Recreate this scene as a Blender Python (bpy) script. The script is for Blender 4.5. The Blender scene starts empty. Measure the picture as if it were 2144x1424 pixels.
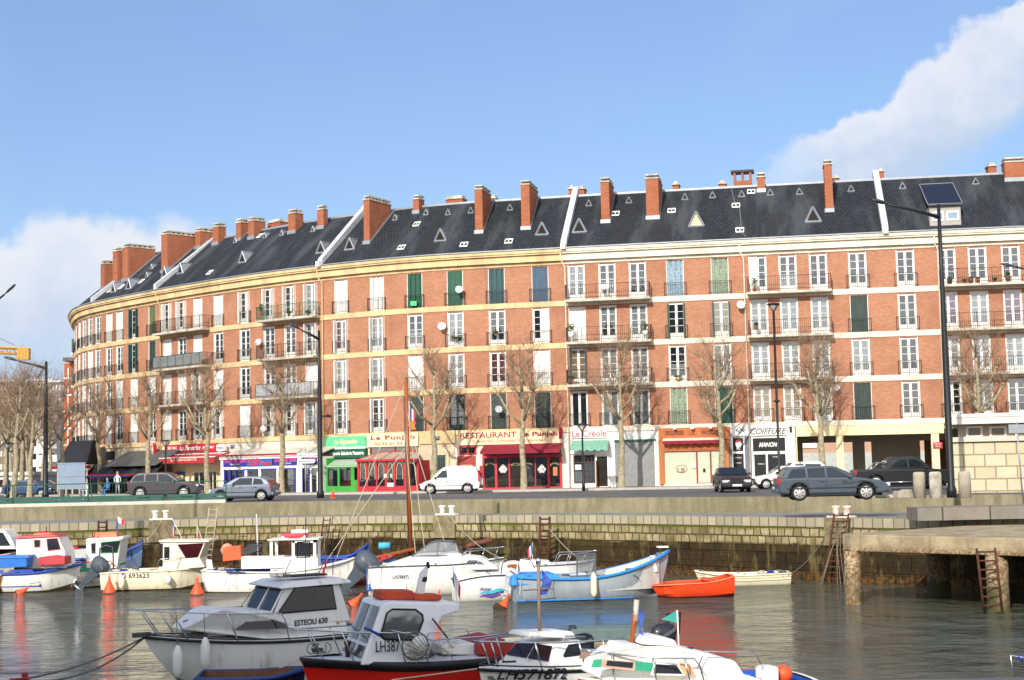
import bpy, bmesh, math, random
from mathutils import Vector, Matrix
R = math.radians
random.seed(7)
SC = bpy.context.scene
COL = SC.collection
# ------------------------------------------------ camera, sky, sun, exposure
F = 3100.0; CX, CY = 1072.0, 712.0
EYE = Vector((0, 0, 4.95)); STREET = 3.35; PROM = 2.63
cam_d = bpy.data.cameras.new('camera'); cam = bpy.data.objects.new('camera', cam_d); COL.objects.link(cam)
cam_d.sensor_width = 36; cam_d.lens = F/2144*36; cam_d.clip_end = 20000; cam_d.clip_start = .1
PITCH = math.atan(268/F); ROLL = .0205
CM = (Matrix.Rotation(math.pi/2+PITCH, 3, 'X') @ Matrix.Rotation(-ROLL, 3, 'Z'))
cam.matrix_world = Matrix.Translation(EYE) @ CM.to_4x4()
SC.camera = cam
SUN_AZ = R(20); SUN_EL = R(27)         # light travels to +y, a little to +x
trav = Vector((math.sin(SUN_AZ)*math.cos(SUN_EL), math.cos(SUN_AZ)*math.cos(SUN_EL), -math.sin(SUN_EL)))
sun_d = bpy.data.lights.new('sun', 'SUN'); sun_d.energy = 3.6; sun_d.angle = R(.5); sun_d.color = (1, .95, .87)
sun = bpy.data.objects.new('sun', sun_d); COL.objects.link(sun)
sun.rotation_euler = trav.to_track_quat('-Z', 'Y').to_euler()
w = bpy.data.worlds.new('World'); SC.world = w; w.use_nodes = True
def world():
    nt = w.node_tree; N = nt.nodes; Lk = nt.links; N.clear()
    out = N.new('ShaderNodeOutputWorld'); bg = N.new('ShaderNodeBackground')
    sky = N.new('ShaderNodeTexSky'); sky.sky_type = 'NISHITA'; sky.sun_disc = False
    sky.sun_elevation = SUN_EL; sky.sun_rotation = math.atan2(-trav.x, -trav.y); sky.air_density = 1.0; sky.dust_density = .6; sky.ozone_density = 2.2
    bg.inputs['Strength'].default_value = .14
    tc = N.new('ShaderNodeTexCoord'); sep = N.new('ShaderNodeSeparateXYZ'); Lk.new(tc.outputs['Generated'], sep.inputs[0])
    def m(op, a, b=None, c=None, clamp=False):
        n = N.new('ShaderNodeMath'); n.operation = op; n.use_clamp = clamp
        for i, v in enumerate((a, b, c)):
            if v is None: continue
            if isinstance(v, (int, float)): n.inputs[i].default_value = v
            else: Lk.new(v, n.inputs[i])
        return n.outputs[0]
    y = m('MAXIMUM', sep.outputs['Y'], .05)
    u = m('DIVIDE', sep.outputs['X'], y); v = m('DIVIDE', sep.outputs['Z'], y)
    cmb = N.new('ShaderNodeCombineXYZ'); Lk.new(u, cmb.inputs[0]); Lk.new(v, cmb.inputs[1])
    def noise(scale, det, off=0, rough=.55, dist=0):
        mp = N.new('ShaderNodeMapping'); Lk.new(cmb.outputs[0], mp.inputs[0]); mp.inputs['Location'].default_value = (off, off*.7, off*.3)
        n = N.new('ShaderNodeTexNoise'); n.inputs['Scale'].default_value = scale; n.inputs['Detail'].default_value = det
        n.inputs['Roughness'].default_value = rough; n.inputs['Distortion'].default_value = dist
        Lk.new(mp.outputs[0], n.inputs['Vector']); return n.outputs[0]
    n1 = noise(9, 6, 3.1, .58); n2 = noise(26, 6, 7.7, .6); n3 = noise(5, 5, 1.3, .55, .3); n4 = noise(70, 5, 2.2, .6)
    def sstep(x, a, b):
        mr = N.new('ShaderNodeMapRange'); mr.interpolation_type = 'SMOOTHSTEP'; Lk.new(x, mr.inputs[0])
        mr.inputs[1].default_value = a; mr.inputs[2].default_value = b; return mr.outputs[0]
    def up(px): return (px-1072)/F
    # plume: top edge runs from (1540,350) up to (2110,10)
    def vv(px, py): return (980-.0205*(px-1072)-py)/F
    u0, v0, u1, v1 = up(1560), vv(1560, 370), up(2144), vv(2144, 5)
    sl = (v1-v0)/(u1-u0)
    line = m('MULTIPLY_ADD', m('SUBTRACT', u, u0), sl, v0)
    wob = m('MULTIPLY_ADD', m('SUBTRACT', n2, .5), .03, m('MULTIPLY', m('SUBTRACT', n4, .5), .012))
    wob = m('ADD', wob, m('ADD', m('MULTIPLY', m('SUBTRACT', n1, .5), .07), m('MULTIPLY', m('SUBTRACT', noise(17, 3, 5.2, .5), .5), .04)))
    d_up = m('ADD', m('SUBTRACT', v, line), wob)          # + above the top edge
    top = m('SUBTRACT', 1.0, sstep(d_up, -.007, .002))
    thick = m('MULTIPLY_ADD', sstep(u, up(1560), up(1800)), .055, .022)
    thick = m('SUBTRACT', thick, m('MULTIPLY', sstep(u, up(1960), up(2160)), .012))
    bot = sstep(m('DIVIDE', d_up, thick), -1.35, -.75)
    ends = sstep(m('ADD', u, m('MULTIPLY', m('SUBTRACT', n1, .5), .06)), up(1480), up(1800))
    plume = m('MULTIPLY', m('MULTIPLY', top, bot), m('MULTIPLY', ends, .95))
    # left cumulus: below a top line falling to the right
    tl = m('MULTIPLY_ADD', sstep(m('ABSOLUTE', m('SUBTRACT', u, up(210))), 0.01, .11), -.035, vv(180, 408))
    dl = m('SUBTRACT', m('ADD', v, m('ADD', m('MULTIPLY', m('SUBTRACT', n1, .5), .06), m('MULTIPLY', wob, .7))), tl)
    lft = m('MULTIPLY', m('SUBTRACT', 1.0, sstep(dl, -.012, .008)), m('SUBTRACT', 1.0, sstep(m('ADD', u, m('MULTIPLY', m('SUBTRACT', n1, .5), .15)), up(390), up(600))))
    gap = sstep(m('ADD', m('MULTIPLY', n3, .8), m('MULTIPLY', n1, .25)), .36, .62)
    lft = m('MULTIPLY', lft, m('MULTIPLY_ADD', gap, .4, .58))
    # faint veils and clouds elsewhere in the sky (for reflections and other views)
    veil = m('MULTIPLY', sstep(n3, .5, .85), .16)
    mask = m('MAXIMUM', m('MAXIMUM', plume, lft), veil, clamp=True)
    # cloud shading
    sh_p = sstep(m('ADD', m('DIVIDE', m('ADD', d_up, .03), .04), m('MULTIPLY', m('SUBTRACT', n2, .5), 2.2)), -1.2, .9)
    sh_l = sstep(m('ADD', m('MULTIPLY', dl, 14), m('MULTIPLY', m('SUBTRACT', n1, .5), 2.6)), -2.0, .1)
    isl = m('GREATER_THAN', 0, u)
    mixs = N.new('ShaderNodeMix'); mixs.data_type = 'FLOAT'; Lk.new(isl, mixs.inputs[0]); Lk.new(sh_p, mixs.inputs[2]); Lk.new(sh_l, mixs.inputs[3])
    cc = N.new('ShaderNodeMix'); cc.data_type = 'RGBA'; Lk.new(mixs.outputs[0], cc.inputs[0])
    cc.inputs[6].default_value = (3.2, 3.9, 5.0, 1); cc.inputs[7].default_value = (4.9, 5.1, 5.6, 1)
    # slightly lift the sky (thin high haze)
    lift = N.new('ShaderNodeMix'); lift.data_type = 'RGBA'; lift.inputs[0].default_value = .45
    Lk.new(sky.outputs[0], lift.inputs[6]); lift.inputs[7].default_value = (1.2, 2.1, 4.4, 1)
    fin = N.new('ShaderNodeMix'); fin.data_type = 'RGBA'; Lk.new(mask, fin.inputs[0]); Lk.new(lift.outputs[2], fin.inputs[6]); Lk.new(cc.outputs[2], fin.inputs[7])
    # unseen bright cloud added behind the camera to lift shade on the near boats
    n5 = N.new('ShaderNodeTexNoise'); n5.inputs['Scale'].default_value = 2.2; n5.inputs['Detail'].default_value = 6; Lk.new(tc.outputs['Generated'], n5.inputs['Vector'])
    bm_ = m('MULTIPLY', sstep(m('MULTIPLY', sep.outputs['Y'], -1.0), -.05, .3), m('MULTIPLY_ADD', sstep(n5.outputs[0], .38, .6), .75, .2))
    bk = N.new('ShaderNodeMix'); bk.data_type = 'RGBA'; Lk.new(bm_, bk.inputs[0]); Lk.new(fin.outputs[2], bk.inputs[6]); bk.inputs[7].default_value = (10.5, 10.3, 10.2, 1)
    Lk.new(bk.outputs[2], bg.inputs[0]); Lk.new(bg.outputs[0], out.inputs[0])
world()
SC.view_settings.view_transform = 'Standard'; SC.view_settings.look = 'None'; SC.view_settings.gamma = 1
SC.view_settings.use_curve_mapping = False; SC.view_settings.exposure = .28
SC.render.engine = 'CYCLES'; SC.cycles.max_bounces = 6; SC.cycles.transparent_max_bounces = 12
SC.cycles.caustics_reflective = False; SC.cycles.caustics_refractive = False

# ------------------------------------------------ pixel rays (calibration of the survey)
def ray(px, py): return CM @ Vector(((px-CX)/F, -(py-CY)/F, -1))
def at(px, py, D):
    d = ray(px, py); return EYE + d*(D/d.y)
def gr(px, py, z=0.0):
    d = ray(px, py); return EYE + d*((z-EYE.z)/d.z)
def col_at(px, D, z):       # ground point in pixel column px (measured at height z) and depth D
    py = 980
    for _ in range(6):
        p = at(px, py, D); py -= (z-p.z)*F/D
    return at(px, py, D)
# ------------------------------------------------ materials
MATS = {}
def hexc(h):
    h = h.lstrip('#'); o = []
    for i in (0, 2, 4):
        c = int(h[i:i+2], 16)/255; o.append(c/12.92 if c <= .04045 else ((c+.055)/1.055)**2.4)
    return o
def new_mat(name):
    m = bpy.data.materials.new(name); m.use_nodes = True; nt = m.node_tree
    b = nt.nodes['Principled BSDF']; return m, nt, b
def M(name, color=None, rough=.6, metal=0, var=.12, scale=3.0, bump=.0, spec=.4, streak=False, dirt=None, dirt_amt=.5):
    if name in MATS: return MATS[name]
    m, nt, b = new_mat(name); N = nt.nodes; Lk = nt.links
    c = hexc(color) if isinstance(color, str) else list(color)
    b.inputs['Roughness'].default_value = rough; b.inputs['Metallic'].default_value = metal
    b.inputs['Specular IOR Level'].default_value = spec
    tc = N.new('ShaderNodeTexCoord'); mp = N.new('ShaderNodeMapping'); Lk.new(tc.outputs['Object'], mp.inputs[0])
    mp.inputs['Scale'].default_value = (1, 1, .18) if streak else (1, 1, 1)
    no = N.new('ShaderNodeTexNoise'); no.inputs['Scale'].default_value = scale; no.inputs['Detail'].default_value = 5; no.inputs['Roughness'].default_value = .65
    Lk.new(mp.outputs[0], no.inputs['Vector'])
    rp = N.new('ShaderNodeValToRGB'); Lk.new(no.outputs[0], rp.inputs[0])
    d = hexc(dirt) if dirt else [x*(1-var*2) for x in c]
    rp.color_ramp.elements[0].position = .3; rp.color_ramp.elements[1].position = .3+ (.4 if not dirt else .35*(dirt_amt+.3))
    rp.color_ramp.elements[0].color = (*d, 1); rp.color_ramp.elements[1].color = (*[min(1, x*(1+var*.5)) for x in c], 1)
    Lk.new(rp.outputs[0], b.inputs['Base Color'])
    if bump:
        n2 = N.new('ShaderNodeTexNoise'); n2.inputs['Scale'].default_value = scale*6; n2.inputs['Detail'].default_value = 6
        Lk.new(tc.outputs['Object'], n2.inputs['Vector'])
        bp = N.new('ShaderNodeBump'); bp.inputs['Strength'].default_value = bump; bp.inputs['Distance'].default_value = .03
        Lk.new(n2.outputs[0], bp.inputs['Height']); Lk.new(bp.outputs[0], b.inputs['Normal'])
    MATS[name] = m; return m
def mth(nt, op, a, b=None, clamp=False):
    n = nt.nodes.new('ShaderNodeMath'); n.operation = op; n.use_clamp = clamp
    for i, v in enumerate((a, b)):
        if v is None: continue
        if isinstance(v, (int, float)): n.inputs[i].default_value = v
        else: nt.links.new(v, n.inputs[i])
    return n.outputs[0]
def mix(nt, f, a, b, mode='MIX'):
    n = nt.nodes.new('ShaderNodeMix'); n.data_type = 'RGBA'; n.blend_type = mode
    for i, v in ((0, f), (6, a), (7, b)):
        if isinstance(v, (int, float)): n.inputs[i].default_value = v
        elif isinstance(v, (list, tuple)): n.inputs[i].default_value = (*v[:3], 1)
        else: nt.links.new(v, n.inputs[i])
    return n.outputs[2]
def noise(nt, vec, scale, det=5, rough=.6, dist=0, sc=None):
    if sc:
        mp = nt.nodes.new('ShaderNodeMapping'); mp.inputs['Scale'].default_value = sc; nt.links.new(vec, mp.inputs[0]); vec = mp.outputs[0]
    n = nt.nodes.new('ShaderNodeTexNoise'); n.inputs['Scale'].default_value = scale; n.inputs['Detail'].default_value = det
    n.inputs['Roughness'].default_value = rough; n.inputs['Distortion'].default_value = dist; nt.links.new(vec, n.inputs['Vector']); return n.outputs[0]
def mrange(nt, x, a, b, c=0., d=1., smooth=True):
    n = nt.nodes.new('ShaderNodeMapRange'); nt.links.new(x, n.inputs[0])
    if smooth: n.interpolation_type = 'SMOOTHSTEP'
    for i, v in enumerate((a, b, c, d)): n.inputs[i+1].default_value = v
    return n.outputs[0]
def brick_mat(name, c1, c2, mort, bw, bh, msz, uv=True, rough=.85, stain=.35, stain_scale=.35, bump=.3):
    m, nt, b = new_mat(name); N = nt.nodes; Lk = nt.links
    tc = N.new('ShaderNodeTexCoord'); vec = tc.outputs['UV' if uv else 'Object']
    if not uv:
        sp = N.new('ShaderNodeSeparateXYZ'); Lk.new(vec, sp.inputs[0]); cb = N.new('ShaderNodeCombineXYZ')
        Lk.new(mth(nt, 'ADD', sp.outputs[0], sp.outputs[1]), cb.inputs[0]); Lk.new(sp.outputs[2], cb.inputs[1]); vec = cb.outputs[0]
    br = N.new('ShaderNodeTexBrick'); Lk.new(vec, br.inputs['Vector']); br.inputs['Scale'].default_value = 1
    br.inputs['Brick Width'].default_value = bw; br.inputs['Row Height'].default_value = bh; br.inputs['Mortar Size'].default_value = msz
    br.inputs['Mortar Smooth'].default_value = .3; br.inputs['Bias'].default_value = -.1
    br.inputs['Color1'].default_value = (*hexc(c1), 1); br.inputs['Color2'].default_value = (*hexc(c2), 1); br.inputs['Mortar'].default_value = (*hexc(mort), 1)
    n1 = noise(nt, vec, stain_scale, 6, .65); n2 = noise(nt, vec, 3.0, 5, .7, sc=(.5, 2.5, 1))
    c = mix(nt, mth(nt, 'MULTIPLY', mrange(nt, n1, .4, .75), stain), br.outputs[0], [x*.55 for x in hexc(c1)])
    c = mix(nt, mrange(nt, n2, .55, .8, 0, .35), c, [min(1, x*1.35+.03) for x in hexc(c2)])
    n3 = noise(nt, vec, 1.1, 5, .7, sc=(1, .1, 1)); c = mix(nt, mrange(nt, n3, .54, .72, 0, stain*.9), c, [x*.6 for x in hexc(c1)])
    Lk.new(c, b.inputs['Base Color']); b.inputs['Roughness'].default_value = rough; b.inputs['Specular IOR Level'].default_value = .2
    if bump:
        bp = N.new('ShaderNodeBump'); bp.inputs['Strength'].default_value = bump; bp.inputs['Distance'].default_value = .02
        Lk.new(mth(nt, 'SUBTRACT', n2, br.outputs['Fac']), bp.inputs['Height']); Lk.new(bp.outputs[0], b.inputs['Normal'])
    MATS[name] = m; return m
def glass_mat(name, tint=(.02, .022, .025), alpha=.5, rough=.03):
    if name in MATS: return MATS[name]
    m = bpy.data.materials.new(name); m.use_nodes = True; nt = m.node_tree; N = nt.nodes; N.clear(); Lk = nt.links
    out = N.new('ShaderNodeOutputMaterial'); tr = N.new('ShaderNodeBsdfTransparent'); gl = N.new('ShaderNodeBsdfGlossy'); gl.inputs['Roughness'].default_value = rough
    df = N.new('ShaderNodeBsdfDiffuse'); df.inputs[0].default_value = (*tint, 1)
    tr.inputs[0].default_value = (.86, .88, .88, 1)
    ms = N.new('ShaderNodeMixShader'); ms.inputs[0].default_value = alpha; Lk.new(df.outputs[0], ms.inputs[1]); Lk.new(tr.outputs[0], ms.inputs[2])
    fr = N.new('ShaderNodeFresnel'); fr.inputs[0].default_value = 1.5
    geo = N.new('ShaderNodeTexCoord'); nn = noise(nt, geo.outputs['Object'], 1.7, 2); bp = N.new('ShaderNodeBump'); bp.inputs['Strength'].default_value = .06; bp.inputs['Distance'].default_value = .05
    Lk.new(nn, bp.inputs['Height']); Lk.new(bp.outputs[0], gl.inputs['Normal'])
    m2 = N.new('ShaderNodeMixShader'); Lk.new(mth(nt, 'MAXIMUM', fr.outputs[0], .15), m2.inputs[0]); Lk.new(ms.outputs[0], m2.inputs[1]); Lk.new(gl.outputs[0], m2.inputs[2])
    Lk.new(m2.outputs[0], out.inputs[0]); MATS[name] = m; return m
# ------------------------------------------------ mesh builder
class MB:
    def __init__(s): s.v = []; s.f = []; s.uv = {}; s.sm = set()
    def add(s, vs, fs, uvs=None, smooth=False):
        o = len(s.v); s.v += [Vector(v) for v in vs]
        for i, f in enumerate(fs):
            k = len(s.f); s.f.append([o+j for j in f])
            if uvs: s.uv[k] = uvs[i]
            if smooth: s.sm.add(k)
    def box(s, x0, x1, y0, y1, z0, z1):
        s.hexa([(x0, y0, z0), (x1, y0, z0), (x1, y1, z0), (x0, y1, z0), (x0, y0, z1), (x1, y0, z1), (x1, y1, z1), (x0, y1, z1)])
    def hexa(s, p):
        s.add(p, [(0, 3, 2, 1), (4, 5, 6, 7), (0, 1, 5, 4), (1, 2, 6, 5), (2, 3, 7, 6), (3, 0, 4, 7)])
    def rbox(s, c, size, rz=0, rx=0, ry=0, taper=1):
        m = Matrix.Translation(c) @ Matrix.Rotation(rz, 4, 'Z') @ Matrix.Rotation(ry, 4, 'Y') @ Matrix.Rotation(rx, 4, 'X')
        x, y, z = [a/2 for a in size]; t = taper
        s.hexa([m @ Vector(p) for p in ((-x, -y, -z), (x, -y, -z), (x, y, -z), (-x, y, -z), (-x*t, -y*t, z), (x*t, -y*t, z), (x*t, y*t, z), (-x*t, y*t, z))])
    def tube(s, p0, p1, r0, r1=None, n=6, cap=True):
        s.path([p0, p1], [r0, r1 if r1 is not None else r0], n, cap)
    def path(s, pts, rs, n=6, cap=True):
        pts = [Vector(p) for p in pts]
        if isinstance(rs, (int, float)): rs = [rs]*len(pts)
        rings = []; up = Vector((0, 0, 1))
        d0 = (pts[1]-pts[0]).normalized(); a = d0.cross(up)
        if a.length < .1: a = d0.cross(Vector((0, 1, 0)))
        a.normalize(); vs = []; fs = []
        for i, p in enumerate(pts):
            d = (pts[min(i+1, len(pts)-1)]-pts[max(i-1, 0)]).normalized()
            a = (a-d*a.dot(d)).normalized(); b = d.cross(a)
            for k in range(n):
                t = 2*math.pi*k/n; vs.append(p+(a*math.cos(t)+b*math.sin(t))*rs[i])
            if i:
                for k in range(n): fs.append(((i-1)*n+k, (i-1)*n+(k+1) % n, i*n+(k+1) % n, i*n+k))
        if cap: fs += [tuple(range(n-1, -1, -1)), tuple(range((len(pts)-1)*n, len(pts)*n))]
        s.add(vs, fs, smooth=n > 5)
    def lathe(s, prof, c=(0, 0, 0), n=16, axis='Z', mat=None):
        vs = []; fs = []; c = Vector(c)
        for i, (r, z) in enumerate(prof):
            for k in range(n):
                t = 2*math.pi*k/n; x, y = r*math.cos(t), r*math.sin(t)
                v = Vector((x, y, z)) if axis == 'Z' else (Vector((z, x, y)) if axis == 'X' else Vector((x, z, -y)))
                if mat: v = mat @ v
                vs.append(c+v)
            if i:
                for k in range(n): fs.append(((i-1)*n+k, (i-1)*n+(k+1) % n, i*n+(k+1) % n, i*n+k))
        fs += [tuple(range(n-1, -1, -1)), tuple(range((len(prof)-1)*n, len(prof)*n))]
        s.add(vs, fs, smooth=True)
    def poly(s, pts, off):      # thick polygon: pts 3D planar, off = thickness vector
        n = len(pts); pts = [Vector(p) for p in pts]; off = Vector(off)
        vs = pts+[p+off for p in pts]
        s.add(vs, [tuple(range(n-1, -1, -1)), tuple(range(n, 2*n))]+[(i, (i+1) % n, n+(i+1) % n, n+i) for i in range(n)])
    def build(s, name, mat, parent=None, org=None, bevel=0, sub=0):
        me = bpy.data.meshes.new(name); o0 = Vector(org) if org is not None else Vector((0, 0, 0))
        me.from_pydata([tuple(v-o0) for v in s.v], [], s.f)
        if s.uv:
            l = me.uv_layers.new(name='UVMap')
            for p in me.polygons:
                u = s.uv.get(p.index)
                if u:
                    for j, li in enumerate(p.loop_indices): l.data[li].uv = u[j]
        if s.sm:
            fl = [i in s.sm for i in range(len(s.f))]; me.polygons.foreach_set('use_smooth', fl)
        bm = bmesh.new(); bm.from_mesh(me); bmesh.ops.recalc_face_normals(bm, faces=bm.faces); bm.to_mesh(me); bm.free()
        me.materials.append(mat if not isinstance(mat, str) else MATS[mat]); me.update()
        return link(name, me, parent, bevel=bevel)
def link(name, me, parent=None, loc=None, rz=None, bevel=0):
    o = bpy.data.objects.new(name, me); COL.objects.link(o)
    if parent: o.parent = parent
    if loc is not None: o.location = loc
    if rz is not None: o.rotation_euler[2] = rz
    if bevel:
        b = o.modifiers.new('bevel', 'BEVEL'); b.width = bevel; b.segments = 2; b.limit_method = 'ANGLE'; b.angle_limit = R(35)
    return o
def tag(o, label, cat, group=None, kind=None):
    if label: o['label'] = label
    if cat: o['category'] = cat
    if group: o['group'] = group
    if kind: o['kind'] = kind
    return o
def thing(name, label, cat, loc=(0, 0, 0), rz=0, group=None):
    o = bpy.data.objects.new(name, None); COL.objects.link(o); o.location = loc; o.rotation_euler[2] = rz
    o.empty_display_size = .3
    return tag(o, label, cat, group)
def struct(o): o['kind'] = 'structure'; return o
def copy_tree(o, parent=None):
    c = o.copy(); COL.objects.link(c); c.parent = parent
    for ch in list(o.children): copy_tree(ch, c)
    return c
def text_mesh(txt, shear=0, bold=0, ext=.01, spacing=1.0):
    cu = bpy.data.curves.new('lettering', 'FONT'); cu.body = txt; cu.extrude = ext; cu.offset = bold; cu.shear = shear; cu.space_character = spacing
    cu.align_x = 'LEFT'; cu.resolution_u = 3
    t = bpy.data.objects.new('lettering', cu); COL.objects.link(t)
    dg = bpy.context.evaluated_depsgraph_get(); me = bpy.data.meshes.new_from_object(t.evaluated_get(dg))
    bpy.data.objects.remove(t); bpy.data.curves.remove(cu); return me
def text(txt, p0, p1, height, up, mat, parent, org=None, name='lettering', shear=0, bold=0, spacing=1.0, outline_up=None, arch=0):
    """letters fill the run p0..p1 (3D, left to right as read), cap height given; faces right x up"""
    me = text_mesh(txt, shear, bold, .008, spacing)
    xs = [v.co.x for v in me.vertices]; ys = [v.co.y for v in me.vertices]
    x0, x1, y0, y1 = min(xs), max(xs), min(ys), max(ys)
    p0 = Vector(p0); p1 = Vector(p1); rt = p1-p0; up = Vector(up).normalized(); nn = rt.normalized().cross(up)
    o0 = Vector(org) if org is not None else Vector((0, 0, 0))
    for v in me.vertices:
        a = (v.co.x-x0)/(x1-x0); b = (v.co.y-y0)/(y1-y0)
        v.co = p0+rt*a+up*(b*height+arch*math.sin(math.pi*a))+nn*v.co.z-o0
    me.name = name; me.materials.clear(); me.materials.append(mat); return link(name, me, parent)
# ------------------------------------------------ curves in plan
class Curve:
    def __init__(s, pts, step=.25):
        P = [Vector(p) for p in pts]; o = []
        P = [P[0]*2-P[1]]+P+[P[-1]*2-P[-2]]
        for i in range(1, len(P)-2):
            n = max(2, int((P[i+1]-P[i]).length/step))
            for k in range(n):
                t = k/n; a, b, c, d = P[i-1], P[i], P[i+1], P[i+2]
                o.append(.5*((2*b)+(c-a)*t+(2*a-5*b+4*c-d)*t*t+(3*b-a-3*c+d)*t**3))
        o.append(P[-2]); s.p = o; s.s = [0]
        for i in range(1, len(o)): s.s.append(s.s[-1]+(o[i]-o[i-1]).length)
        s.L = s.s[-1]
    def idx(s, q):
        import bisect
        return max(0, min(len(s.p)-2, bisect.bisect_right(s.s, q)-1))
    def pos(s, q):
        i = s.idx(q); t = (q-s.s[i])/(s.s[i+1]-s.s[i]); return s.p[i].lerp(s.p[i+1], t) if 0 <= t <= 1 else s.p[i]+(s.p[i+1]-s.p[i])*t
    def tan(s, q):
        a = s.pos(max(0, q-.6)); b = s.pos(min(s.L, q+.6)); return (b-a).normalized()
    def nrm(s, q): t = s.tan(q); return Vector((t.y, -t.x))
    def W(s, q, n, z): p = s.pos(q)+s.nrm(q)*n; return Vector((p.x, p.y, z))
    def hit(s, px, py, n=0):
        d = ray(px, py); best = None
        k0 = Vector((d.x, d.y))
        prev = None
        for i in range(0, len(s.p)):
            q = s.s[i]; p = s.p[i]+s.nrm(q)*n if n else s.p[i]
            c = k0.x*p.y-k0.y*p.x
            if prev and (prev[0] <= 0) != (c <= 0):
                f = prev[0]/(prev[0]-c); pp = prev[1].lerp(p, f); t = pp.y/k0.y
                if t > 0 and (best is None or t < best[2]): best = (prev[2]+(q-prev[2])*f, EYE.z+d.z*t, t)
            prev = (c, p, q)
        return (best[0], best[1]) if best else (None, None)
def fbox(mb, cv, s0, s1, n0, n1, z0, z1, step=1.2, ends=True, zfun=None):
    """box bent along a curve; n0<n1 (n1 is the outer face)"""
    k = max(1, int(math.ceil(abs(s1-s0)/step))); S = [s0+(s1-s0)*i/k for i in range(k+1)]
    vs = []; fs = []; uv = []
    for q in S:
        dz = zfun(q) if zfun else 0
        for n, z in ((n1, z0+dz), (n1, z1+dz), (n0, z1+dz), (n0, z0+dz)): vs.append(cv.W(q, n, z))
    for i in range(k):
        a = i*4; b = a+4
        for j, (u, v) in enumerate(((0, 1), (1, 2), (2, 3), (3, 0))):
            fs.append((a+u, b+u, b+v, a+v))
            if j == 0: uv.append([(S[i], z0), (S[i+1], z0), (S[i+1], z1), (S[i], z1)])
            elif j == 2: uv.append([(S[i], z1), (S[i+1], z1), (S[i+1], z0), (S[i], z0)])
            else: uv.append([(S[i], 0), (S[i+1], 0), (S[i+1], .1), (S[i], .1)])
    fs.append((0, 1, 2, 3)); uv.append([(0, z0), (0, z1), (abs(n1-n0), z1), (abs(n1-n0), z0)])
    e = k*4; fs.append((e+3, e+2, e+1, e)); uv.append([(abs(n1-n0), z0), (abs(n1-n0), z1), (0, z1), (0, z0)])
    mb.add(vs, fs, uv)
FC = Curve([(-46, 176), (-45.6, 160), (-44.2, 150), (-41.9, 141.5), (-38.25, 134), (-29.6, 124.5), (-21.4, 117), (-14.4, 112), (-6.55, 108), (3.54, 105.5), (16.2, 103), (28.9, 100.8), (46, 98.5), (70, 96)])
QE = Curve([(-95, 70), (-60, 72), (-25.8, 74.9), (-17.6, 77.6), (-8.4, 77.2), (-2, 74.8), (3.8, 71), (9.05, 65.8), (13, 61.8), (16, 58.9), (22, 56.5), (34, 53), (60, 46)])
RW = Curve([(-95, 80), (-60, 80.5), (-27.5, 81.5), (-16, 81.8), (-9.8, 80.8), (3.1, 75.2), (9.8, 71), (13.7, 68.6), (18, 66), (26, 62), (40, 57), (70, 48)])
ZB0 = 7.75; FH = 3.02; BH = 2.64; ZBT = 19.45; ZG = 20.55; ZR = 25.3; NG = .62; NR = -5.1
# ------------------------------------------------ special materials
brick_mat('facade_brick', '#b57b5e', '#9f6549', '#bd9b82', .24, .075, .008, stain=.5)
brick_mat('chimney_brick', '#ab6444', '#965036', '#a87a60', .24, .075, .01, uv=False, stain=.45, stain_scale=.8)
brick_mat('pavilion_stone', '#cfc2a4', '#c3b491', '#9a8a6c', .95, .57, .03, stain=.35, stain_scale=1.2, bump=1.2)
brick_mat('red_brick_panel', '#a8433a', '#8f3a34', '#b56b60', .24, .075, .008, stain=.2)
def slate():
    m, nt, b = new_mat('slate'); tc = nt.nodes.new('ShaderNodeTexCoord'); v = tc.outputs['UV']
    br = nt.nodes.new('ShaderNodeTexBrick'); nt.links.new(v, br.inputs['Vector']); br.inputs['Brick Width'].default_value = .3; br.inputs['Row Height'].default_value = .3
    br.inputs['Scale'].default_value = 1; br.inputs['Mortar Size'].default_value = .022; br.inputs['Color1'].default_value = (.034, .038, .045, 1); br.inputs['Color2'].default_value = (.022, .026, .031, 1); br.inputs['Mortar'].default_value = (.01, .011, .014, 1)
    n1 = noise(nt, v, .55, 5, .6, sc=(1, .22, 1)); n2 = noise(nt, v, 2.6, 4, .8, sc=(.6, 1.8, 1)); n3 = noise(nt, v, .35, 4, .5, sc=(1.6, .5, 1))
    c = mix(nt, mrange(nt, n1, .46, .66, 0, .9), br.outputs[0], (.06, .067, .073))
    c = mix(nt, mrange(nt, n3, .5, .7, 0, .75), c, (.028, .027, .027))
    c = mix(nt, mrange(nt, n2, .6, .66, 0, .95), c, (.016, .018, .023))
    nt.links.new(c, b.inputs['Base Color']); b.inputs['Roughness'].default_value = .8; b.inputs['Specular IOR Level'].default_value = .2
    bp = nt.nodes.new('ShaderNodeBump'); bp.inputs['Strength'].default_value = .5; bp.inputs['Distance'].default_value = .02
    nt.links.new(mth(nt, 'SUBTRACT', n2, br.outputs['Fac']), bp.inputs['Height']); nt.links.new(bp.outputs[0], b.inputs['Normal']); MATS['slate'] = m
slate()
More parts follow.
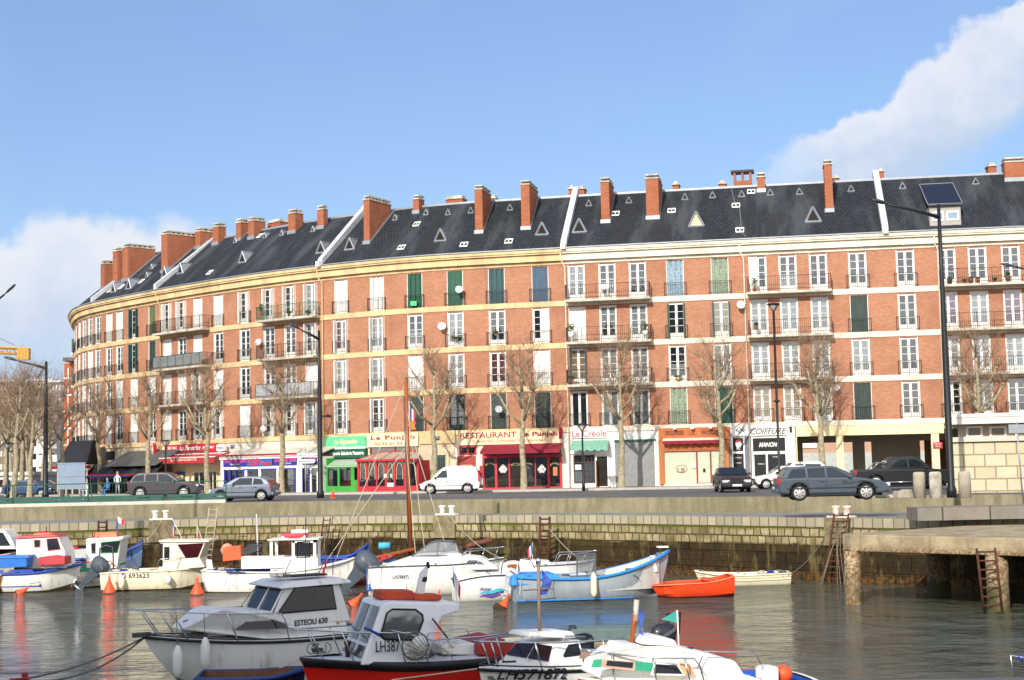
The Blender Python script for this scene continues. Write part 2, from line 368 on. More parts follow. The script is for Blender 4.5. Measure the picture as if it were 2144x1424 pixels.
def quay_mat():
    m, nt, b = new_mat('quay_stone'); tc = nt.nodes.new('ShaderNodeTexCoord'); v = tc.outputs['UV']
    sp = nt.nodes.new('ShaderNodeSeparateXYZ'); nt.links.new(v, sp.inputs[0]); z = sp.outputs[1]
    def bricks(wd, h, off, c1, c2, mo, ms):
        mp = nt.nodes.new('ShaderNodeMapping'); mp.inputs['Location'].default_value = (off, off*.7, 0)
        wob = noise(nt, v, .9, 2); ad = nt.nodes.new('ShaderNodeVectorMath'); ad.operation = 'ADD'; cb = nt.nodes.new('ShaderNodeCombineXYZ')
        nt.links.new(mth(nt, 'MULTIPLY', wob, .35), cb.inputs[0]); nt.links.new(mth(nt, 'MULTIPLY', noise(nt, v, 1.4, 2), .05), cb.inputs[1]); nt.links.new(v, ad.inputs[0]); nt.links.new(cb.outputs[0], ad.inputs[1])
        nt.links.new(ad.outputs[0], mp.inputs[0]); br = nt.nodes.new('ShaderNodeTexBrick'); nt.links.new(mp.outputs[0], br.inputs['Vector']); br.inputs['Scale'].default_value = 1
        br.inputs['Brick Width'].default_value = wd; br.inputs['Row Height'].default_value = h; br.inputs['Mortar Size'].default_value = ms; br.inputs['Mortar Smooth'].default_value = .4
        br.inputs['Color1'].default_value = (*c1, 1); br.inputs['Color2'].default_value = (*c2, 1); br.inputs['Mortar'].default_value = (*mo, 1); return br
    up = bricks(.42, .37, 0, (.46, .38, .22), (.27, .215, .11), (.07, .06, .022), .03)
    lo = bricks(1.5, .72, .37, (.05, .031, .015), (.027, .018, .010), (.009, .008, .006), .022)
    zn = mth(nt, 'ADD', z, mth(nt, 'MULTIPLY', mth(nt, 'SUBTRACT', noise(nt, v, .35, 4), .5), .55))
    c = mix(nt, mrange(nt, zn, 1.45, 1.58), lo.outputs[0], up.outputs[0])
    ng = noise(nt, v, .6, 6, .7); ns = noise(nt, v, 1.6, 5, .7, sc=(1, .25, 1))
    # algae green on dark zone top, moss under the coping, brown weed at the waterline
    c = mix(nt, mth(nt, 'MULTIPLY', mrange(nt, ng, .42, .68), mrange(nt, zn, .7, 1.5, .1, .75)), c, (.075, .062, .016))
    c = mix(nt, mth(nt, 'MULTIPLY', mrange(nt, ns, .5, .66), mrange(nt, zn, 1.5, 2.2, .85, .55)), c, (.16, .125, .05))
    mossz = mth(nt, 'MULTIPLY', mrange(nt, z, 2.02, 2.2), mrange(nt, z, 2.32, 2.24))
    c = mix(nt, mth(nt, 'MULTIPLY', mossz, mrange(nt, ng, .4, .55)), c, (.12, .13, .02))
    wd = mth(nt, 'MULTIPLY', mrange(nt, zn, .55, .1), mrange(nt, noise(nt, v, 5, 5, .8), .45, .6))
    c = mix(nt, wd, c, (.17, .075, .018))
    rs = mth(nt, 'MULTIPLY', mrange(nt, noise(nt, v, .22, 3), .6, .72), mrange(nt, zn, 1.6, 1.3)); c = mix(nt, mth(nt, 'MULTIPLY', rs, .5), c, (.085, .035, .024))
    nt.links.new(c, b.inputs['Base Color']); nt.links.new(mrange(nt, z, .0, .5, .6, .9), b.inputs['Roughness']); b.inputs['Specular IOR Level'].default_value = .12
    bp = nt.nodes.new('ShaderNodeBump'); bp.inputs['Strength'].default_value = .9; bp.inputs['Distance'].default_value = .05
    nt.links.new(mth(nt, 'SUBTRACT', mth(nt, 'MULTIPLY', noise(nt, v, 4, 6, .7), 1.2), mth(nt, 'MAXIMUM', up.outputs['Fac'], lo.outputs['Fac'])), bp.inputs['Height']); nt.links.new(bp.outputs[0], b.inputs['Normal'])
    MATS['quay_stone'] = m
quay_mat()
brick_mat('coping_stone', '#b0a58c', '#8f8871', '#57523a', .47, 5, .025, stain=.4, stain_scale=.7)
def wall_conc():
    m, nt, b = new_mat('old_concrete'); tc = nt.nodes.new('ShaderNodeTexCoord'); v = tc.outputs['UV']
    n1 = noise(nt, v, .5, 6, .7); n2 = noise(nt, v, 2.2, 6, .7, sc=(1, .12, 1)); n3 = noise(nt, v, 14, 3, .7)
    c = mix(nt, mrange(nt, n1, .35, .65), hexc('#8f866c'), hexc('#787156')); c = mix(nt, mrange(nt, n2, .4, .7, 0, .7), c, hexc('#5a553c'))
    c = mix(nt, mrange(nt, n3, .5, .75, 0, .4), c, hexc('#b5ab8a')); c = mix(nt, mrange(nt, noise(nt, v, .8, 4), .68, .74, 0, .7), c, hexc('#88803a'))
    nt.links.new(c, b.inputs['Base Color']); b.inputs['Roughness'].default_value = .9
    bp = nt.nodes.new('ShaderNodeBump'); bp.inputs['Strength'].default_value = .5; bp.inputs['Distance'].default_value = .03; nt.links.new(n3, bp.inputs['Height']); nt.links.new(bp.outputs[0], b.inputs['Normal'])
    MATS['old_concrete'] = m
wall_conc()
def water_mat():
    m, nt, b = new_mat('harbour_water'); tc = nt.nodes.new('ShaderNodeTexCoord'); v = tc.outputs['Object']
    b.inputs['Base Color'].default_value = (.085, .09, .065, 1); b.inputs['Roughness'].default_value = .03; b.inputs['IOR'].default_value = 1.33; b.inputs['Specular IOR Level'].default_value = .62
    n1 = noise(nt, v, 1.0, 3, .55, .3, sc=(.8, 1.1, 1)); n2 = noise(nt, v, 3.0, 4, .6, .5, sc=(.75, 1.15, 1)); n3 = noise(nt, v, .22, 2, .5)
    n0 = noise(nt, v, 10, 3, .6, .2, sc=(.7, 1.3, 1))
    amp = mrange(nt, n3, .35, .65, .45, 1.0)
    h = mth(nt, 'MULTIPLY', mth(nt, 'ADD', mth(nt, 'ADD', mth(nt, 'MULTIPLY', n1, 1.25), mth(nt, 'MULTIPLY', n2, .6)), mth(nt, 'MULTIPLY', n0, .11)), amp)
    bp = nt.nodes.new('ShaderNodeBump'); bp.inputs['Strength'].default_value = 1.0; bp.inputs['Distance'].default_value = .4
    nt.links.new(h, bp.inputs['Height']); nt.links.new(bp.outputs[0], b.inputs['Normal']); MATS['harbour_water'] = m
water_mat()
def asphalt():
    m, nt, b = new_mat('asphalt'); tc = nt.nodes.new('ShaderNodeTexCoord'); v = tc.outputs['Object']
    c = mix(nt, mrange(nt, noise(nt, v, .25, 5, .6), .35, .65), (.12, .11, .105), (.075, .072, .07)); c = mix(nt, mrange(nt, noise(nt, v, 20, 3), .45, .7, 0, .4), c, (.2, .19, .18))
    nt.links.new(c, b.inputs['Base Color']); b.inputs['Roughness'].default_value = .85; MATS['asphalt'] = m
asphalt()
WHITE = M('white_paint', '#ece9e2', .45, var=.05, scale=1.5); CREAM = M('cream_render', '#efe3cc', .8, var=.15, scale=.8, streak=True)
YEL = M('yellow_render', '#e3c795', .8, var=.2, scale=.7, streak=True); LYEL = M('pale_render', '#efe0b8', .8, var=.08, scale=.7, streak=True)
ZINC = M('zinc', '#a2a6ab', .4, .3, var=.12, scale=2); BLK = M('black_iron', '#1c1f20', .45, var=.1); DKG = M('dark_green_paint', '#1f5a45', .5, var=.12)
GLASS = glass_mat('window_glass', alpha=.93); CURT = M('net_curtain', '#ecedee', .9, var=.12, scale=6, streak=True)
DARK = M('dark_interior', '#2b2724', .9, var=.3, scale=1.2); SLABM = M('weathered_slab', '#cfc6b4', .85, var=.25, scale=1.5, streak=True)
COLS = dict(s=WHITE, G=M('green_shutter', '#20573f', .5, var=.1, scale=4), T=M('teal_shutter', '#1f4c50', .5, var=.12, scale=4), B=M('blue_shutter', '#3a566e', .5, var=.12, scale=4),
            D=M('dark_shutter', '#3c4a44', .6, var=.25, scale=3, streak=True), O=M('olive_shutter', '#6d7449', .6, var=.2, scale=3), L=M('striped_blue_shutter', '#8fa3ae', .6, var=.35, scale=9, dirt='#4a6a86'),
            E=M('striped_green_shutter', '#8f9a84', .6, var=.3, scale=9, dirt='#4c6350'))
CUR = dict(c=CURT, r=M('red_curtain', '#9c2f3c', .9, var=.15, scale=8), p=M('pink_curtain', '#b05a94', .9, var=.2, scale=5), y=M('peach_blind', '#efc08e', .9, var=.1, scale=3), q=M('cream_blind', '#ecd7a2', .9, var=.08, scale=3))
# ------------------------------------------------ window meshes (shared)
WW, WH = 1.22, 2.56
CACHE = {}
def cm(key, fn, mat):
    if key not in CACHE:
        mb = MB(); fn(mb); o = mb.build(key.split('|')[0], mat); CACHE[key] = o.data; bpy.data.objects.remove(o)
    return CACHE[key]
def f_frame(mb, ww=WW, open_=True, wide=False, panel=.42, rows=4):
    h = WH; y0, y1 = .10, .17; e = .05
    mb.box(-ww/2, -ww/2+e, .005, y1, 0, h); mb.box(ww/2-e, ww/2, .005, y1, 0, h); mb.box(-ww/2+e, ww/2-e, y0, y1, h-e, h)
    for sx in (-1, 1):
        a, b = (-ww/2+e, -.01) if sx < 0 else (.01, ww/2-e); y0b, y1b = y0+.015, y1-.01; st = .075
        mb.box(a, a+st, y0b, y1b, 0, h-e); mb.box(b-st, b, y0b, y1b, 0, h-e)
        mb.box(a+st, b-st, y0b, y1b, h-e-.09, h-e); mb.box(a+st, b-st, y0b, y1b, 0, panel)
        for k in range(1, rows):
            z = panel+(h-e-.09-panel)*k/rows; mb.box(a+st, b-st, y0b+.01, y1b-.01, z-.016, z+.016)
def f_pane(mb, ww=WW): mb.box(-ww/2+.06, ww/2-.06, .130, .135, .05, WH-.06)
def f_curt(mb, a=-WW/2+.08, b=WW/2-.08, z0=.1, z1=WH-.08, y=.17, amp=.015):
    n = 22; vs = []; fs = []
    for i in range(n+1):
        x = a+(b-a)*i/n; yy = y+amp*math.sin(i*2.1)
        vs += [(x, yy, z0), (x, yy, z1)]
        if i: fs.append((2*i-2, 2*i, 2*i+1, 2*i-1))
    mb.add(vs, fs)
def f_drape(mb):     # two tied-back curtains
    for sx in (-1, 1):
        vs = []; fs = []; n = 10
        for j, z in enumerate((WH-.08, 1.7, 1.15, .8, .4)):
            w = (.5, .46, .36, .12, .2)[j]
            for i in range(n+1):
                x = (WW/2-.07)-w*i/n; vs.append((sx*x, .17+.015*math.sin(i*2.2), z))
                if j and i: a = j*(n+1)+i; fs.append((a, a-1, a-n-2, a-n-1))
        mb.add(vs, fs)
def f_shut(mb, a=-WW/2+.045, b=WW/2-.045, y=.1, fold=.0):
    k = max(2, int(round((b-a)/.2))); w = (b-a)/k
    for i in range(k):
        yy = y+(.02 if i % 2 else 0)+fold*(i % 2); mb.box(a+i*w+.004, a+(i+1)*w-.004, yy, yy+.03, .02, WH-.02)
def f_shutopen(mb, sx=-1, n=2):
    for i in range(n): x = sx*(WW/2-.03-.045*i); mb.box(x-.018, x+.018, -.24+.02*i, .08, .03, WH-.05)
def f_rail(mb, ww=WW+.3, H=.95, y=-.1):
    r = .014
    for z in (.12, H): mb.box(-ww/2, ww/2, y-r, y+r, z-r, z+r)
    for x in (-ww/2, ww/2): mb.box(x-.02, x+.02, y-.02, y+.02, .02, H+.03); mb.box(x-r, x+r, y, 0.02, H-.05, H-.02); mb.box(x-r, x+r, y, 0.02, .1, .13)
    n = int(ww/.13)
    for i in range(1, n): x = -ww/2+ww*i/n; mb.box(x-.009, x+.009, y-.009, y+.009, .12, H)
def add_window(par, root, q, zf, code, rail=True):
    """code: main letter, optional modifiers"""
    p = FC.pos(q); t = FC.tan(q); rz = math.atan2(t.y, t.x); loc = Vector((p.x, p.y, zf))-root.location
    k = code[0]; ext = code[1:]
    if k in 'sGTBDOLE':
        f = link('window', cm('window|shutbox', lambda m: (m.box(-WW/2, -WW/2+.04, .005, .18, 0, WH), m.box(WW/2-.04, WW/2, .005, .18, 0, WH), m.box(-WW/2+.04, WW/2-.04, .08, .16, WH-.04, WH)), WHITE), root, loc, rz)
        key = 'shutter|'+k+('f' if 'f' in ext else '')
        s = link('shutter', cm(key, lambda m: f_shut(m, fold=.05 if 'f' in ext or k in 'LE' else 0), COLS[k]), f)
    else:
        panel = .12 if 'n' in ext else .42
        tealframe = 'b' in ext
        fk = 'window|frame%s%s' % (panel, 'b' if tealframe else '')
        f = link('window', cm(fk, lambda m: f_frame(m, panel=panel, rows=1 if 'n' in ext else 4), COLS['D'] if tealframe else WHITE), root, loc, rz)
        link('pane', cm('pane|x', f_pane, GLASS), f)
        if k in CUR:
            if k == 'c' and 'd' in ext: link('curtain', cm('curtain|d', f_drape, CURT), f)
            else: link('curtain', cm('curtain|'+k, lambda m: f_curt(m, y=.16 if k in 'yq' else .17, amp=.002 if k in 'yq' else .015), CUR[k]), f)
        if k == 'g' and 'd' in ext: link('curtain', cm('curtain|half', lambda m: f_curt(m, z0=.1, z1=1.25), CUR['p'] if 'P' in ext else CURT), f)
        for ch, mt in (('w', 's'), ('G', 'G'), ('T', 'T')):
            if ch in ext: 
                link('shutter', cm('shutter|ol'+mt, lambda m: f_shutopen(m, -1), COLS[mt]), f)
                link('shutter', cm('shutter|or'+mt, lambda m: f_shutopen(m, 1), COLS[mt]), f)
        if 'h' in ext: link('shutter', cm('shutter|half', lambda m: f_shut(m, 0, WW/2-.05, y=.05), WHITE), f)
        if 'l' in ext: link('shutter', cm('shutter|lhalf', lambda m: f_shut(m, -WW/2+.05, -.04, y=.05), WHITE), f)
    if rail: link('railing', cm('railing|1', f_rail, BLK), f)
    return f
def roof_n(z): return NG-.15+(NR-(NG-.15))*(z-ZG)/(ZR-ZG)
def roof_z(n): return ZG+(n-(NG-.15))/(NR-(NG-.15))*(ZR-ZG)
def roof_hit(px, py):
    lo, hi = NG-.15, NR
    for _ in range(18):
        n = (lo+hi)/2; q, z = FC.hit(px, py, n)
        if z is None: hi = n; continue
        if z > roof_z(n): lo = n
        else: hi = n
    return FC.hit(px, py, lo)[0], lo
JOINTS = [(FC.hit(164, 800)[0] or 0), 0, 0, 0, 0, 0, 0]
sA, sB, sC, sD, sE = [FC.hit(x, 720)[0] for x in (337, 675, 1183.5, 1559, 1968)]
s_first = 6.0; s_last = FC.L-2
SECT = [
 dict(s0=s_first, s1=sA, band=YEL, label='leftmost yellow-banded brick apartment block, curving away round the corner', 
      win=[(160, 'csgc'), (167, 'scsg'), (177, 'ccsc'), (190, 'cscs'), (205.6, 'gggs'), (229, 'sccs'), (250.4, 'sgsc'), (281.4, ['gT', 'gT', 's', 's']), (318.5, ['O', 'D', 's', 'c'])], bal=[]),
 dict(s0=sA, s1=sB, band=YEL, label='yellow-banded brick apartment block above the red tobacco bar and the cocktail club',
      win=[(350.5, ['gw', 's', 's', 's']), (381, ['gw', 'g', 's', 'c']), (414, ['s', 's', 'gw', 'g']), (457, ['s', 'c', 's', 'gw']), (512, ['cw', 'c', 'c', 's']), (563, ['gw', 'g', 'cd', 'gw']), (606.6, ['cw', 'cd', 'cd', 'gw']), (651, ['cw', 'gw', 's', 'cw'])],
      bal=[(325, 422, 0, 'iron'), (320, 424, 1, 'grey'), (330, 424, 2, 'iron'), (537, 668, 0, 'green'), (537, 668, 1, 'iron'), (536, 668, 2, 'solid')]),
 dict(s0=sB, s1=sC, band=YEL, label='yellow-banded brick apartment block with green and blue top-floor shutters, between two white roof parapets',
      win=[(713.6, ['s', 'rw', 'cw', 'gw']), (789, ['sf', 'cw', 'cw', 'gw']), (868, ['Gf', 'gd', 's', 'D']), (952.6, ['G', 'cd', 'c', 'gb']), (1039.5, ['Tf', 'cd', 'r', 'D']), (1131, ['B', 'gh', 's', 'D'])], bal=[]),
 dict(s0=sC, s1=sD, band=CREAM, label='cream-banded brick apartment block above the bakery and the green-awning bar, its three left balconies stacked',
      win=[(1207, ['c', 's', 'yT', 'gn']), (1271.5, ['gd', 'cd', 'c', 'cn']), (1335.5, ['g', 'c', 'c', 'cn']), (1414, ['L', 'gG', 'gd', 'E']), (1508, ['E', 'qT', 'c', 'G'])],
      bal=[(1183, 1361, 0, 'iron'), (1185, 1364, 1, 'iron'), (1186, 1366, 2, 'iron')]),
 dict(s0=sD, s1=sE, band=CREAM, label='cream-banded brick apartment block above the hairdresser and the open ground-floor passage',
      win=[(1587.5, ['gl', 'c', 'c', 'y']), (1650.5, ['gdP', 'c', 'c', 'y']), (1714.5, ['g', 'c', 'c', 'y']), (1797, ['g', 'D', 'c', 'D']), (1897.5, ['g', 'g', 'g', 'g'])],
      bal=[(1565, 1743, 0, 'iron'), (1567, 1745, 1, 'iron'), (1569, 1747, 2, 'iron')]),
 dict(s0=sE, s1=s_last, band=CREAM, label='rightmost brick apartment block with potted plants on its top balcony and a blue solar panel',
      win=[(1984, ['g', 'p', 'c', 'g']), (2049, ['g', 'c', 'c', 'g']), (2119, ['g', 'p', 'c', 'g']), (2205, 'gggg'), (2300, 'gscg'), (2370, 'gcsg'), (2440, 'ggcg')],
      bal=[(1960, 2240, 0, 'iron'), (1965, 2244, 1, 'cloth'), (1968, 2250, 2, 'iron')]),
]
# chimneys: px,y of the front lower corner centre, y top, width m, depth m
CHIM = [[(214, 606, 546, 1.1, 2.3), (241, 596, 519, 1.1, 2.0), (262, 588, 511, 1.2, 2.7)],
 [(344, 570, 483, 1.0, 4.7), (414, 520, 477, .8, 2.2), (451, 512, 467, .9, .8), (499, 503, 458, .7, 2.2), (526, 500, 454, .8, 1.2), (611, 488, 438, .9, .9), (671, 478, 430, .75, .5)],
 [(768, 510, 409, .55, 3.0), (871, 446, 408, .6, .9), (1003, 488, 387, .6, 2.7), (1101, 480, 377, .65, 3.3)],
 [(1268, 466, 371, .62, 2.6), (1367, 458, 364, .92, 3.2)],
 [(1594, 401, 361, .55, .9), (1737, 443, 334, .55, 1.6)],
 [(2126, 378, 329, 1.4, 1.2)]]
BACKCH = [[(560, 586, 459)], [(933, 968, 409), (1020, 1038, 408), (1190, 1202, 388), (1211, 1223, 388)], [(1408, 1421, 379), (1505, 1519, 377), (1535, 1573, 356)], [(1744, 1756, 365), (1838, 1850, 351)], [(2068, 2086, 340)]]
TRI = [[(238, 605, 1.0), (270, 598, 1.0), (308, 577, .5), (318, 560, .5)],
 [(345, 573, 1.0), (378, 566, 1.0), (508, 543, 1.0), (555, 495, .5), (590, 490, .5), (655, 482, .5), (672, 523, 1.0), (493, 505, .5)],
 [(732, 516, 1.0), (827, 458, .5), (892, 447, .5), (938, 447, .5), (986, 443, .5), (1068, 437, .5), (922, 498, 1.0), (1135, 485, 1.0)],
 [(1213, 480, 1.1), (1233, 428, .5), (1317, 422, .5), (1434, 415, .5), (1492, 411, .5), (1458, 467, 1.15)],
 [(1553, 409, .5), (1613, 406, .5), (1674, 404, .5), (1703, 458, 1.15), (1782, 398, .5)],
 [(1890, 392, .5), (2043, 383, .5)]]
HATCH = [[(660, 520), (236, 618)], [(540, 500), (435, 577)], [(870, 476), (838, 525), (970, 519), (1064, 512)], [(1406, 448), (1288, 454)], [(1541, 437), (1573, 408), (1549, 489)], []]
HATCH[0] = [(226, 614), (250, 607), (292, 595)]
bldgs = []
for si, S in enumerate(SECT):
    s0, s1 = S['s0'], S['s1']; mid = FC.pos((s0+s1)/2); root = thing('apartment_building', S['label'], 'apartment building', (mid.x, mid.y, STREET)); O = root.location.copy()
    S['root'] = root; S['O'] = O; bldgs.append(root); e = .002*(si % 2)
    wins = []
    for px, codes in S['win']:
        if si == 0 and px < 180:
            q = {160: sA-27.5, 167: sA-24.8, 177: sA-22}[px] if False else None
        q = FC.hit(px, 600)[0]
        if q is None: continue
        wins.append((q, codes))
    if si == 0:
        wins = [w_ for w_ in wins if w_[0] < s1-1]; wins = [x for x in wins if x[0] > 30]
        qs = sorted(x[0] for x in wins); q = qs[0]-2.6; k = 0
        while q > s0+1: wins.append((q, ['csgc', 'scsg', 'gccs'][k % 3])); q -= 2.6; k += 1
    wins = sorted(wins, key=lambda a: a[0])
    # drop overlaps
    W2 = []
    for w_ in wins:
        if not W2 or w_[0]-W2[-1][0] > 1.6: W2.append(w_)
    wins = W2
    wall = MB()
    for fl in range(4):
        zb = ZB0+fl*FH; zt = zb+BH; a = s0
        for q, _ in wins:
            fbox(wall, FC, a, q-WW/2, -.3, 0, zb, zt); a = q+WW/2
            fbox(wall, FC, q-WW/2, q+WW/2, -.3, 0, zt-(BH-WH), zt)
        fbox(wall, FC, a, s1, -.3, 0, zb, zt)
    wl = wall.build('brick_wall', MATS['facade_brick'], root, O)
    bd = MB()
    for fl in range(3): z = ZB0+fl*FH+BH; fbox(bd, FC, s0, s1, -.3, .05+e, z, z+FH-BH)
    fbox(bd, FC, s0, s1, -.3, .07+e, ZB0-.35, ZB0)
    bd.build('floor_band', S['band'], root, O)
    cor = MB(); 
    fbox(cor, FC, s0, s1, -.3, .06+e, ZBT-.0, ZBT+.24); fbox(cor, FC, s0, s1, -.3, .32+e, ZBT+.24, ZBT+.72); fbox(cor, FC, s0, s1, -.3, .5+e, ZBT+.72, ZBT+.8); fbox(cor, FC, s0, s1, -.3, .56+e, ZBT+.84, ZG-.02)
    fbox(cor, FC, s0, s1, -.28, .44+e, ZBT+.8, ZBT+.84)
    cor.build('cornice', S['band'], root, O)
    gt = MB(); fbox(gt, FC, s0, s1, .3, NG+.03+e, ZG-.02, ZG+.05); gt.build('gutter', ZINC, root, O)
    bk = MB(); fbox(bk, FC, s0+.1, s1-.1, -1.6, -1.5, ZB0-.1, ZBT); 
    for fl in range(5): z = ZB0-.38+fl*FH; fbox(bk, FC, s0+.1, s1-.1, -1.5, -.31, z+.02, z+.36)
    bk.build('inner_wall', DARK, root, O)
    rear = MB(); fbox(rear, FC, s0, s1, -11.2, -10.9, STREET if si != 4 else ZB0-.4, ZG); rear.build('rear_wall', MATS['facade_brick'], root, O)
    # roof
    k = max(1, int((s1-s0)/1.0)); vs = []; fs = []; uv = []
    sl = math.hypot(NG-.15-NR, ZR-ZG)
    for i in range(k+1):
        q = s0+(s1-s0)*i/k
        for n, z in ((NG-.15, ZG+.03), (NR, ZR), (-10.9, ZG+.03)): vs.append(FC.W(q, n, z))
        if i:
            a = (i-1)*3; b = i*3; u0, u1 = s0+(s1-s0)*(i-1)/k, q
            fs.append((a, b, b+1, a+1)); uv.append([(u0, 0), (u1, 0), (u1, sl), (u0, sl)])
            fs.append((a+1, b+1, b+2, a+2)); uv.append([(u0, sl), (u1, sl), (u1, 2*sl), (u0, 2*sl)])
    rf = MB(); rf.add(vs, fs, uv); rf = rf.build('roof', MATS['slate'], root, O)
    rc = MB(); fbox(rc, FC, s0, s1, NR-.12, NR+.12, ZR-.08, ZR+.07+e); rc.build('ridge_cap', ZINC, rf, O)
    pend = MB(); 
    for qq in (s0+.05, s1-.05):
        p = [FC.W(qq, n, z) for n, z in ((.3, ZG), (NR, ZR-.05), (-10.9, ZG), (-10.9, STREET+4), (-.3, STREET+4), (-.3, ZG))]
    for px, py, yt, wd, dp in CHIM[si]:
        q, n = roof_hit(px, py)
        if q is None: continue
        zt = FC.hit(px+(1 if si > 1 else 0), yt, n)[1]; z0 = roof_z(n)-.4
        nb = n-dp; c = MB(); fbox(c, FC, q-wd/2, q+wd/2, nb, n, min(z0, roof_z(n)-.3), zt-.35); ch = c.build('chimney', MATS['chimney_brick'], rf, O)
        cp = MB(); fbox(cp, FC, q-wd/2-.05, q+wd/2+.05, nb-.05, n+.05, zt-.35, zt-.26); 
        m = max(1, int(dp/.5))
        for j in range(m): a = nb+.08+(dp-.16)*j/m; b = nb+.08+(dp-.16)*(j+.62)/m; fbox(cp, FC, q-wd/2+.08, q+wd/2-.08, a, b, zt-.26, zt-.1)
        fbox(cp, FC, q-wd/2, q+wd/2, nb, n, zt-.1, zt); cp.build('chimney_cap', SLABM, rf, O)
        fl = MB(); fbox(fl, FC, q-wd/2-.06, q+wd/2+.06, n-.02, n+.09, roof_z(n)-.12, roof_z(n)+.22)
        # sloping flashing along the right side
        pts = [FC.W(q+wd/2+.02, n, roof_z(n)+.02), FC.W(q+wd/2+.02, NR, ZR+.02), FC.W(q+wd/2+.02, NR, ZR+.18), FC.W(q+wd/2+.02, n, roof_z(n)+.18)]
        if dp > 1.5: fl.poly(pts, FC.tan(q).to_3d()*.05)
        fl.build('flashing', ZINC, rf, O)
    if si > 0:
        for x0, x1, yt in BACKCH[si-1]:
            qa = FC.hit(x0, yt, NR-1.2)[0]; qb = FC.hit(x1, yt, NR-1.2)[0]; zt = FC.hit((x0+x1)/2, yt, NR-1.2)[1]
            special = (x0 == 1535)
            c = MB(); fbox(c, FC, qa, qb, NR-2.2, NR-1.2, ZR-2, zt-(.8 if special else .3))
            if special:
                for a, b in ((qa, qa+.18), (qb-.18, qb), ((qa+qb)/2-.08, (qa+qb)/2+.08)): fbox(c, FC, a, b, NR-2.2, NR-1.2, zt-.8, zt-.15)
            c.build('chimney', MATS['chimney_brick'], rf, O)
            cp = MB(); fbox(cp, FC, qa-.06-(.12 if special else 0), qb+.06+(.12 if special else 0), NR-2.3, NR-1.1, zt-(.15 if special else .3), zt-(0 if special else .2))
            if not special:
                fbox(cp, FC, qa+.1, qb-.1, NR-2.1, NR-1.3, zt-.2, zt)
            cp.build('chimney_cap', SLABM if not special else BLK, rf, O)
    for px, py, sz in TRI[si]:
        q, n = roof_hit(px, py+ (8 if sz > .9 else 4))
        if q is None: continue
        z = roof_z(n); h = .95*sz; wd = .95*sz; dp = h*(NG-.15-NR)/(ZR-ZG)
        A = FC.W(q-wd/2, n+.05, z+.02); B = FC.W(q+wd/2, n+.05, z+.02); Cc = FC.W(q, n+.05, z+h); Dd = FC.W(q, n-dp*1.0, z+h+.02)
        c = MB(); c.add([A, B, Cc, Dd], [(0, 2, 3), (1, 3, 2)])
        r_ = .05*sz+.02
        c.tube(A, B, r_*1.5, n=4); c.tube(A, Cc, r_, n=4); c.tube(B, Cc, r_, n=4); c.tube(Cc, Dd, r_*.7, n=4)
        sk = c.build('skylight', ZINC, rf, O)
        g = MB(); g.add([A.lerp(Cc, .02), B.lerp(Cc, .02), Cc.lerp(A, .02)], [(0, 1, 2)]); g.build('skylight_pane', DARK if px != 1458 else CUR['q'], rf, O)
    for px, py in HATCH[si]:
        q, n = roof_hit(px, py)
        if q is None: continue
        c = MB(); g = MB(); z = roof_z(n); hs = .3
        for a, b in ((-.3, -.24), (.24, .3), (-.03, .03)): 
            c.poly([FC.W(q+a, n, z+.08), FC.W(q+b, n, z+.08), FC.W(q+b, n-hs*1.2, z+hs*1.05+.08), FC.W(q+a, n-hs*1.2, z+hs*1.05+.08)], (0, 0, .06))
        for t in (0, 1): 
            nn = n-hs*1.2*t; zz = z+hs*1.05*t+.08; c.poly([FC.W(q-.3, nn, zz), FC.W(q+.3, nn, zz), FC.W(q+.3, nn-.05, zz+.045), FC.W(q-.3, nn-.05, zz+.045)], (0, 0, .06))
        c.build('roof_hatch', WHITE, rf, O)
    # windows and balconies
    balr = []
    for x0, x1, lv, kind in S['bal']:
        fl = 3-lv; zf = ZB0+fl*FH
        pyy = 635+88*lv
        qa = max(FC.hit(x0, pyy, .9)[0] or s0, s0+.1); qb = FC.hit(x1, pyy, .9)[0]
        if qb is None or qb > s1-.1: qb = s1-.1
        if si == 1 and x0 < 340: qa = s0+.25; 
        balr.append((fl, qa, qb))
        b = MB(); fbox(b, FC, qa, qb, .05, 1.0, zf-.2, zf-.04); bo = b.build('balcony', SLABM, root, O)
        r = MB(); H = 1.0; rr = .016
        for z in (zf+.1, zf+H): fbox(r, FC, qa+.03, qb-.03, .93, .96, z-rr, z+rr)
        for qq in (qa+.03, qb-.06):
            for z in (zf+.1, zf+H): fbox(r, FC, qq, qq+.03, .05, .96, z-rr, z+rr)
            for i in range(1, 7): fbox(r, FC, qq+.005, qq+.025, .08+.13*i, .1+.13*i, zf+.1, zf+H)
        nb = int((qb-qa)/.14)
        for i in range(nb+1):
            q = qa+.04+(qb-qa-.1)*i/nb; t = .02 if i % 8 == 0 else .009; fbox(r, FC, q-t, q+t, .945-t, .945+t, zf-.04, zf+H)
        r.build('balcony_railing', BLK if kind != 'green' else DKG, bo, O)
        if kind in ('grey', 'solid', 'cloth'):
            c = MB(); q0_, q1_ = qa+.05, qb-.05
            if kind == 'cloth': q0_, q1_ = qa+5.6, qb-.5
            fbox(c, FC, q0_, q1_, .9, .93, zf+.02, zf+H-.02)
            c.build('privacy_screen', M('grey_screen', '#9aa09e', .8, var=.12, scale=2) if kind == 'grey' else (M('pale_screen', '#c4c6c8', .8, var=.08) if kind == 'solid' else M('tan_screen', '#c4aa80', .85, var=.1)), bo, O)
    for q, codes in wins:
        for lv in range(4):
            fl = 3-lv; zf = ZB0+fl*FH
            onb = any(f_ == fl and a-.2 < q < b+.2 for f_, a, b in balr)
            add_window(None, root, q, zf, codes[lv], rail=not onb)
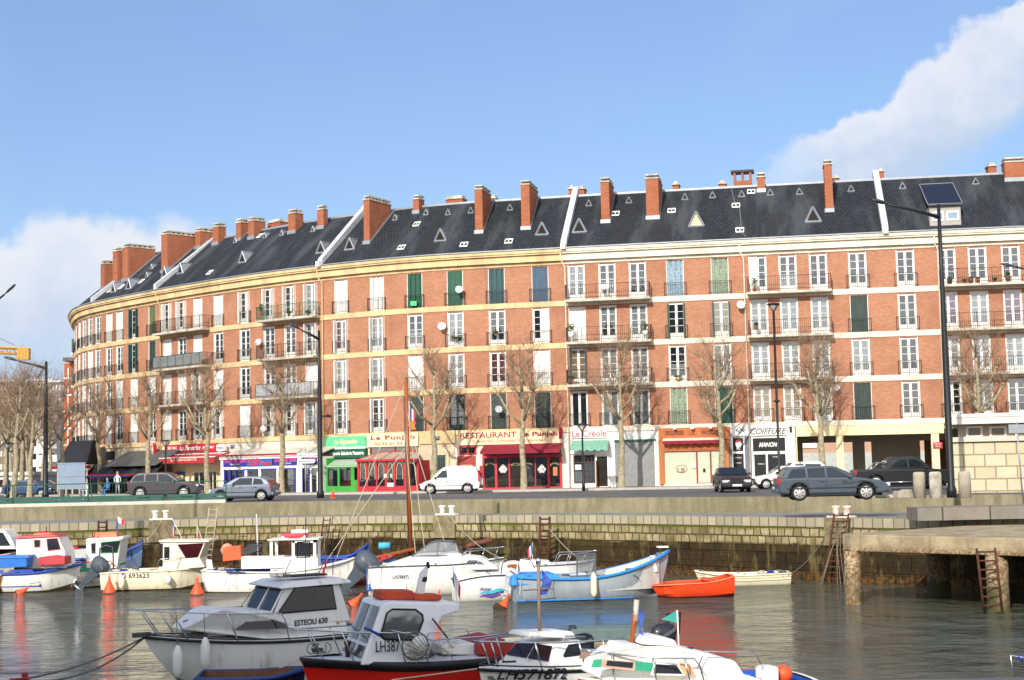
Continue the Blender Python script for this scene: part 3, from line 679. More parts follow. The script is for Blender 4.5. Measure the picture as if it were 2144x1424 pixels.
# downpipes and roof parapets at the joints
for k, (q, par, mt, upr) in enumerate(((sA, bldgs[1], YEL, False), (sB, bldgs[2], YEL, True), (sC, bldgs[3], CREAM, True), (sD, bldgs[4], CREAM, False), (sE, bldgs[5], CREAM, False))):
    O = par.location; d = MB(); qq = q+.12
    d.path([FC.W(qq-.25, .45, ZBT+.75), FC.W(qq-.2, .3, ZBT+.2), FC.W(qq, .13, ZBT-.2), FC.W(qq, .13, STREET+.1)], .055, 6); 
    for z in range(8, 20, 2): d.path([FC.W(qq, .13, z), FC.W(qq, .13, z+.08)], .075, 6)
    d.build('downpipe', mt, par, O)
for px, py, par in ((676, 548, bldgs[2]), (1176, 515, bldgs[3]), (1846, 484, bldgs[4]), (337, 598, bldgs[1]), (200, 630, bldgs[0])):
    q, n = roof_hit(px, py-3); O = par.location
    pr = MB(); hgt = .42; t = FC.tan(q).to_3d()*.42
    thin = px in (337, 200)
    A = [FC.W(q, NG-.1, ZG+.05), FC.W(q, NR-.2, ZR+.05), FC.W(q, NR-.2, ZR+.75 if not thin else ZR+.3), FC.W(q, NG-.1, ZG+.5)]
    pr.poly(A, t); B_ = [FC.W(q, NR-.2, ZR+.05), FC.W(q, -10.8, ZG), FC.W(q, -10.8, ZG+.5), FC.W(q, NR-.2, ZR+.7 if not thin else ZR+.28)]; pr.poly(B_, t*.99)
    pr.build('roof_parapet', M('parapet_render', '#c9ccd0' if px in (676, 1176) else '#b9b6a2', .75, var=.12, scale=1.2), par, O)
    if not thin:
        d = MB(); c0 = FC.W(q+.21, NG+.05, ZG-.05); d.rbox(c0+Vector((0, 0, .15)), (.34, .34, .4), rz=math.atan2(t.y, t.x)); d.build('rain_hopper', WHITE, par, O)
# ------------------------------------------------ ground, water, quays
def strip(mb, ca, na, za, cb, nb_, zb, k=120, rng=(0, 1)):
    vs = []; fs = []; uv = []
    for i in range(k+1):
        t = rng[0]+(rng[1]-rng[0])*i/k; vs += [ca.W(ca.L*t, na, za), cb.W(cb.L*t, nb_, zb)]
        if i: a = 2*i-2; fs.append((a, a+2, a+3, a+1)); uv.append([(ca.L*t, za), (ca.L*t, za), (ca.L*t, zb), (ca.L*t, zb)])
    mb.add(vs, fs, uv)
def face(mb, cv, z0, z1, n0=0, n1=0, step=1.0):
    k = int(cv.L/step); vs = []; fs = []; uv = []
    for i in range(k+1):
        q = cv.L*i/k; vs += [cv.W(q, n0, z0), cv.W(q, n1, z1)]
        if i: a = 2*i-2; u = cv.L*(i-1)/k; fs.append((a, a+2, a+3, a+1)); uv.append([(u, z0), (q, z0), (q, z1), (u, z1)])
    mb.add(vs, fs, uv)
wt = MB(); wt.add([(-900, -400, 0), (900, -400, 0), (900, 200, 0), (-900, 200, 0)], [(0, 1, 2, 3)]); struct(wt.build('water', MATS['harbour_water']))
# street sheet: from retaining wall back to the horizon
g = MB(); vs = []; k = 80
for i in range(k+1): vs.append(RW.W(RW.L*i/k, -.3, STREET))
vs = vs+[Vector((3000, 48, STREET)), Vector((3000, 6000, STREET)), Vector((-3000, 6000, STREET)), Vector((-3000, 80, STREET))]
g.add(vs, [tuple(range(len(vs)))]); struct(g.build('street', MATS['asphalt']))
# pavement along the facade
pv = MB(); fbox(pv, FC, 30, FC.L, -.2, 6.2, STREET+.004, STREET+.13); struct(pv.build('pavement', M('paving', '#a09a92', .85, var=.15, scale=1.2, bump=.2)))
kb = MB(); fbox(kb, FC, 30, FC.L, 6.2, 6.4, STREET+.003, STREET+.15); struct(kb.build('kerb', M('kerb_stone', '#b5b0a6', .85, var=.12)))
qw = MB(); face(qw, QE, -3, PROM-.38); struct(qw.build('quay_wall', MATS['quay_stone']))
cp = MB(); fbox(cp, QE, 0, QE.L, -.6, .04, PROM-.38, PROM); struct(cp.build('quay_coping', MATS['coping_stone']))
pm = MB(); 
vs = [QE.W(QE.L*i/k, -.5, PROM-.004) for i in range(k+1)]+[RW.W(RW.L*i/k, -.2, PROM-.004) for i in range(k, -1, -1)]
fs = [(i, i+1, 2*k+1-(i+1), 2*k+1-i) for i in range(k)]; pm.add(vs, fs); struct(pm.build('promenade', M('promenade_paving', '#8f8b84', .9, var=.2, scale=.8, bump=.2)))
rw = MB(); fbox(rw, RW, 0, RW.L, -.5, 0, PROM-.3, STREET+.02); struct(rw.build('retaining_wall', MATS['old_concrete']))
# stone parapet in front of the retaining wall at right
pp = MB(); a = gr(1922, 1091, PROM); b = gr(2144, 1092, PROM-.1)
BW = Curve([(a.x, a.y), ((a.x+b.x)/2, (a.y+b.y)/2), (b.x, b.y), (b.x+12, b.y-3)])
fbox(pp, BW, 0, BW.L, -1.6, 0, PROM, 3.13); tag(pp.build('stone_parapet', brick_mat('parapet_blocks', '#9a8a7c', '#74756e', '#4a4636', 1.9, 1.3, .035, stain=.8, stain_scale=.9, bump=.8)), 'low grey wall of big stone blocks above the concrete jetty', 'wall')
# markings
mk = MB()
for px, py in ((735, 1034), (790, 1033), (1180, 1036), (1290, 1033), (1030, 1038)):
    c = gr(px, py+4, STREET); mk.add([c+Vector(v) for v in ((-.9, -1.2, .008), (-.75, -1.2, .008), (.9, 1.4, .008), (.75, 1.4, .008))], [(0, 1, 2, 3)])
struct(mk.build('road_marking', M('road_paint', '#cfccc4', .7, var=.2, scale=2)))
# near quay under the camera and the apartment block behind it whose shadow falls on the near boats
nq = MB(); nq.box(-300, 300, -400, 11, -3, STREET); struct(nq.build('near_quay', MATS['asphalt']))
bb = thing('apartment_building', 'tall pale apartment block behind the camera on the near quay', 'apartment building', (-48, -30, STREET))
xr = -20.6; zt = 33.0
m = MB(); m.box(xr-60, xr, -34, -20, STREET, zt); m.build('wall', M('pale_stone_render', '#d8d0c0', .8), bb, bb.location)
m = MB(); 
for i in range(24):
    for j in range(7): x = xr-2-i*2.4; z = STREET+3+j*3.2; m.box(x-1.2, x, -20, -19.95, z, z+1.7)
m.build('window', GLASS, bb, bb.location)
# jetty
def G2(px, D): p = col_at(px, D, 2.4); return Vector((p.x, p.y))
JX = [Vector((11.6, 51.9)), Vector((16.4, 47.0)), Vector((27, 36)), Vector((36, 46)), Vector((27, 61)), Vector((20.8, 59.8)), Vector((14.5, 55.0)), Vector((11.5, 52.6))]
j = thing('jetty', 'concrete jetty deck on barnacled piles at the right', 'jetty', (18, 52, 0))
m = MB(); m.poly([Vector((p.x, p.y, 1.83)) for p in JX], (0, 0, .57)); 
def conc2():
    m_, nt, b = new_mat('barnacled_concrete'); tc = nt.nodes.new('ShaderNodeTexCoord'); v = tc.outputs['Object']; sp = nt.nodes.new('ShaderNodeSeparateXYZ'); nt.links.new(v, sp.inputs[0]); z = sp.outputs[2]
    n = noise(nt, v, 9, 5, .75); n2 = noise(nt, v, .8, 4, .6); n3 = noise(nt, v, 2.5, 4, .6, sc=(1, 1, .2))
    c = mix(nt, mrange(nt, n2, .35, .65), hexc('#97866a'), hexc('#b8a684')); c = mix(nt, mrange(nt, n3, .45, .7, 0, .6), c, hexc('#6f6a45'))
    low = mrange(nt, z, 2.15, 1.85); c = mix(nt, mth(nt, 'MULTIPLY', low, mrange(nt, n, .4, .6)), c, hexc('#6e4c28')); c = mix(nt, mrange(nt, n, .6, .75, 0, .5), c, hexc('#c9bda4'))
    c = mix(nt, mth(nt, 'MULTIPLY', mrange(nt, z, 1.2, .5), mrange(nt, n2, .4, .6)), c, hexc('#4b4a26'))
    nt.links.new(c, b.inputs['Base Color']); b.inputs['Roughness'].default_value = .9; bp = nt.nodes.new('ShaderNodeBump'); bp.inputs['Strength'].default_value = .8; bp.inputs['Distance'].default_value = .05; nt.links.new(n, bp.inputs['Height']); nt.links.new(bp.outputs[0], b.inputs['Normal']); MATS['barnacled_concrete'] = m_
conc2()
m.build('deck', MATS['barnacled_concrete'], j, j.location, bevel=.03)
for px, D, r in ((1787, 52.0, .28), (1966, 54.5, .42), (2090, 48.4, .36), (2240, 46, .38), (2110, 56, .4)):
    p = col_at(px, D, .5); m = MB(); m.lathe([(r, -2.5), (r*1.02, 0), (r*.98, 1), (r, 1.83)], (p.x, p.y, 0), 14); m.build('pile', MATS['barnacled_concrete'], j, j.location)
# ------------------------------------------------ ground floor shops (each a thing of its own)
def SP(px0, py0, px1, py1, n=0):
    """pixel rectangle on the facade offset n -> s0,s1,z0,z1"""
    xm, ym = (px0+px1)/2, (py0+py1)/2
    s0 = FC.hit(px0, ym, n)[0]; s1 = FC.hit(px1, ym, n)[0]; z1 = FC.hit(xm, py0, n)[1]; z0 = FC.hit(xm, py1, n)[1]
    return s0, s1, z0, z1
class Shop:
    def __init__(s, name, label, cat, pxm):
        q = FC.hit(pxm, 1000, .2)[0]; s.r = thing(name, label, cat, FC.W(q, .1, STREET)); s.O = s.r.location.copy()
    def b(s, part, mat, rect, n0, n1, parent=None, base=False, nref=None, bevel=0):
        m = MB(); rects = rect if isinstance(rect, list) else [rect]
        if len(rects) > 1 and not any(k in part for k in ('frame', 'muntin', 'grille', 'door_pillar')):
            for rc in rects[1:]: s.b(part, mat, rc, n0, n1, parent, base, nref, bevel)
            rects = rects[:1]
        for rc in rects:
            a, b_, z0, z1 = SP(*rc, n=nref if nref is not None else n1)
            if base: z0 = STREET+.12
            fbox(m, FC, a, b_, n0, n1, z0, z1)
        return m.build(part, mat, parent or s.r, s.O, bevel=bevel)
    def txt(s, t, rect, n, mat, parent=None, shear=0, bold=0, spacing=1, arch=0):
        a, b_, z0, z1 = SP(*rect, n=n); me = text_mesh(t, shear, bold, .008, spacing); xs = [v.co.x for v in me.vertices]; ys = [v.co.y for v in me.vertices]; x0, x1, y0, y1 = min(xs), max(xs), min(ys), max(ys)
        for v in me.vertices: u = (v.co.x-x0)/(x1-x0); v.co = FC.W(a+(b_-a)*u, n+.02+v.co.z, z0+(z1-z0)*(v.co.y-y0)/(y1-y0)+arch*math.sin(math.pi*u))-s.O
        me.materials.append(mat); return link('lettering', me, parent or s.r)
    def slope(s, part, mat, x0, x1, ytop, ybot, ntop, nbot, thick=.06, val=0, parent=None, stripes=None, vmat=None, scallop=False, hip=0):
        _, _, _, zt = SP(x0, ytop, x1, ytop+1, ntop); a, b_, zb, _ = SP(x0, ybot-1, x1, ybot, nbot)
        m = MB(); k = max(1, int((b_-a)/1.0))
        for i in range(k):
            p, q = a+(b_-a)*i/k, a+(b_-a)*(i+1)/k
            cl_ = lambda x: min(max(x, a+hip), b_-hip)
            top = [FC.W(cl_(p), ntop, zt), FC.W(cl_(q), ntop, zt), FC.W(q, nbot, zb), FC.W(p, nbot, zb)]
            m.hexa([v-Vector((0, 0, thick)) for v in top]+top)
        o = m.build(part, mat, parent or s.r, s.O)
        if val:
            m = MB()
            if scallop:
                kk = int((b_-a)/.25)
                for i in range(kk): p = a+(b_-a)*i/kk; q = a+(b_-a)*(i+1)/kk; fbox(m, FC, p, q, nbot-.015, nbot+.01, zb-val*(1 if i % 2 else .8), zb)
            else: fbox(m, FC, a, b_, nbot-.015, nbot+.01, zb-val, zb)
            m.build('valance', vmat or mat, o, s.O)
        return o, a, b_, zt, zb
RED = M('red_paint', '#c02b38', .45, var=.08); BURG = M('burgundy_canvas', '#8c1f34', .8, var=.1); GRN = M('green_paint', '#3fa23f', .5, var=.1)
MINT = M('mint_sign', '#63cf92', .6, var=.06); NAVY = M('navy_paint', '#33348f', .5, var=.08); BLUES = M('blue_sign', '#2d63a8', .5, var=.05); PINK = M('pink_letters', '#e0559c', .5, var=0)
REDL = M('red_letters', '#c8323a', .5, var=0); MAGR = M('crimson_letters', '#e03048', .5, var=0); GOLD = M('gold_letters', '#cdb368', .5, var=0)
ORW = M('orange_wood', '#bb6c38', .5, var=.15, scale=3, streak=True); BRNL = M('brown_letters', '#5c2b1c', .5, var=0); STEEL = M('steel_shutter', '#8b8c8a', .5, .2, var=.12)
CRS = M('cream_sign', '#f5e0b4', .7, var=.05); BEIGE = M('beige_render', '#cdbd9f', .85, var=.12, scale=1, streak=True); TARP = M('black_tarp', '#26272b', .7, var=.2, scale=1); GREYC = M('grey_canvas', '#5c5b58', .8, var=.15, scale=1)
BLKP = M('black_panel', '#17171a', .35, var=.05); PALEG = M('pale_green_film', '#bcc2a8', .4, var=.04); CRT = M('cream_tent', '#d9d2c2', .7, var=.1); SILV = M('grey_letters', '#55585e', .5, var=0); LBROWN = M('light_brown_letters', '#b08a6c', .6, var=0); BRICKL = M('red_letters_deep', '#a02a2c', .5, var=0)
SG = glass_mat('shop_glass', alpha=.75)
# solid ground floor walls belonging to the blocks
def gwall(b, x0, x1, mat, y=1000, n=-.02):
    q0 = FC.hit(x0, y, 0)[0]; q1 = FC.hit(x1, y, 0)[0]; m = MB(); fbox(m, FC, q0, q1, n-.25, n, STREET, ZB0-.35); m.build('ground_floor_wall', mat, b, b.location)
for x0, x1, mt, b in ((166, 325, BEIGE, 0), (325, 462, CRS, 1), (462, 678, CRT, 1), (678, 748, WHITE, 2), (748, 877, CRS, 2), (877, 955, BEIGE, 2), (955, 1183, CREAM, 2), (1183, 1378, WHITE, 3), (1378, 1530, CREAM, 3), (1530, 1668, WHITE, 4)):
    gwall(bldgs[b], x0, x1, mt)
def openings(S, rects, parent=None, mull=(), fm=WHITE, n=.06, ft=.1):
    """glazed opening with frame, at pixel rects"""
    for rc in rects:
        a, b_, z0, z1 = SP(*rc, n=n); z0 = max(z0, STREET+.14)
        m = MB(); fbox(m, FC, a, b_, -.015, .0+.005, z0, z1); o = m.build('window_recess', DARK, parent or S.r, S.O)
        m = MB(); fbox(m, FC, a+ft, b_-ft, n-.03, n-.02, z0+ft, z1-ft); m.build('pane', SG, parent or S.r, S.O)
        m = MB(); fbox(m, FC, a, b_, n-.05, n+.02, z0, z0+ft); fbox(m, FC, a, b_, n-.05, n+.02, z1-ft, z1); fbox(m, FC, a, a+ft, n-.05, n+.02, z0+ft, z1-ft); fbox(m, FC, b_-ft, b_, n-.05, n+.02, z0+ft, z1-ft)
        for t in mull: q = a+(b_-a)*t; fbox(m, FC, q-.04, q+.04, n-.05, n+.02, z0+ft, z1-ft)
        m.build('window_frame', fm, parent or S.r, S.O)
# 1 far-left restaurant with black canopy
S = Shop('cafe_terrace', 'black tent canopy with a red lettered edge at the rounded corner', 'café terrace', 175)
p0 = at(116, 1000, 141); p1 = at(181, 1000, 134)
def quadbox(S, part, mat, x0, y0, x1, y1, D0, D1, dep=.5, parent=None):
    a = at(x0, y1, D0); b = at(x1, y1, D1); c = at(x1, y0, D1); d = at(x0, y0, D0); a.z = b.z = (a.z+b.z)/2; c.z = d.z = (c.z+d.z)/2
    c.x, c.y = b.x, b.y; d.x, d.y = a.x, a.y
    m = MB(); off = Vector((-(b-a).y, (b-a).x, 0)).normalized()*dep; m.poly([a, b, c, d], off); return m.build(part, mat, parent or S.r, S.O)
quadbox(S, 'terrace_frame', DARK, 118, 985, 181, 1042, 130, 128, .4)
for x in (119, 137, 150, 165, 180): quadbox(S, 'post', BEIGE, x, 985, x+2.5, 1040, 129.7-(x-119)*.03, 129.7-(x-117)*.03, .1)
quadbox(S, 'sign_fascia', M('dark_red_sign', '#8a2530', .6), 108, 975, 181, 982, 129.5, 127.5, .5)
a = at(118, 974, 129.5); b = at(181, 972, 127.5); m = MB(); off = Vector((.8, 4.5, 1.9)); m.hexa([a, b, b+Vector((.5, 3, 0)), a+Vector((.5, 3, 0)), a+Vector((.6, 2, 2.1)), b+Vector((0, 2, 2.1)), b+Vector((.2, 3, 2.1)), a+Vector((.6, 3, 2.1))]); m.build('canopy', TARP, S.r, S.O)
text('RESTAURANT', at(138, 981, 128.6), at(172, 980.3, 127.5), .28, (0, 0, 1), CREAM, S.r, S.O)
# 2 café with grey awning and tarps
S = Shop('cafe', 'café under a wide grey awning with black side tarps and a small red awning', 'café', 250)
S.slope('grey_awning', GREYC, 214, 326, 945, 975, .1, 2.6, .05)
S.b('menu_board', BLKP, (222, 945, 238, 962), 0, .1); S.b('menu_board', WHITE, (190, 948, 205, 966), 0, .08)
m = MB(); a, b_, z0, z1 = SP(182, 970, 330, 994, 2.4)
k = 24
for i in range(k):
    p, q = a+(b_-a)*i/k, a+(b_-a)*(i+1)/k; o1, o2 = .12*math.sin(i*1.7), .12*math.sin((i+1)*1.7)
    m.add([FC.W(p, 2.6+o1*1.5, z0), FC.W(q, 2.6+o2*1.5, z0), FC.W(q, 1.7+o2, z1), FC.W(p, 1.7+o1, z1)], [(0, 1, 2, 3)])
m.build('black_tarp', TARP, S.r, S.O)
S.slope('red_awning', RED, 162, 268, 989, 996, 1.6, 3.1, .05, .1, vmat=NAVY)
openings(S, [(190, 998, 240, 1038), (245, 998, 325, 1038)], fm=BLK, mull=(.3, .6))
S.b('orange_fascia', ORW, (268, 989, 330, 994), 0, 1.5)
# 3 La Favorite
S = Shop('bar', 'tobacco bar with a red sign, a red striped awning and a vertical red TABAC sign', 'bar', 395)
sg = S.b('sign_panel', RED, (345, 930, 452, 946), 0, .22)
S.txt('BAR TABAC', (352, 935, 372, 941.5), .22, WHITE, sg, bold=.01); S.txt('La Favorite', (376, 932.5, 420, 943), .22, WHITE, sg, shear=.3, bold=.03); S.txt('JEUX PMU', (424, 934, 448, 941), .22, WHITE, sg, bold=.01)
aw, a, b_, zt, zb = S.slope('awning', RED, 332, 448, 949, 960, .2, 1.9, .05, .38)
m = MB(); 
for f in (.35, .97): 
    za = zt+(zb-zt)*f; nn = .2+1.7*f; fbox(m, FC, a, b_, nn-.12, nn+.02, za+.03, za+.1)
m.build('white_stripe', WHITE, aw, S.O)
S.txt('LA FAVORITE', (358, 960.5, 412, 965.5), 1.92, CRS, aw, bold=.01)
openings(S, [(345, 985, 362, 1034), (405, 987, 430, 1034), (437, 985, 455, 1030)], fm=CRS, mull=(.5,))
S.b('news_rack', BLUES, (366, 988, 384, 1012), 0, .15); S.b('poster', M('yellow_poster', '#e8c83a', .6), (377, 994, 383, 1006), .15, .18); S.b('poster', REDL, (367, 990, 373, 1000), .15, .18)
tb = MB(); q = FC.hit(325, 942, .5)[0]; z1 = FC.hit(325, 928, .8)[1]; z0 = FC.hit(325, 956, .8)[1]
fbox(tb, FC, q-.28, q+.28, .5, .75, z0+.3, z1-.25); fbox(tb, FC, q-.16, q+.16, .5, .75, z0, z0+.3); fbox(tb, FC, q-.16, q+.16, .5, .75, z1-.25, z1); fbox(tb, FC, q-.05, q+.05, 0, .5, z1-.6, z1-.5)
ts = tb.build('hanging_sign', RED, S.r, S.O)
for i, ch in enumerate('TABAC'):
    zz = z1-.2-(i+1)*(z1-z0-.35)/5.2; text(ch, FC.W(q-.11, .765, zz), FC.W(q+.11, .765, zz), .3, (0, 0, 1), WHITE, ts, S.O, bold=.02)
lot = S.b('lottery_sign', WHITE, (453, 931, 470, 944), .3, .55); S.txt('loto', (455, 934, 468, 940), .55, BLUES, lot)
# 4 yellow pier with a street plate
S = Shop('street_plate', 'small blue street name plate on the yellow pier right of the red bar', 'plate', 486)
S.b('plate', M('plate_blue', '#23356e', .4), (482, 932, 489, 939), 0, .03); S.txt('QUAI', (483, 934, 488, 936.5), .03, WHITE)
# 5 cocktail club veranda
S = Shop('cocktail_club', 'glazed cocktail club veranda with navy signs and a sloping cream roof', 'bar', 570)
nv = 2.1
S.slope('veranda_roof', CRT, 460, 666, 938, 953, .0, nv+.2, .1)
S.b('roof_edge', M('crimson_edge', '#a8304c', .6), (461, 950.5, 628, 954), nv+.02, nv+.24, nref=nv); S.b('fascia', WHITE, (461, 954, 668, 960), nv-.1, nv+.1, nref=nv)
f = S.b('veranda_frame', WHITE, [(462, 958, 469, 1040), (512, 978, 517, 1040), (541, 978, 546, 1040), (579, 978, 584, 1040), (620, 958, 633, 1040), (648, 978, 652, 1040), (663, 958, 668, 1040), (462, 975, 668, 982), (462, 1024, 512, 1040)], nv-.12, nv, nref=nv)
sg = S.b('sign_panel', NAVY, [(469, 960, 516, 977), (573, 957, 622, 974), (633, 956, 664, 972)], nv, nv+.08, nref=nv); sb = S.b('sign_panel', BLUES, (517, 959, 571, 976), nv, nv+.08, nref=nv)
S.txt('COCKTAIL CLUB', (471, 961.5, 515, 969), nv+.08, PINK, sg, bold=.03); S.txt('New Jimmy', (482, 970, 503, 975), nv+.08, WHITE, sg, shear=.4)
S.txt('V.I.P', (519, 960, 543, 974.5), nv+.08, MAGR, sb, bold=.05); S.txt('House', (546, 965, 569, 973.5), nv+.08, MAGR, sb, bold=.04)
S.txt('COCKTAIL CLUB', (575, 959, 620, 967), nv+.08, PINK, sg, bold=.03); S.txt('New Jimmy', (588, 968, 610, 973), nv+.08, WHITE, sg, shear=.4); S.txt('CLUB', (640, 958, 662, 966), nv+.08, PINK, sg, bold=.03)
S.b('pane', SG, [(469, 982, 512, 1024), (517, 982, 541, 1040), (546, 982, 579, 1040), (584, 982, 620, 1040), (633, 978, 664, 1040)], nv-.08, nv-.06, nref=nv)
S.b('blue_frame', NAVY, [(469, 983, 472, 1024), (479, 983, 483, 1024), (492, 983, 495, 1024), (508, 983, 512, 1024), (508, 982, 541, 984), (546, 981, 579, 983.5), (584, 980, 620, 982.5), (617, 981, 620, 1036), (633, 980, 635, 1038), (646, 980, 649, 1038), (584, 1035, 620, 1038), (633, 1036, 664, 1039)], nv-.05, nv+.03, nref=nv)
S.b('net_curtain', M('lace', '#8c8e96', .9, var=.5, scale=5, dirt='#1e1f24', dirt_amt=.9), [(508, 984, 541, 1008), (546, 984, 579, 1008), (584, 983, 617, 1010)], nv-.4, nv-.36, nref=nv)
S.b('white_chair', WHITE, [(565, 1020, 580, 1035), (597, 1018, 616, 1034)], nv-.7, nv-.6, nref=nv)
q0, q1, z0, z1 = SP(462, 958, 668, 1040, nv); m = MB(); fbox(m, FC, q0, q0+.1, 0, nv, STREET+.1, z1); fbox(m, FC, q1-.1, q1, 0, nv, STREET+.1, z1); m.build('side_wall', WHITE, S.r, S.O)
S.b('inner_wall', BLKP, (463, 962, 667, 1040), 0, .1, nref=.1)
# 6 green creperie
S = Shop('creperie', 'green crêperie front with a mint sign and a sloping glass porch', 'restaurant', 720)
sg = S.b('sign_panel', MINT, (680, 914, 765, 938), 0, .15); S.txt('La Bigouden', (700, 919, 748, 933), .15, CRS, sg, shear=.3, bold=.01)
sg2 = S.b('lower_sign', DKG, (689, 940, 765, 959), 0, .35); S.txt('Crêperie Saladerie Patateria', (690, 945, 762, 955), .35, WHITE, sg2, bold=.03)
S.b('scalloped_trim', WHITE, (689, 936, 765, 940), .15, .3)
S.slope('porch_roof', M('greenish_glass_roof', '#aebfaa', .3, var=.1), 679, 752, 961, 976, .1, 1.4, .06)
fr = S.b('porch_frame', GRN, [(681, 977, 686, 1036), (707, 977, 711, 1020), (735, 977, 742, 1036), (681, 974, 748, 980), (681, 1018, 748, 1034), (742, 1005, 748, 1036)], 1.2, 1.32, nref=1.3)
S.b('base', WHITE, (679, 1034, 748, 1039), .05, 1.34, nref=1.3); S.b('pane', SG, (686, 980, 742, 1018), 1.24, 1.26, nref=1.26)
S.b('net_curtain', CURT, [(690, 982, 697, 1004), (720, 981, 726, 1006), (728, 981, 735, 1006)], 1.0, 1.03, nref=1.0); S.b('inner_wall', DARK, (682, 962, 748, 1034), 0, .1, nref=.1)
S.b('flower_box', REDL, (713, 1009, 735, 1016), .9, 1.05, nref=1.0); S.b('side_panel', GRN, (681, 960, 684, 1036), .1, 1.25, nref=1.3)
# 7 Le Punjab veranda
S = Shop('restaurant_veranda', 'red wooden restaurant veranda with pointed-arch windows and a cream sign above', 'restaurant', 812)
sg = S.b('sign_panel', CRS, (768, 908, 875, 935), 0, .18); S.txt('Le Punjab', (777, 911.5, 869, 923), .18, BRICKL, sg, bold=.02, spacing=1.15); S.txt('02 35 21 02 63', (785, 926, 858, 931.5), .18, BRICKL, sg)
S.b('upper_frame', RED, [(774, 935, 776, 950), (825, 935, 827, 950), (860, 935, 862, 950), (774, 933, 875, 935.5)], 0, .12); S.b('upper_pane', SG, (774, 935, 875, 952), .02, .05)
ro, a, b_, zt, zb = S.slope('veranda_roof', M('veranda_roof_panel', '#a89d8c', .6, var=.12), 744, 878, 947, 962, .6, 2.4, .07, hip=.9)
m = MB(); hp_ = lambda x: min(max(x, a+.9), b_-.9)
for i in range(6): q = a+.05+(b_-a-.1)*i/5; m.tube(FC.W(hp_(q), .6, zt+.02), FC.W(q, 2.4, zb+.02), .025, n=4)
m.tube(FC.W(a+.9, .6, zt+.03), FC.W(b_-.9, .6, zt+.03), .035, n=4); fbox(m, FC, a, b_, 2.36, 2.44, zb-.12, zb+.03); m.build('roof_bar', RED, ro, S.O)
nv = 2.2
S.b('veranda_frame', RED, [(748, 961, 877, 967), (748, 966, 752, 1034), (766, 966, 770, 1034), (787, 966, 790, 1034), (806, 966, 810, 1034), (824, 966, 828, 1034), (845, 966, 850, 1034), (873, 966, 877, 1034)], nv-.12, nv, nref=nv)
S.b('veranda_panel', RED, (748, 1018, 877, 1036), nv-.1, nv-.01, nref=nv); S.b('pane', SG, (750, 966, 875, 1018), nv-.07, nv-.05, nref=nv)
ab = MB()
for x0, x1 in ((753, 766), (771, 786), (791, 805), (811, 823), (829, 844), (852, 872)):
    a1, b1, z0, z1 = SP(x0, 968, x1, 1004, nv); mi = (a1+b1)/2; h = z1-z0
    P = [(a1+.04, z0), (a1+.04, z0+h*.62), (a1+(mi-a1)*.45, z0+h*.86), (mi, z1), (b1-(b1-mi)*.45, z0+h*.86), (b1-.04, z0+h*.62), (b1-.04, z0)]
    ab.path([FC.W(q, nv-.02, z) for q, z in P], .035, 4)
ab.build('arch_trim', M('tan_trim', '#c9a878', .6), S.r, S.O)
S.b('inner_wall', M('dim_red_room', '#5a2622', .9, var=.3), (749, 960, 876, 1036), 0, .1, nref=.1); S.b('notice', WHITE, [(804, 993, 810, 1000), (811, 1011, 824, 1019)], nv, nv+.02, nref=nv); S.b('notice', M('blue_notice', '#9cc4dc', .6), (817, 992, 821, 1000), nv, nv+.02, nref=nv)
a, b_, z0, z1 = SP(748, 962, 877, 1036, nv); m = MB(); fbox(m, FC, a, a+.08, .1, nv-.1, STREET+.1, z1); fbox(m, FC, b_-.08, b_, .1, nv-.1, STREET+.1, z1-.1); m.build('side_wall', RED, S.r, S.O)
# 8 entrance between the restaurants
S = Shop('entrance_door', 'house entrance with a dark green barred door under a yellow lintel', 'door', 915)
S.b('lintel', YEL, (878, 905, 952, 929), 0, .1); S.b('door', M('teal_door', '#35504e', .5), (906, 954, 932, 1024), 0, .06, base=True)
S.b('door_grille', BLK, [(908+5*i, 958, 909.3+5*i, 985) for i in range(5)], .06, .1); S.b('number_plate', BLUES, (912, 944, 918, 949), 0, .03); pl = S.b('street_plate', M('plate_blue', '#23356e', .4), (907, 914, 920, 922), .1, .13); S.txt('QUAI', (909, 916, 918, 919), .13, WHITE, pl)
S.b('door_pillar', BEIGE, [(898, 950, 904, 1024), (934, 950, 940, 1024), (898, 945, 940, 953)], 0, .12, base=False)
# 9 restaurant
S = Shop('restaurant', 'wide restaurant front with a cream lettered sign and a burgundy awning over red-framed windows', 'restaurant', 1065)
sg = S.b('sign_panel', CRS, (958, 902, 1175, 930), 0, .2); S.txt('RESTAURANT', (964, 905, 1081, 917), .2, BRICKL, sg, bold=.01); S.txt('Le Punjab', (1089, 903.5, 1168, 916), .2, BRICKL, sg, bold=.025)
S.txt('Spécialités indiennes  Pakistanaises', (989, 919.5, 1142, 927), .2, LBROWN, sg); S.b('edge_board', BURG, (1170, 895, 1177, 918), .2, .32)
S.b('brick_panel', MATS['red_brick_panel'], (958, 955, 996, 1024), 0, .06, base=True); openings(S, [(962, 934, 997, 952)], fm=RED, mull=(.5,)); bs = S.b('small_sign', BRICKL, (966, 971, 991, 981), .06, .12); S.txt('RESTAURANT', (967.5, 973, 989.5, 977.5), .12, CRS, bs)
S.slope('awning', BURG, 1005, 1172, 929, 943, .15, 1.5, .06, .22); 
fr = S.b('shop_frame', RED, [(1010, 942, 1014, 1026), (1036, 956, 1041, 1024), (1065, 956, 1068, 1024), (1092, 956, 1095, 1024), (1120, 956, 1122, 1024), (1146, 956, 1151, 1024), (1172, 950, 1176, 1024), (1010, 1020, 1176, 1024), (1010, 953, 1176, 958)], 0, .14)
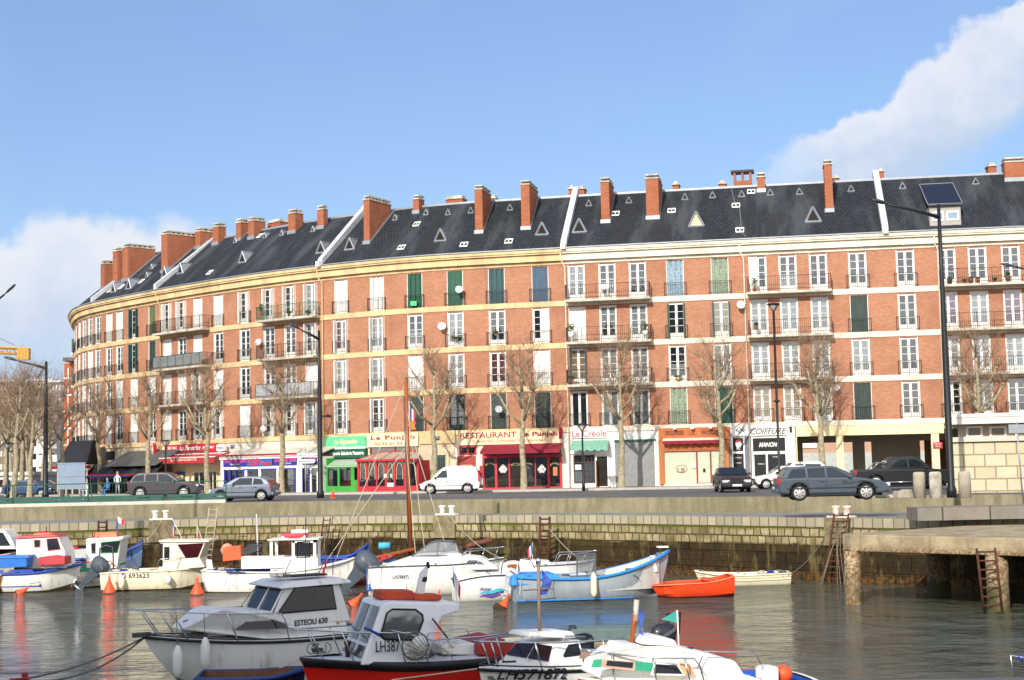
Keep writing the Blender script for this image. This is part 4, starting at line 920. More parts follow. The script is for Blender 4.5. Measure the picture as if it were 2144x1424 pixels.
S.b('shop_pane', SG, (1012, 945, 1174, 1022), .05, .07); S.b('dark_room', DARK, (1011, 943, 1175, 1022), -.01, .01); S.b('brown_curtain', M('brown_net', '#857a64', .9, var=.1), [(1014, 1002, 1036, 1020), (1041, 1002, 1064, 1020), (1068, 1002, 1092, 1020), (1095, 1002, 1120, 1020), (1123, 1002, 1134, 1020)], .02, .035)
S.b('plinth', WHITE, (1010, 1024, 1176, 1030), 0, .12)
for x in (1017, 1070, 1096, 1152): S.txt('RESTAURANT', (x, 972, x+19, 976), .14, GOLD, arch=.15)
for x0 in (1046, 1127):
    a, b_, z0, z1 = SP(x0, 975, x0+15, 990, .08); m = MB(); c = ((a+b_)/2, (z0+z1)/2)
    for dx, dz, r in ((0, .1, .2), (-.16, -.02, .15), (.16, -.02, .15), (-.1, -.16, .12), (.1, -.16, .12), (0, .26, .08)):
        m.lathe([(r, 0), (r, .02)], FC.W(c[0]+dx, .08, c[1]+dz), 10, mat=Matrix.Rotation(math.atan2(FC.tan(c[0]).y, FC.tan(c[0]).x), 4, 'Z') @ Matrix.Rotation(R(90), 4, 'X'))
    m.build('window_sticker', WHITE, S.r, S.O)
S.b('poster', M('orange_poster', '#e4794e', .6), (1158, 978, 1167, 996), .09, .11); S.b('menu_box', BRICKL, (1004, 975, 1013, 998), .14, .24)
# 10 Le Creole
S = Shop('bar', 'narrow white bar front with red lettering, a green scalloped awning and an open door', 'bar', 1235)
sg = S.b('sign_panel', WHITE, (1196, 899, 1270, 917), 0, .12); S.txt('Le Créole', (1198, 900.5, 1269, 915), .12, M('pinkred_letters', '#e05a68', .5, var=0), sg, bold=.01)
S.slope('awning', M('green_canvas', '#7fb39c', .8, var=.12, scale=6), 1194, 1272, 922, 934, .1, 1.0, .05, .35, scallop=True)
openings(S, [(1201, 953, 1247, 1011)], fm=M('brown_frame', '#5e3a2e', .6), ft=.06); S.b('pale_pane', M('pale_blue_curtain', '#bcd6dc', .8, var=.1), [(1224, 970, 1246, 1009), (1203, 987, 1218, 1009)], .0, .03)
S.b('muntin', M('brown_frame', '#5e3a2e', .6), [(1224+7*i, 953, 1225+7*i, 1010) for i in range(3)]+[(1203+5*i, 987, 1204+5*i, 1010) for i in range(4)]+[(1201, 967, 1247, 969), (1224, 985, 1247, 986), (1224, 998, 1247, 999)], .05, .09)
S.b('menu_board', WHITE, (1204, 973, 1217, 984), .06, .12); S.b('doorway', DARK, (1250, 956, 1273, 1018), -.02, .01, base=False); S.b('door_frame', WHITE, [(1246, 951, 1250, 1018), (1272, 951, 1277, 1018), (1246, 947, 1277, 953), (1190, 944, 1277, 950)], 0, .12)
m = MB(); q = FC.hit(1250, 985)[0]; fbox(m, FC, q, q+.06, -.02, .6, STREET+.14, ZB0-2.4); m.build('open_door', M('brown_door', '#8a5a34', .5), S.r, S.O)
# 11 roller shutter
S = Shop('garage', 'closed grey roller shutter in a plain white wall', 'shutter', 1330)
m = MB(); a, b_, z0, z1 = SP(1288, 922, 1372, 1020, .03); z0 = STREET+.15; k = int((z1-z0)/.13)
for i in range(k): fbox(m, FC, a, b_, 0, .05, z0+(z1-z0)*i/k+.012, z0+(z1-z0)*(i+1)/k); 
fbox(m, FC, a, b_, 0, .02, z0, z1)
m.build('roller_shutter', STEEL, S.r, S.O); S.b('shutter_box', DKG, (1286, 920, 1373, 924), 0, .16); S.b('shutter_rail', WHITE, [(1285, 922, 1288, 1020), (1371, 922, 1374, 1020)], 0, .1)
# 12 bakery
S = Shop('bakery', 'orange wooden bakery front with pale covered windows', 'bakery', 1453)
S.b('wood_fascia', ORW, (1379, 895, 1528, 922), 0, .2); S.b('wood_lintel', ORW, (1379, 928, 1528, 944), 0, .16); S.b('wood_post', ORW, [(1380, 922, 1391, 1014), (1516, 922, 1527, 1014), ], 0, .18)
S.b('carved_panel', M('dark_orange_wood', '#b8622c', .5, var=.1), [(1390, 901, 1436, 913), (1440, 901, 1458, 913), (1465, 901, 1512, 913), (1391, 932, 1437, 940), (1441, 932, 1461, 940), (1465, 932, 1512, 940)], .16, .22)
S.txt('BOULANGER', (1394, 902, 1432, 911), .22, BRNL, bold=.02); S.txt('L.B.', (1443, 903, 1455, 910), .22, BRNL); S.txt('PATISSIER', (1469, 901, 1509, 910), .22, BRNL, bold=.02)
S.slope('awning', M('rolled_awning', '#e8ddca', .7), 1387, 1516, 917, 922, .2, .75, .1, .26, scallop=True, vmat=M('burgundy_canvas', '#8c1f34', .8))
S.b('covered_window', PALEG, (1389, 945, 1516, 1013), 0, .05); S.b('red_frame', M('dark_red_frame', '#8e2430', .5), [(1388, 943, 1390, 1015), (1458, 943, 1461, 1015), (1487, 943, 1490, 1015), (1388, 943, 1518, 946), (1458, 1011, 1490, 1013)], 0, .1)
S.txt('LB', (1419, 980, 1434, 989), .06, M('logo_red', '#a05048', .5)); m = MB(); a, b_, z0, z1 = SP(1415, 974, 1439, 990, .06); m.path([FC.W((a+b_)/2+(b_-a)/2*math.cos(t*.314), .06, (z0+z1)/2+(z1-z0)/2*math.sin(t*.314)) for t in range(21)], .015, 4); m.build('logo_ring', M('logo_red', '#a05048', .5), S.r, S.O)
S.b('door_sign', BLKP, (1472, 981, 1477, 989), .05, .08); S.b('letter_box', WHITE, (1449, 971, 1456, 980), .05, .15); S.b('step', CREAM, (1390, 1013, 1516, 1018), 0, .4); S.b('wall_lamp', WHITE, [(1409, 895, 1415, 899), (1446, 894, 1453, 898), (1484, 893, 1491, 897)], .3, .6)
# 13 hairdresser
S = Shop('hairdresser_shop', 'white hairdresser front with black glazed panels', 'hairdresser', 1600)
sg = S.b('sign_panel', WHITE, (1532, 889, 1648, 912), 0, .14); S.txt('COIFFURE', (1571, 896, 1647, 909), .14, SILV, sg, shear=.35, bold=.01); S.b('grey_pier', M('grey_pier', '#6f747c', .6), [(1528, 914, 1534, 1000), (1561, 914, 1573, 1000)], 0, .1)
S.b('black_panel', BLKP, [(1535, 917, 1557, 945), (1535, 950, 1557, 992), (1577, 917, 1645, 945), (1580, 951, 1604, 1000), (1608, 950, 1645, 1000)], 0, .08); S.b('white_frame', WHITE, [(1533, 914, 1535, 995), (1557, 914, 1560, 995), (1533, 945, 1560, 950), (1574, 914, 1577, 1005), (1645, 914, 1648, 1005), (1574, 945, 1648, 951), (1604, 950, 1608, 1005)], 0, .13)
S.txt('MANON', (1589, 926, 1628, 936), .08, WHITE, shear=.35, bold=.03)
m = MB(); a, b_, z0, z1 = SP(1539, 921, 1554, 942, .09)
c = lambda u, v: FC.W(a+(b_-a)*u, .09, z0+(z1-z0)*v)
m.poly([c(.2, 0), c(.75, .0), c(.6, .2), c(.85, .25), c(.88, .45), c(1, .5), c(.88, .62), c(.8, .85), c(.5, .97), c(.2, .9), c(.02, .7), c(.05, .45), c(.25, .3)], FC.nrm(a).to_3d()*.01); m.build('head_emblem', WHITE, S.r, S.O)
m = MB(); m.poly([c(.15, .7), c(.85, .8), c(.75, .95), c(.45, 1.02), c(.15, .93)], FC.nrm(a).to_3d()*.02); m.build('head_band', BRICKL, S.r, S.O)
for y, tt, x0, x1 in ((957, 'COIFFEUR', 1538, 1553), (968, 'DAMES', 1541, 1552), (979, 'HOMMES', 1537, 1555), (970, 'MANON', 1587, 1600), (955, 'OUVERT', 1618, 1634)): S.txt(tt, (x0, y, x1, y+3), .08, WHITE)
# ornament on the sign
m = MB(); a, b_, z0, z1 = SP(1538, 893, 1562, 908, .16)
for j in range(3): m.path([FC.W(a+(b_-a)*(.1+.8*t/12), .15, z0+(z1-z0)*(.3+.2*j+.18*math.sin(t*.9+j*2))) for t in range(13)], .025, 4)
m.build('scroll_ornament', SILV, S.r, S.O); S.b('wall_ornament', BLK, (1653, 893, 1658, 905), .02, .08, nref=.05)
# 14 passage : lintel, columns and rear wall belong to the block
b = bldgs[4]; Ob = b.location
q0 = FC.hit(1668, 950)[0]; q1 = FC.hit(2500, 950)[0]; z_l = FC.hit(1800, 911)[1]
m = MB(); fbox(m, FC, q0, sE, -.3, .03, z_l, ZB0-.35); m.build('passage_lintel', M('passage_render', '#f2dfae', .8, var=.06), b, Ob)
for x0, x1 in ((1668, 1670), (1752, 1767), (1952, 1968)):
    m = MB(); a = FC.hit(x0, 960)[0]; c_ = FC.hit(x1, 960)[0]; fbox(m, FC, a, c_, -.45, -.03, STREET, z_l)
    m.build('passage_column', M('passage_render', '#f2dfae'), b, Ob)
m = MB(); fbox(m, FC, q0-.3, sE+6, -9, -.31, ZB0-.7, ZB0-.4); m.build('passage_ceiling', BEIGE, b, Ob)
qs = [q0+(sE+3-q0)*t for t in (0, .04, .33, .4, .44, .68, .72, .98, 1)]
m = MB(); zz = STREET+3.0
for i in (0, 2, 4, 6): fbox(m, FC, qs[i], qs[i+1] if i < 6 else qs[7]-5.0, -9, -8.7, STREET, zz)
fbox(m, FC, qs[0], qs[-1], -9, -8.7, zz, ZB0-.4); fbox(m, FC, qs[7], qs[8], -9, -8.7, STREET, zz); m.build('passage_rear_wall', M('grey_brown_render', '#c4baa8', .85, var=.1), b, Ob)
m = MB(); fbox(m, FC, q0-.25, q0, -9, -.3, STREET, ZB0-.4); fbox(m, FC, sE+3, sE+3.3, -9, -.3, STREET, ZB0-.4); m.build('passage_side_wall', BEIGE, b, Ob)
m = MB(); fbox(m, FC, sE-.0, FC.L-2, -.3, -.02, STREET+4.0, ZB0-.35); m.build('passage_lintel', M('passage_render', '#f2dfae'), bldgs[5], bldgs[5].location)
m = MB(); fbox(m, FC, sE+3.4, FC.L-2, -.3, -.02, STREET, STREET+3.99); m.build('ground_floor_wall', BEIGE, bldgs[5], bldgs[5].location)
a = FC.hit(1953, 925)[0]; m = MB(); fbox(m, FC, a, a+.62, .0, .05, FC.hit(1962, 939)[1], FC.hit(1962, 926)[1])
o = m.build('sign', RED); tag(o, 'small red notice board with white lines on the passage column', 'sign'); 
text('PARKING', FC.W(a+.08, .065, FC.hit(1962, 931)[1]), FC.W(a+.54, .065, FC.hit(1962, 931)[1]), .09, (0, 0, 1), WHITE, o); text('PRIVE', FC.W(a+.14, .065, FC.hit(1962, 936)[1]), FC.W(a+.48, .065, FC.hit(1962, 936)[1]), .09, (0, 0, 1), WHITE, o)
# sunlit brick house seen through the passage
hb = thing('brick_house', 'brick house across the rear street, seen through the passage openings', 'house', (30, 170, STREET))
m = MB(); m.box(22, 62, 170, 178, STREET, STREET+11); m.build('wall', MATS['facade_brick'], hb, hb.location)
m = MB(); m.box(22, 62, 169.9, 170, STREET+.01, STREET+2.6); m.build('shopfront', M('grey_shop', '#b9bdb4', .7), hb, hb.location)
for x in (33, 42, 49.5): m = MB(); m.box(x, x+1.6, 169.85, 170.0, STREET+3.2, STREET+4.8); m.build('window', WHITE, hb, hb.location)
# far-left annex wing with balconies beyond the corner
an = thing('apartment_building', 'orange brick wing with stacked white balconies behind the rounded corner', 'apartment building', tuple(at(150, 1040, 150)))
def AB(part, mat, x0, y0, x1, y1, D, dep=.3, xs=0):
    a = at(x0, y1, D); c = at(x1, y0, D); m = MB(); m.box(a.x, c.x, D, D+dep, a.z, c.z); return m.build(part, mat, an, an.location)
AB('wall', M('orange_brick', '#b9643e', .85, var=.15), 133, 760, 172, 1040, 152, 6)
AB('wall_panel', WHITE, 140, 770, 144, 1040, 151.9, .1); AB('wall_panel', WHITE, 156, 720, 160, 1040, 151.8, .2)
AB('roof', M('brown_fascia', '#6e6459', .8), 131, 748, 162, 756, 150, 5)
for i, y in enumerate((738, 806, 872, 934)): 
    AB('balcony', CRT, 148, y, 186, y+6, 146, 2.5); AB('balcony_railing', BLK if i else DKG, 150, y-30, 151, y, 146, .1); AB('balcony_railing', M('balcony_mesh', '#4c5a52', .7), 151, y-28, 168, y, 146.02, .04)
for y in (790, 825, 860, 895, 930): AB('balcony', WHITE, 132, y, 150, y+4, 149, 1.2)
# ------------------------------------------------ trees
BARK = M('plane_bark', '#a3977c', .9, var=.2, scale=5, bump=.4, dirt='#6d644c'); TWIG = M('twigs', '#957d66', .9, var=.2, scale=2)
def tree_meshes(seed, H=11.0):
    rnd = random.Random(seed); tr = MB(); cr = MB()
    lean = Vector((rnd.uniform(-.25, .25), rnd.uniform(-.2, .2), 0))
    pts = [Vector((0, 0, 0)), Vector((0, 0, .15))]; rs = [.36, .25]
    for z in (1.5, 3, 4.2, 5.2, 6.4, 7.6, 8.4): pts.append(Vector((lean.x*z*.3+rnd.uniform(-.1, .1), lean.y*z*.3+rnd.uniform(-.1, .1), z))); rs.append(.24-.018*z)
    rs[-1] = .07; tr.path(pts, rs, 9)
    def onp(z):
        for i in range(1, len(pts)):
            if pts[i].z >= z: f = (z-pts[i-1].z)/(pts[i].z-pts[i-1].z); return pts[i-1].lerp(pts[i], f), rs[i-1]+(rs[i]-rs[i-1])*f
        return pts[-1], rs[-1]
    knobs = [(pts[-1], Vector((0, 0, 1)), 1.2)]
    for j in range(11):
        z = 4.3+rnd.random()*.5 if j < 4 else 4.9+.48*(j-3)+rnd.uniform(-.2, .2)
        z = min(z, 8.1); p, r = onp(z); a = j*2.4+rnd.uniform(-.4, .4); d = Vector((math.cos(a), math.sin(a), .55+rnd.random()*.5)).normalized(); L = (2.3 if j < 4 else 1.7)*(.7+rnd.random()*.5)
        q1 = p+d*L*.5+Vector((0, 0, .03)); q2 = q1+(d+Vector((0, 0, .7))).normalized()*L*.55; rr = min(r*.7, .1)
        tr.path([p-d*.05, q1, q2], [rr, rr*.75, rr*.6], 6); tr.lathe([(.01, -.1), (rr*1.1, -.04), (rr*1.15, .04), (.01, .12)], q2, 6)
        knobs.append((q2, (d+Vector((0, 0, .5))).normalized(), 1)); knobs.append((q1, d, .6))
    for p, d, sc in knobs:
        n = int(19*sc)
        for _ in range(n):
            a = Vector((rnd.gauss(0, 1), rnd.gauss(0, 1), rnd.gauss(.25, .8))).normalized(); v = (a*.9+d*.55+Vector((0, 0, .25))).normalized(); L = rnd.uniform(.8, 2.2)*(.8+.3*sc)
            p1 = p+v*L*.45; v2 = (v+Vector((rnd.uniform(-.3, .3), rnd.uniform(-.3, .3), .45))).normalized(); p2 = p1+v2*L*.55
            cr.path([p, p1, p2], [.015, .009, .004], 3, cap=False)
            for _k in range(2):
                t = rnd.uniform(.3, .9); b0 = p.lerp(p1, t) if rnd.random() < .5 else p1.lerp(p2, t*.8); v3 = (v2+Vector((rnd.uniform(-.8, .8), rnd.uniform(-.8, .8), rnd.uniform(-.3, .6)))).normalized()
                cr.path([b0, b0+v3*L*.35], [.009, .004], 3, cap=False)
    a = tr.build('trunk', BARK); b = cr.build('crown', TWIG); r = (a.data, b.data); bpy.data.objects.remove(a); bpy.data.objects.remove(b); return r
TM = [tree_meshes(i+3) for i in range(4)]
def tree(px, D, k, label, s=1.0, rz=0, group='bare plane trees along the quay', pyb=1000):
    p = col_at(px, D, STREET); t = thing('plane_tree', label, 'tree', (p.x, p.y, STREET+.01), rz, group); t.scale = (s, s, s)
    link('trunk', TM[k][0], t); link('crown', TM[k][1], t)
def facD(px, n):      # depth of the facade offset n at pixel column px (ground)
    q = FC.hit(px, 1020, n)[0]; return FC.W(q, n, 0).y
tl = [(211, 128, 0, 'bare pollarded tree in front of the black café tarps'), (306, 116, 1, 'bare pollarded tree left of the red tobacco bar, shorter than its neighbours'), (437, 110, 2, 'bare leaning tree in front of the right end of the red bar'),
      (590, facD(590, 5.4), 3, 'bare tree in front of the glazed cocktail club'), (906, facD(906, 4.6), 2, 'bare leaning tree left of the white van, before the barred door'), (1097, facD(1097, 5), 1, 'bare tree with a thick pale trunk before the burgundy restaurant awning'),
      (1302, facD(1302, 4.4), 0, 'bare tree in front of the grey roller shutter'), (1515, facD(1515, 4.4), 3, 'bare tree between the orange bakery and the hairdresser'), (1728, facD(1728, 4.6), 1, 'bare tree before the ground-floor passage'), (2050, facD(2050, 4.6), 2, 'bare tree rising behind the pale stone pavilion')]
for i, (px, D, k, lb) in enumerate(tl): tree(px, D, k, lb, s=1.0 if i != 1 else .98, rz=i*1.3+.4)
tree(128, 122, 0, 'bare tree just right of the tall lamp post at the far left', .98, 2.2)
tree(62, 118, 3, 'bare tree between the two leftmost lamp posts', 1.0, .3); tree(27, 112, 1, 'bare tree near the left edge with its trunk beside a short lamp', 1.02, 3.1)
for i, (px, D) in enumerate(((-20, 125), (8, 140), (45, 150), (88, 165), (-45, 150), (105, 185), (20, 175), (60, 200), (-10, 200))):
    tree(px, D, i % 4, 'bare brown tree in the dense row at the far left', 1.0+.1*(i % 3), i*2.1, group='dense row of bare trees at the far left')
# ------------------------------------------------ lamps
def big_lamp(base, top_z, arm, head, label, r=.09, small=None, heads=1, group='tall black street lamps'):
    """arm: world vector from the top; head at its end"""
    t = thing('street_lamp', label, 'street lamp', base, 0, group); b = Vector(base); h = top_z-b.z; O = Vector((0, 0, 0))
    m = MB(); m.lathe([(r*1.7, 0), (r*1.7, .35), (r*1.25, .5), (r*1.1, h*.5), (r*.8, h*.75), (r*.6, h)], (0, 0, 0), 12); m.build('pole', BLK, t)
    arm = Vector(arm); m = MB(); st = Vector((0, 0, h-.55)); m.path([st, st+arm*.5+Vector((0, 0, .03)), st+arm], [r*.75, r*.55, r*.4], 8)
    m.build('arm', BLK, t); e = st+arm; dx = arm.normalized(); 
    m = MB(); up = Vector((0, 0, 1)); sd = dx.cross(up).normalized(); n = 10; vs = []; fs = []
    L = head; prof = [(0, .05), (.12, .12), (.35, .3), (.7, .34), (.92, .22), (1, .04)]
    for a_, w_ in prof:
        for k in range(n):
            th = 2*math.pi*k/n; zz = math.sin(th); vs.append(e+dx*(a_*L-.05)+sd*(w_*.55*L*math.cos(th))+up*((w_*.42*L*zz if zz > 0 else w_*.16*L*zz)))
    for i in range(len(prof)-1):
        for k in range(n): fs.append((i*n+k, i*n+(k+1) % n, (i+1)*n+(k+1) % n, (i+1)*n+k))
    fs += [tuple(range(n)), tuple(range((len(prof)-1)*n, len(prof)*n))]; m.add(vs, fs, smooth=True); m.build('lamp_head', M('grey_lamp_head', '#3a3f48', .3), t)
    if small:
        z, ax = small; m = MB(); m.path([Vector((0, 0, z)), Vector((ax, 0, z+.05))], .04, 6); m.lathe([(.05, .12), (.28, .05), (.3, 0), (.05, -.04)], Vector((ax*1.1, 0, z)), 12); m.build('small_lamp', BLK, t)
    return t
D = 62.6; b = gr(1993, 1042, STREET); tp = at(1963, 428, b.y); e = at(1866, 444, b.y-1.5)
big_lamp((b.x, b.y, STREET), tp.z, Vector((e.x-b.x, -1.0, .42)), .85, 'nearest tall black street lamp, standing by the concrete bollards', r=.12)
b = gr(671, 1043, STREET); tp = at(666, 692, b.y); e = at(633, 700, b.y)
big_lamp((b.x, b.y, STREET), tp.z, Vector((e.x-b.x, -.4, .55)), .95, 'tall black street lamp between the cocktail club and the green crêperie', r=.13, small=(STREET+5.0-STREET-0, .45))
p = col_at(95, 117, STREET); tp = at(92, 757, 117); e = at(40, 754, 117)
big_lamp((p.x, p.y, STREET), tp.z, Vector((e.x-p.x, 0, .6)), 1.3, 'tall black street lamp at the far left above the notice board', r=.16)
p = col_at(-24, 66, STREET); tp = at(-26, 640, 66); e = at(10, 629, 66)
big_lamp((p.x, p.y, STREET), tp.z+.5, Vector((e.x-p.x, 0, .55)), .7, 'street lamp leaning in from the left edge, only its head in view', r=.1)
p = col_at(2200, 66, STREET); e = at(2128, 571, 66); tp = at(2200, 570, 66)
big_lamp((p.x, p.y, STREET), tp.z+.55, Vector((e.x-p.x, 0, .25)), .75, 'street lamp leaning in from the right edge, only its head in view', r=.1)
def cone_lamp(px, D, h, label, two=False, r=.06):
    p = col_at(px, D, STREET); t = thing('street_lamp', label, 'street lamp', (p.x, p.y, STREET), 0, 'slim black lamps with cone heads')
    m = MB(); m.lathe([(r*1.8, 0), (r*1.8, .5), (r*1.1, .6), (r, h-.5)], (0, 0, 0), 10); m.build('pole', BLK, t)
    m = MB(); 
    for a_ in range(4): th = a_*math.pi/2+.4; m.tube((0, 0, h-.55), (.38*math.cos(th), .38*math.sin(th), h-.06), .018, n=4)
    m.lathe([(.4, 0), (.42, .04), (.2, .1), (.03, .12)], (0, 0, h-.06), 14); m.build('lamp_head', BLK, t)
    m = MB(); m.lathe([(.06, 0), (.3, .4)], (0, 0, h-.5), 12); m.build('lamp_glass', glass_mat('lamp_glass', (.5, .5, .45), .7), t)
    if two: m = MB(); m.lathe([(.2, 0), (.22, .05), (.05, .14)], (0, 0, h*.47), 10); m.build('collar', BLK, t)
cone_lamp(1222, 98, 4.4, 'slim black lamp with cone head in front of the narrow white bar'); cone_lamp(347, 112, 4.2, 'slim black lamp with cone head in front of the red tobacco bar'); cone_lamp(16, 105, 4.1, 'slim black lamp with cone head among the trees at the left edge')
p = col_at(1633, 88, STREET); zt = at(1622, 636, 88).z
cone_lamp(1633, 88, zt-STREET, 'very tall slim black lamp with cone head in front of the hairdresser', True, .07)
# ------------------------------------------------ vehicles
TYRE = M('tyre', '#222222', .85, var=.1); RIM = M('wheel_rim', '#c6c6c2', .4, .0, var=.05); CGL = glass_mat('car_glass', (.03, .035, .04), .45); HEADL = M('headlight_glass', '#d8dde0', .15, .3, var=.03)
TAIL = M('tail_light', '#b3202c', .3, var=.03); TRIM = M('black_trim', '#1c1d1f', .6, var=.08); PLATE = M('number_plate', '#e6e4da', .5, var=.02)
def paint(name, c, metal=.3): 
    m = M(name, c, .38, metal*.35, var=.04, spec=.4); m.node_tree.nodes['Principled BSDF'].inputs['Coat Weight'].default_value = .1; return m
def car(name, label, cat, px, D, head, col, L, W, prof, cabin, wheels, wr, glassq, plates=True, extras=None, group='cars parked on the quay', belt=.8, pz=STREET+.005, taper=.88, py=None, plate_text=None):
    """local x: rear 0 -> front L ; prof: upper body outline (x,z); lower edge z=.25; cabin: (x,z) outline"""
    p = col_at(px, D, pz); t = thing(name, label, cat, (p.x, p.y, pz), head, group)
    ox = -L/2
    def loft(part, outline, wfun, mat, bev=.05, zmin=None, parent=None):
        m = MB(); n = len(outline); vs = []; 
        for s_ in (-1, 1):
            for x, z in outline: vs.append((x+ox, s_*wfun(x, z), z))
        fs = [tuple(range(n-1, -1, -1)), tuple(range(n, 2*n))]+[(i, (i+1) % n, n+(i+1) % n, n+i) for i in range(n)]
        m.add(vs, fs); return m.build(part, mat, parent or t, bevel=bev)
    endt = lambda x: 1-.1*max(0, 1-x/.5)**2-.16*max(0, 1-(L-x)/.7)**2
    wb = lambda x, z: W/2
    # body outline with wheel arches cut
    lo = []; zl = .26; a_r = wr+.06
    for wx in wheels:
        c = []
        for k in range(9): th = math.pi*k/8; c.append((wx-a_r*math.cos(th), max(zl, wr+a_r*math.sin(th))))
        lo += [(wx-a_r, zl)]+c[1:-1]+[(wx+a_r, zl)]
    outline = [(.06, zl+.05)]+lo+[(L-.08, zl+.05)]+prof[::-1]
    body = loft('body', outline, wb, col, .1)
    cz0 = min(z for x, z in cabin); cz1 = max(z for x, z in cabin)
    wc = lambda x, z: (W/2*.955)*(1-(1-taper)*(z-cz0)/(cz1-cz0))
    cab = loft('cabin', cabin, wc, col, .05)
    gm = MB()
    for q in glassq:
        for s_ in (-1, 1): 
            pts = [(x+ox, s_*(wc(x, z)+.006), z) for x, z in q]; gm.poly(pts, (0, s_*.012, 0))
    # front and rear screens
    scr = extras.get('screens', []) if extras else []
    for (x0, z0), (x1, z1) in scr:
        f0, f1 = .1, .9; A = (x0+(x1-x0)*f0, z0+(z1-z0)*f0); B = (x0+(x1-x0)*f1, z0+(z1-z0)*f1); nx, nz = (z1-z0), -(x1-x0); l = math.hypot(nx, nz); nx, nz = nx/l, nz/l
        if (x0+x1)/2 > L/2 and nx < 0 or (x0+x1)/2 < L/2 and nx > 0: nx, nz = -nx, -nz
        pts = [(A[0]+ox+nx*.01, -wc(*A)*.9, A[1]+nz*.01), (A[0]+ox+nx*.01, wc(*A)*.9, A[1]+nz*.01), (B[0]+ox+nx*.01, wc(*B)*.88, B[1]+nz*.01), (B[0]+ox+nx*.01, -wc(*B)*.88, B[1]+nz*.01)]; gm.poly(pts, (nx*.012, 0, nz*.012))
    gm.build('car_window', M('car_glass_dark', '#1a2226', .05, var=.1, scale=2, spec=.9), t)
    # wheels
    for wx in wheels:
        for s_ in (-1, 1):
            m = MB(); y = s_*(W/2-.12); m.lathe([(wr*.6, -.1), (wr*.93, -.1), (wr, -.07), (wr, .07), (wr*.93, .1), (wr*.6, .1)], (wx+ox, y, wr), 22, 'Y'); ty = m.build('tyre', TYRE, t)
            m = MB(); yo = y+s_*.109; m.lathe([(wr*.72, -.02), (wr*.72, .02)], (wx+ox, y+s_*.088, wr), 18, 'Y')
            m.lathe([(wr*.14, -.02), (wr*.14, .03)], (wx+ox, yo, wr), 10, 'Y')
            m.build('rim', RIM, ty)
            m = MB()
            for k in range(7):
                th = k*2*math.pi/7+.2; m.poly([(wx+ox+wr*(.17*math.cos(th)-(.0)*math.sin(th)), yo, wr+wr*.17*math.sin(th)), (wx+ox+wr*.56*math.cos(th-.13), yo, wr+wr*.56*math.sin(th-.13)), (wx+ox+wr*.56*math.cos(th+.16), yo, wr+wr*.56*math.sin(th+.16))], (0, s_*.012, 0))
            m.build('rim_hole', TRIM, ty)
    ex = extras or {}
    fz = ex.get('lampz', .62)
    for s_ in (-1, 1): m = MB(); m.rbox((L+ox-.13, s_*(W/2-.26), fz), (.2, .4, .15), rz=-s_*.25); m.build('headlight', HEADL, t, bevel=.02)
    rz_ = ex.get('tailz', .85)
    for s_ in (-1, 1): m = MB(); m.rbox((ox+.1, s_*(W/2-.09), rz_), (.12, .17, ex.get('tailh', .24)), rz=s_*.15); m.build('tail_light', TAIL, t, bevel=.02)
    m = MB(); m.rbox((L+ox-.05, 0, .38), (.2, W*.9, .2)); m.build('bumper', TRIM if ex.get('blackbump') else col, t, bevel=.05)
    m = MB(); m.rbox((ox+.03, 0, .42), (.18, W*.9, .2)); m.build('bumper', TRIM if ex.get('blackbump') else col, t, bevel=.05)
    m = MB(); m.rbox((L+ox-.015, 0, fz-.03), (.06, W*.4, .1)); m.build('grille', TRIM, t)
    m = MB(); m.rbox((L+ox+.06, 0, .4), (.015, .52, .11)); m.build('number_plate', PLATE, t); m = MB(); m.rbox((ox-.075, 0, .55), (.015, .52, .11)); m.build('number_plate', PLATE, t)
    for s_ in (-1, 1):
        m = MB(); mx = ex.get('mirror', L*.68); m.rbox((mx+ox, s_*(W/2+.07), cz0+.1), (.12, .2, .13), taper=.8); m.build('mirror', TRIM if ex.get('blackbump') else col, t, bevel=.02)
        for dx in ex.get('handles', (L*.42, L*.62)): m = MB(); m.rbox((dx+ox, s_*(W/2+.01), cz0-.12), (.16, .03, .03)); m.build('door_handle', TRIM, t)
    m = MB(); 
    for s_ in (-1, 1):
        for dx in ex.get('seams', ()): m.box(dx+ox-.006, dx+ox+.006, s_*(W/2*.995)-.01, s_*(W/2*.995)+.006, .35, cz0)
        m.box(.4+ox, L-.5+ox, s_*(W/2)-.02, s_*(W/2)+.012, .5, .54)
        m.box(wheels[0]+wr+.1+ox, wheels[1]-wr-.1+ox, s_*(W/2-.06)-.02, s_*(W/2-.06)+.02, .2, .27)
    m.build('trim_strip', TRIM, t)
    m = MB(); m.box(.3+ox, L-.3+ox, -W/2+.25, W/2-.25, .16, .4); m.build('underbody', TRIM, t)
    return t, wc, ox
# station wagon facing right
car('parked_car', 'blue-grey station wagon parked behind the quay wall, facing right', 'car', 1740, 62.0, R(-3), paint('wagon_paint', '#4a545e', .6), 4.6, 1.72,
    [(.05, .75), (.1, .93), (1.2, .97), (3.1, .95), (3.35, .93), (4.2, .8), (4.5, .66), (4.57, .5)],
    [(.15, .9), (.42, 1.3), (.62, 1.4), (1.6, 1.43), (2.3, 1.41), (3.3, .93)], [.9, 3.62], .33,
    [[(.42, .97), (.62, 1.3), (1.15, 1.33), (1.2, .97)], [(1.28, .97), (1.25, 1.33), (1.95, 1.35), (1.98, .97)], [(2.05, .97), (2.03, 1.35), (2.3, 1.34), (3.0, .97)]],
    extras=dict(screens=[((3.3, .93), (2.33, 1.41)), ((.17, .93), (.45, 1.32))], handles=(1.85, 2.75), seams=(1.25, 2.0, 3.05), mirror=2.95, tailz=.82))
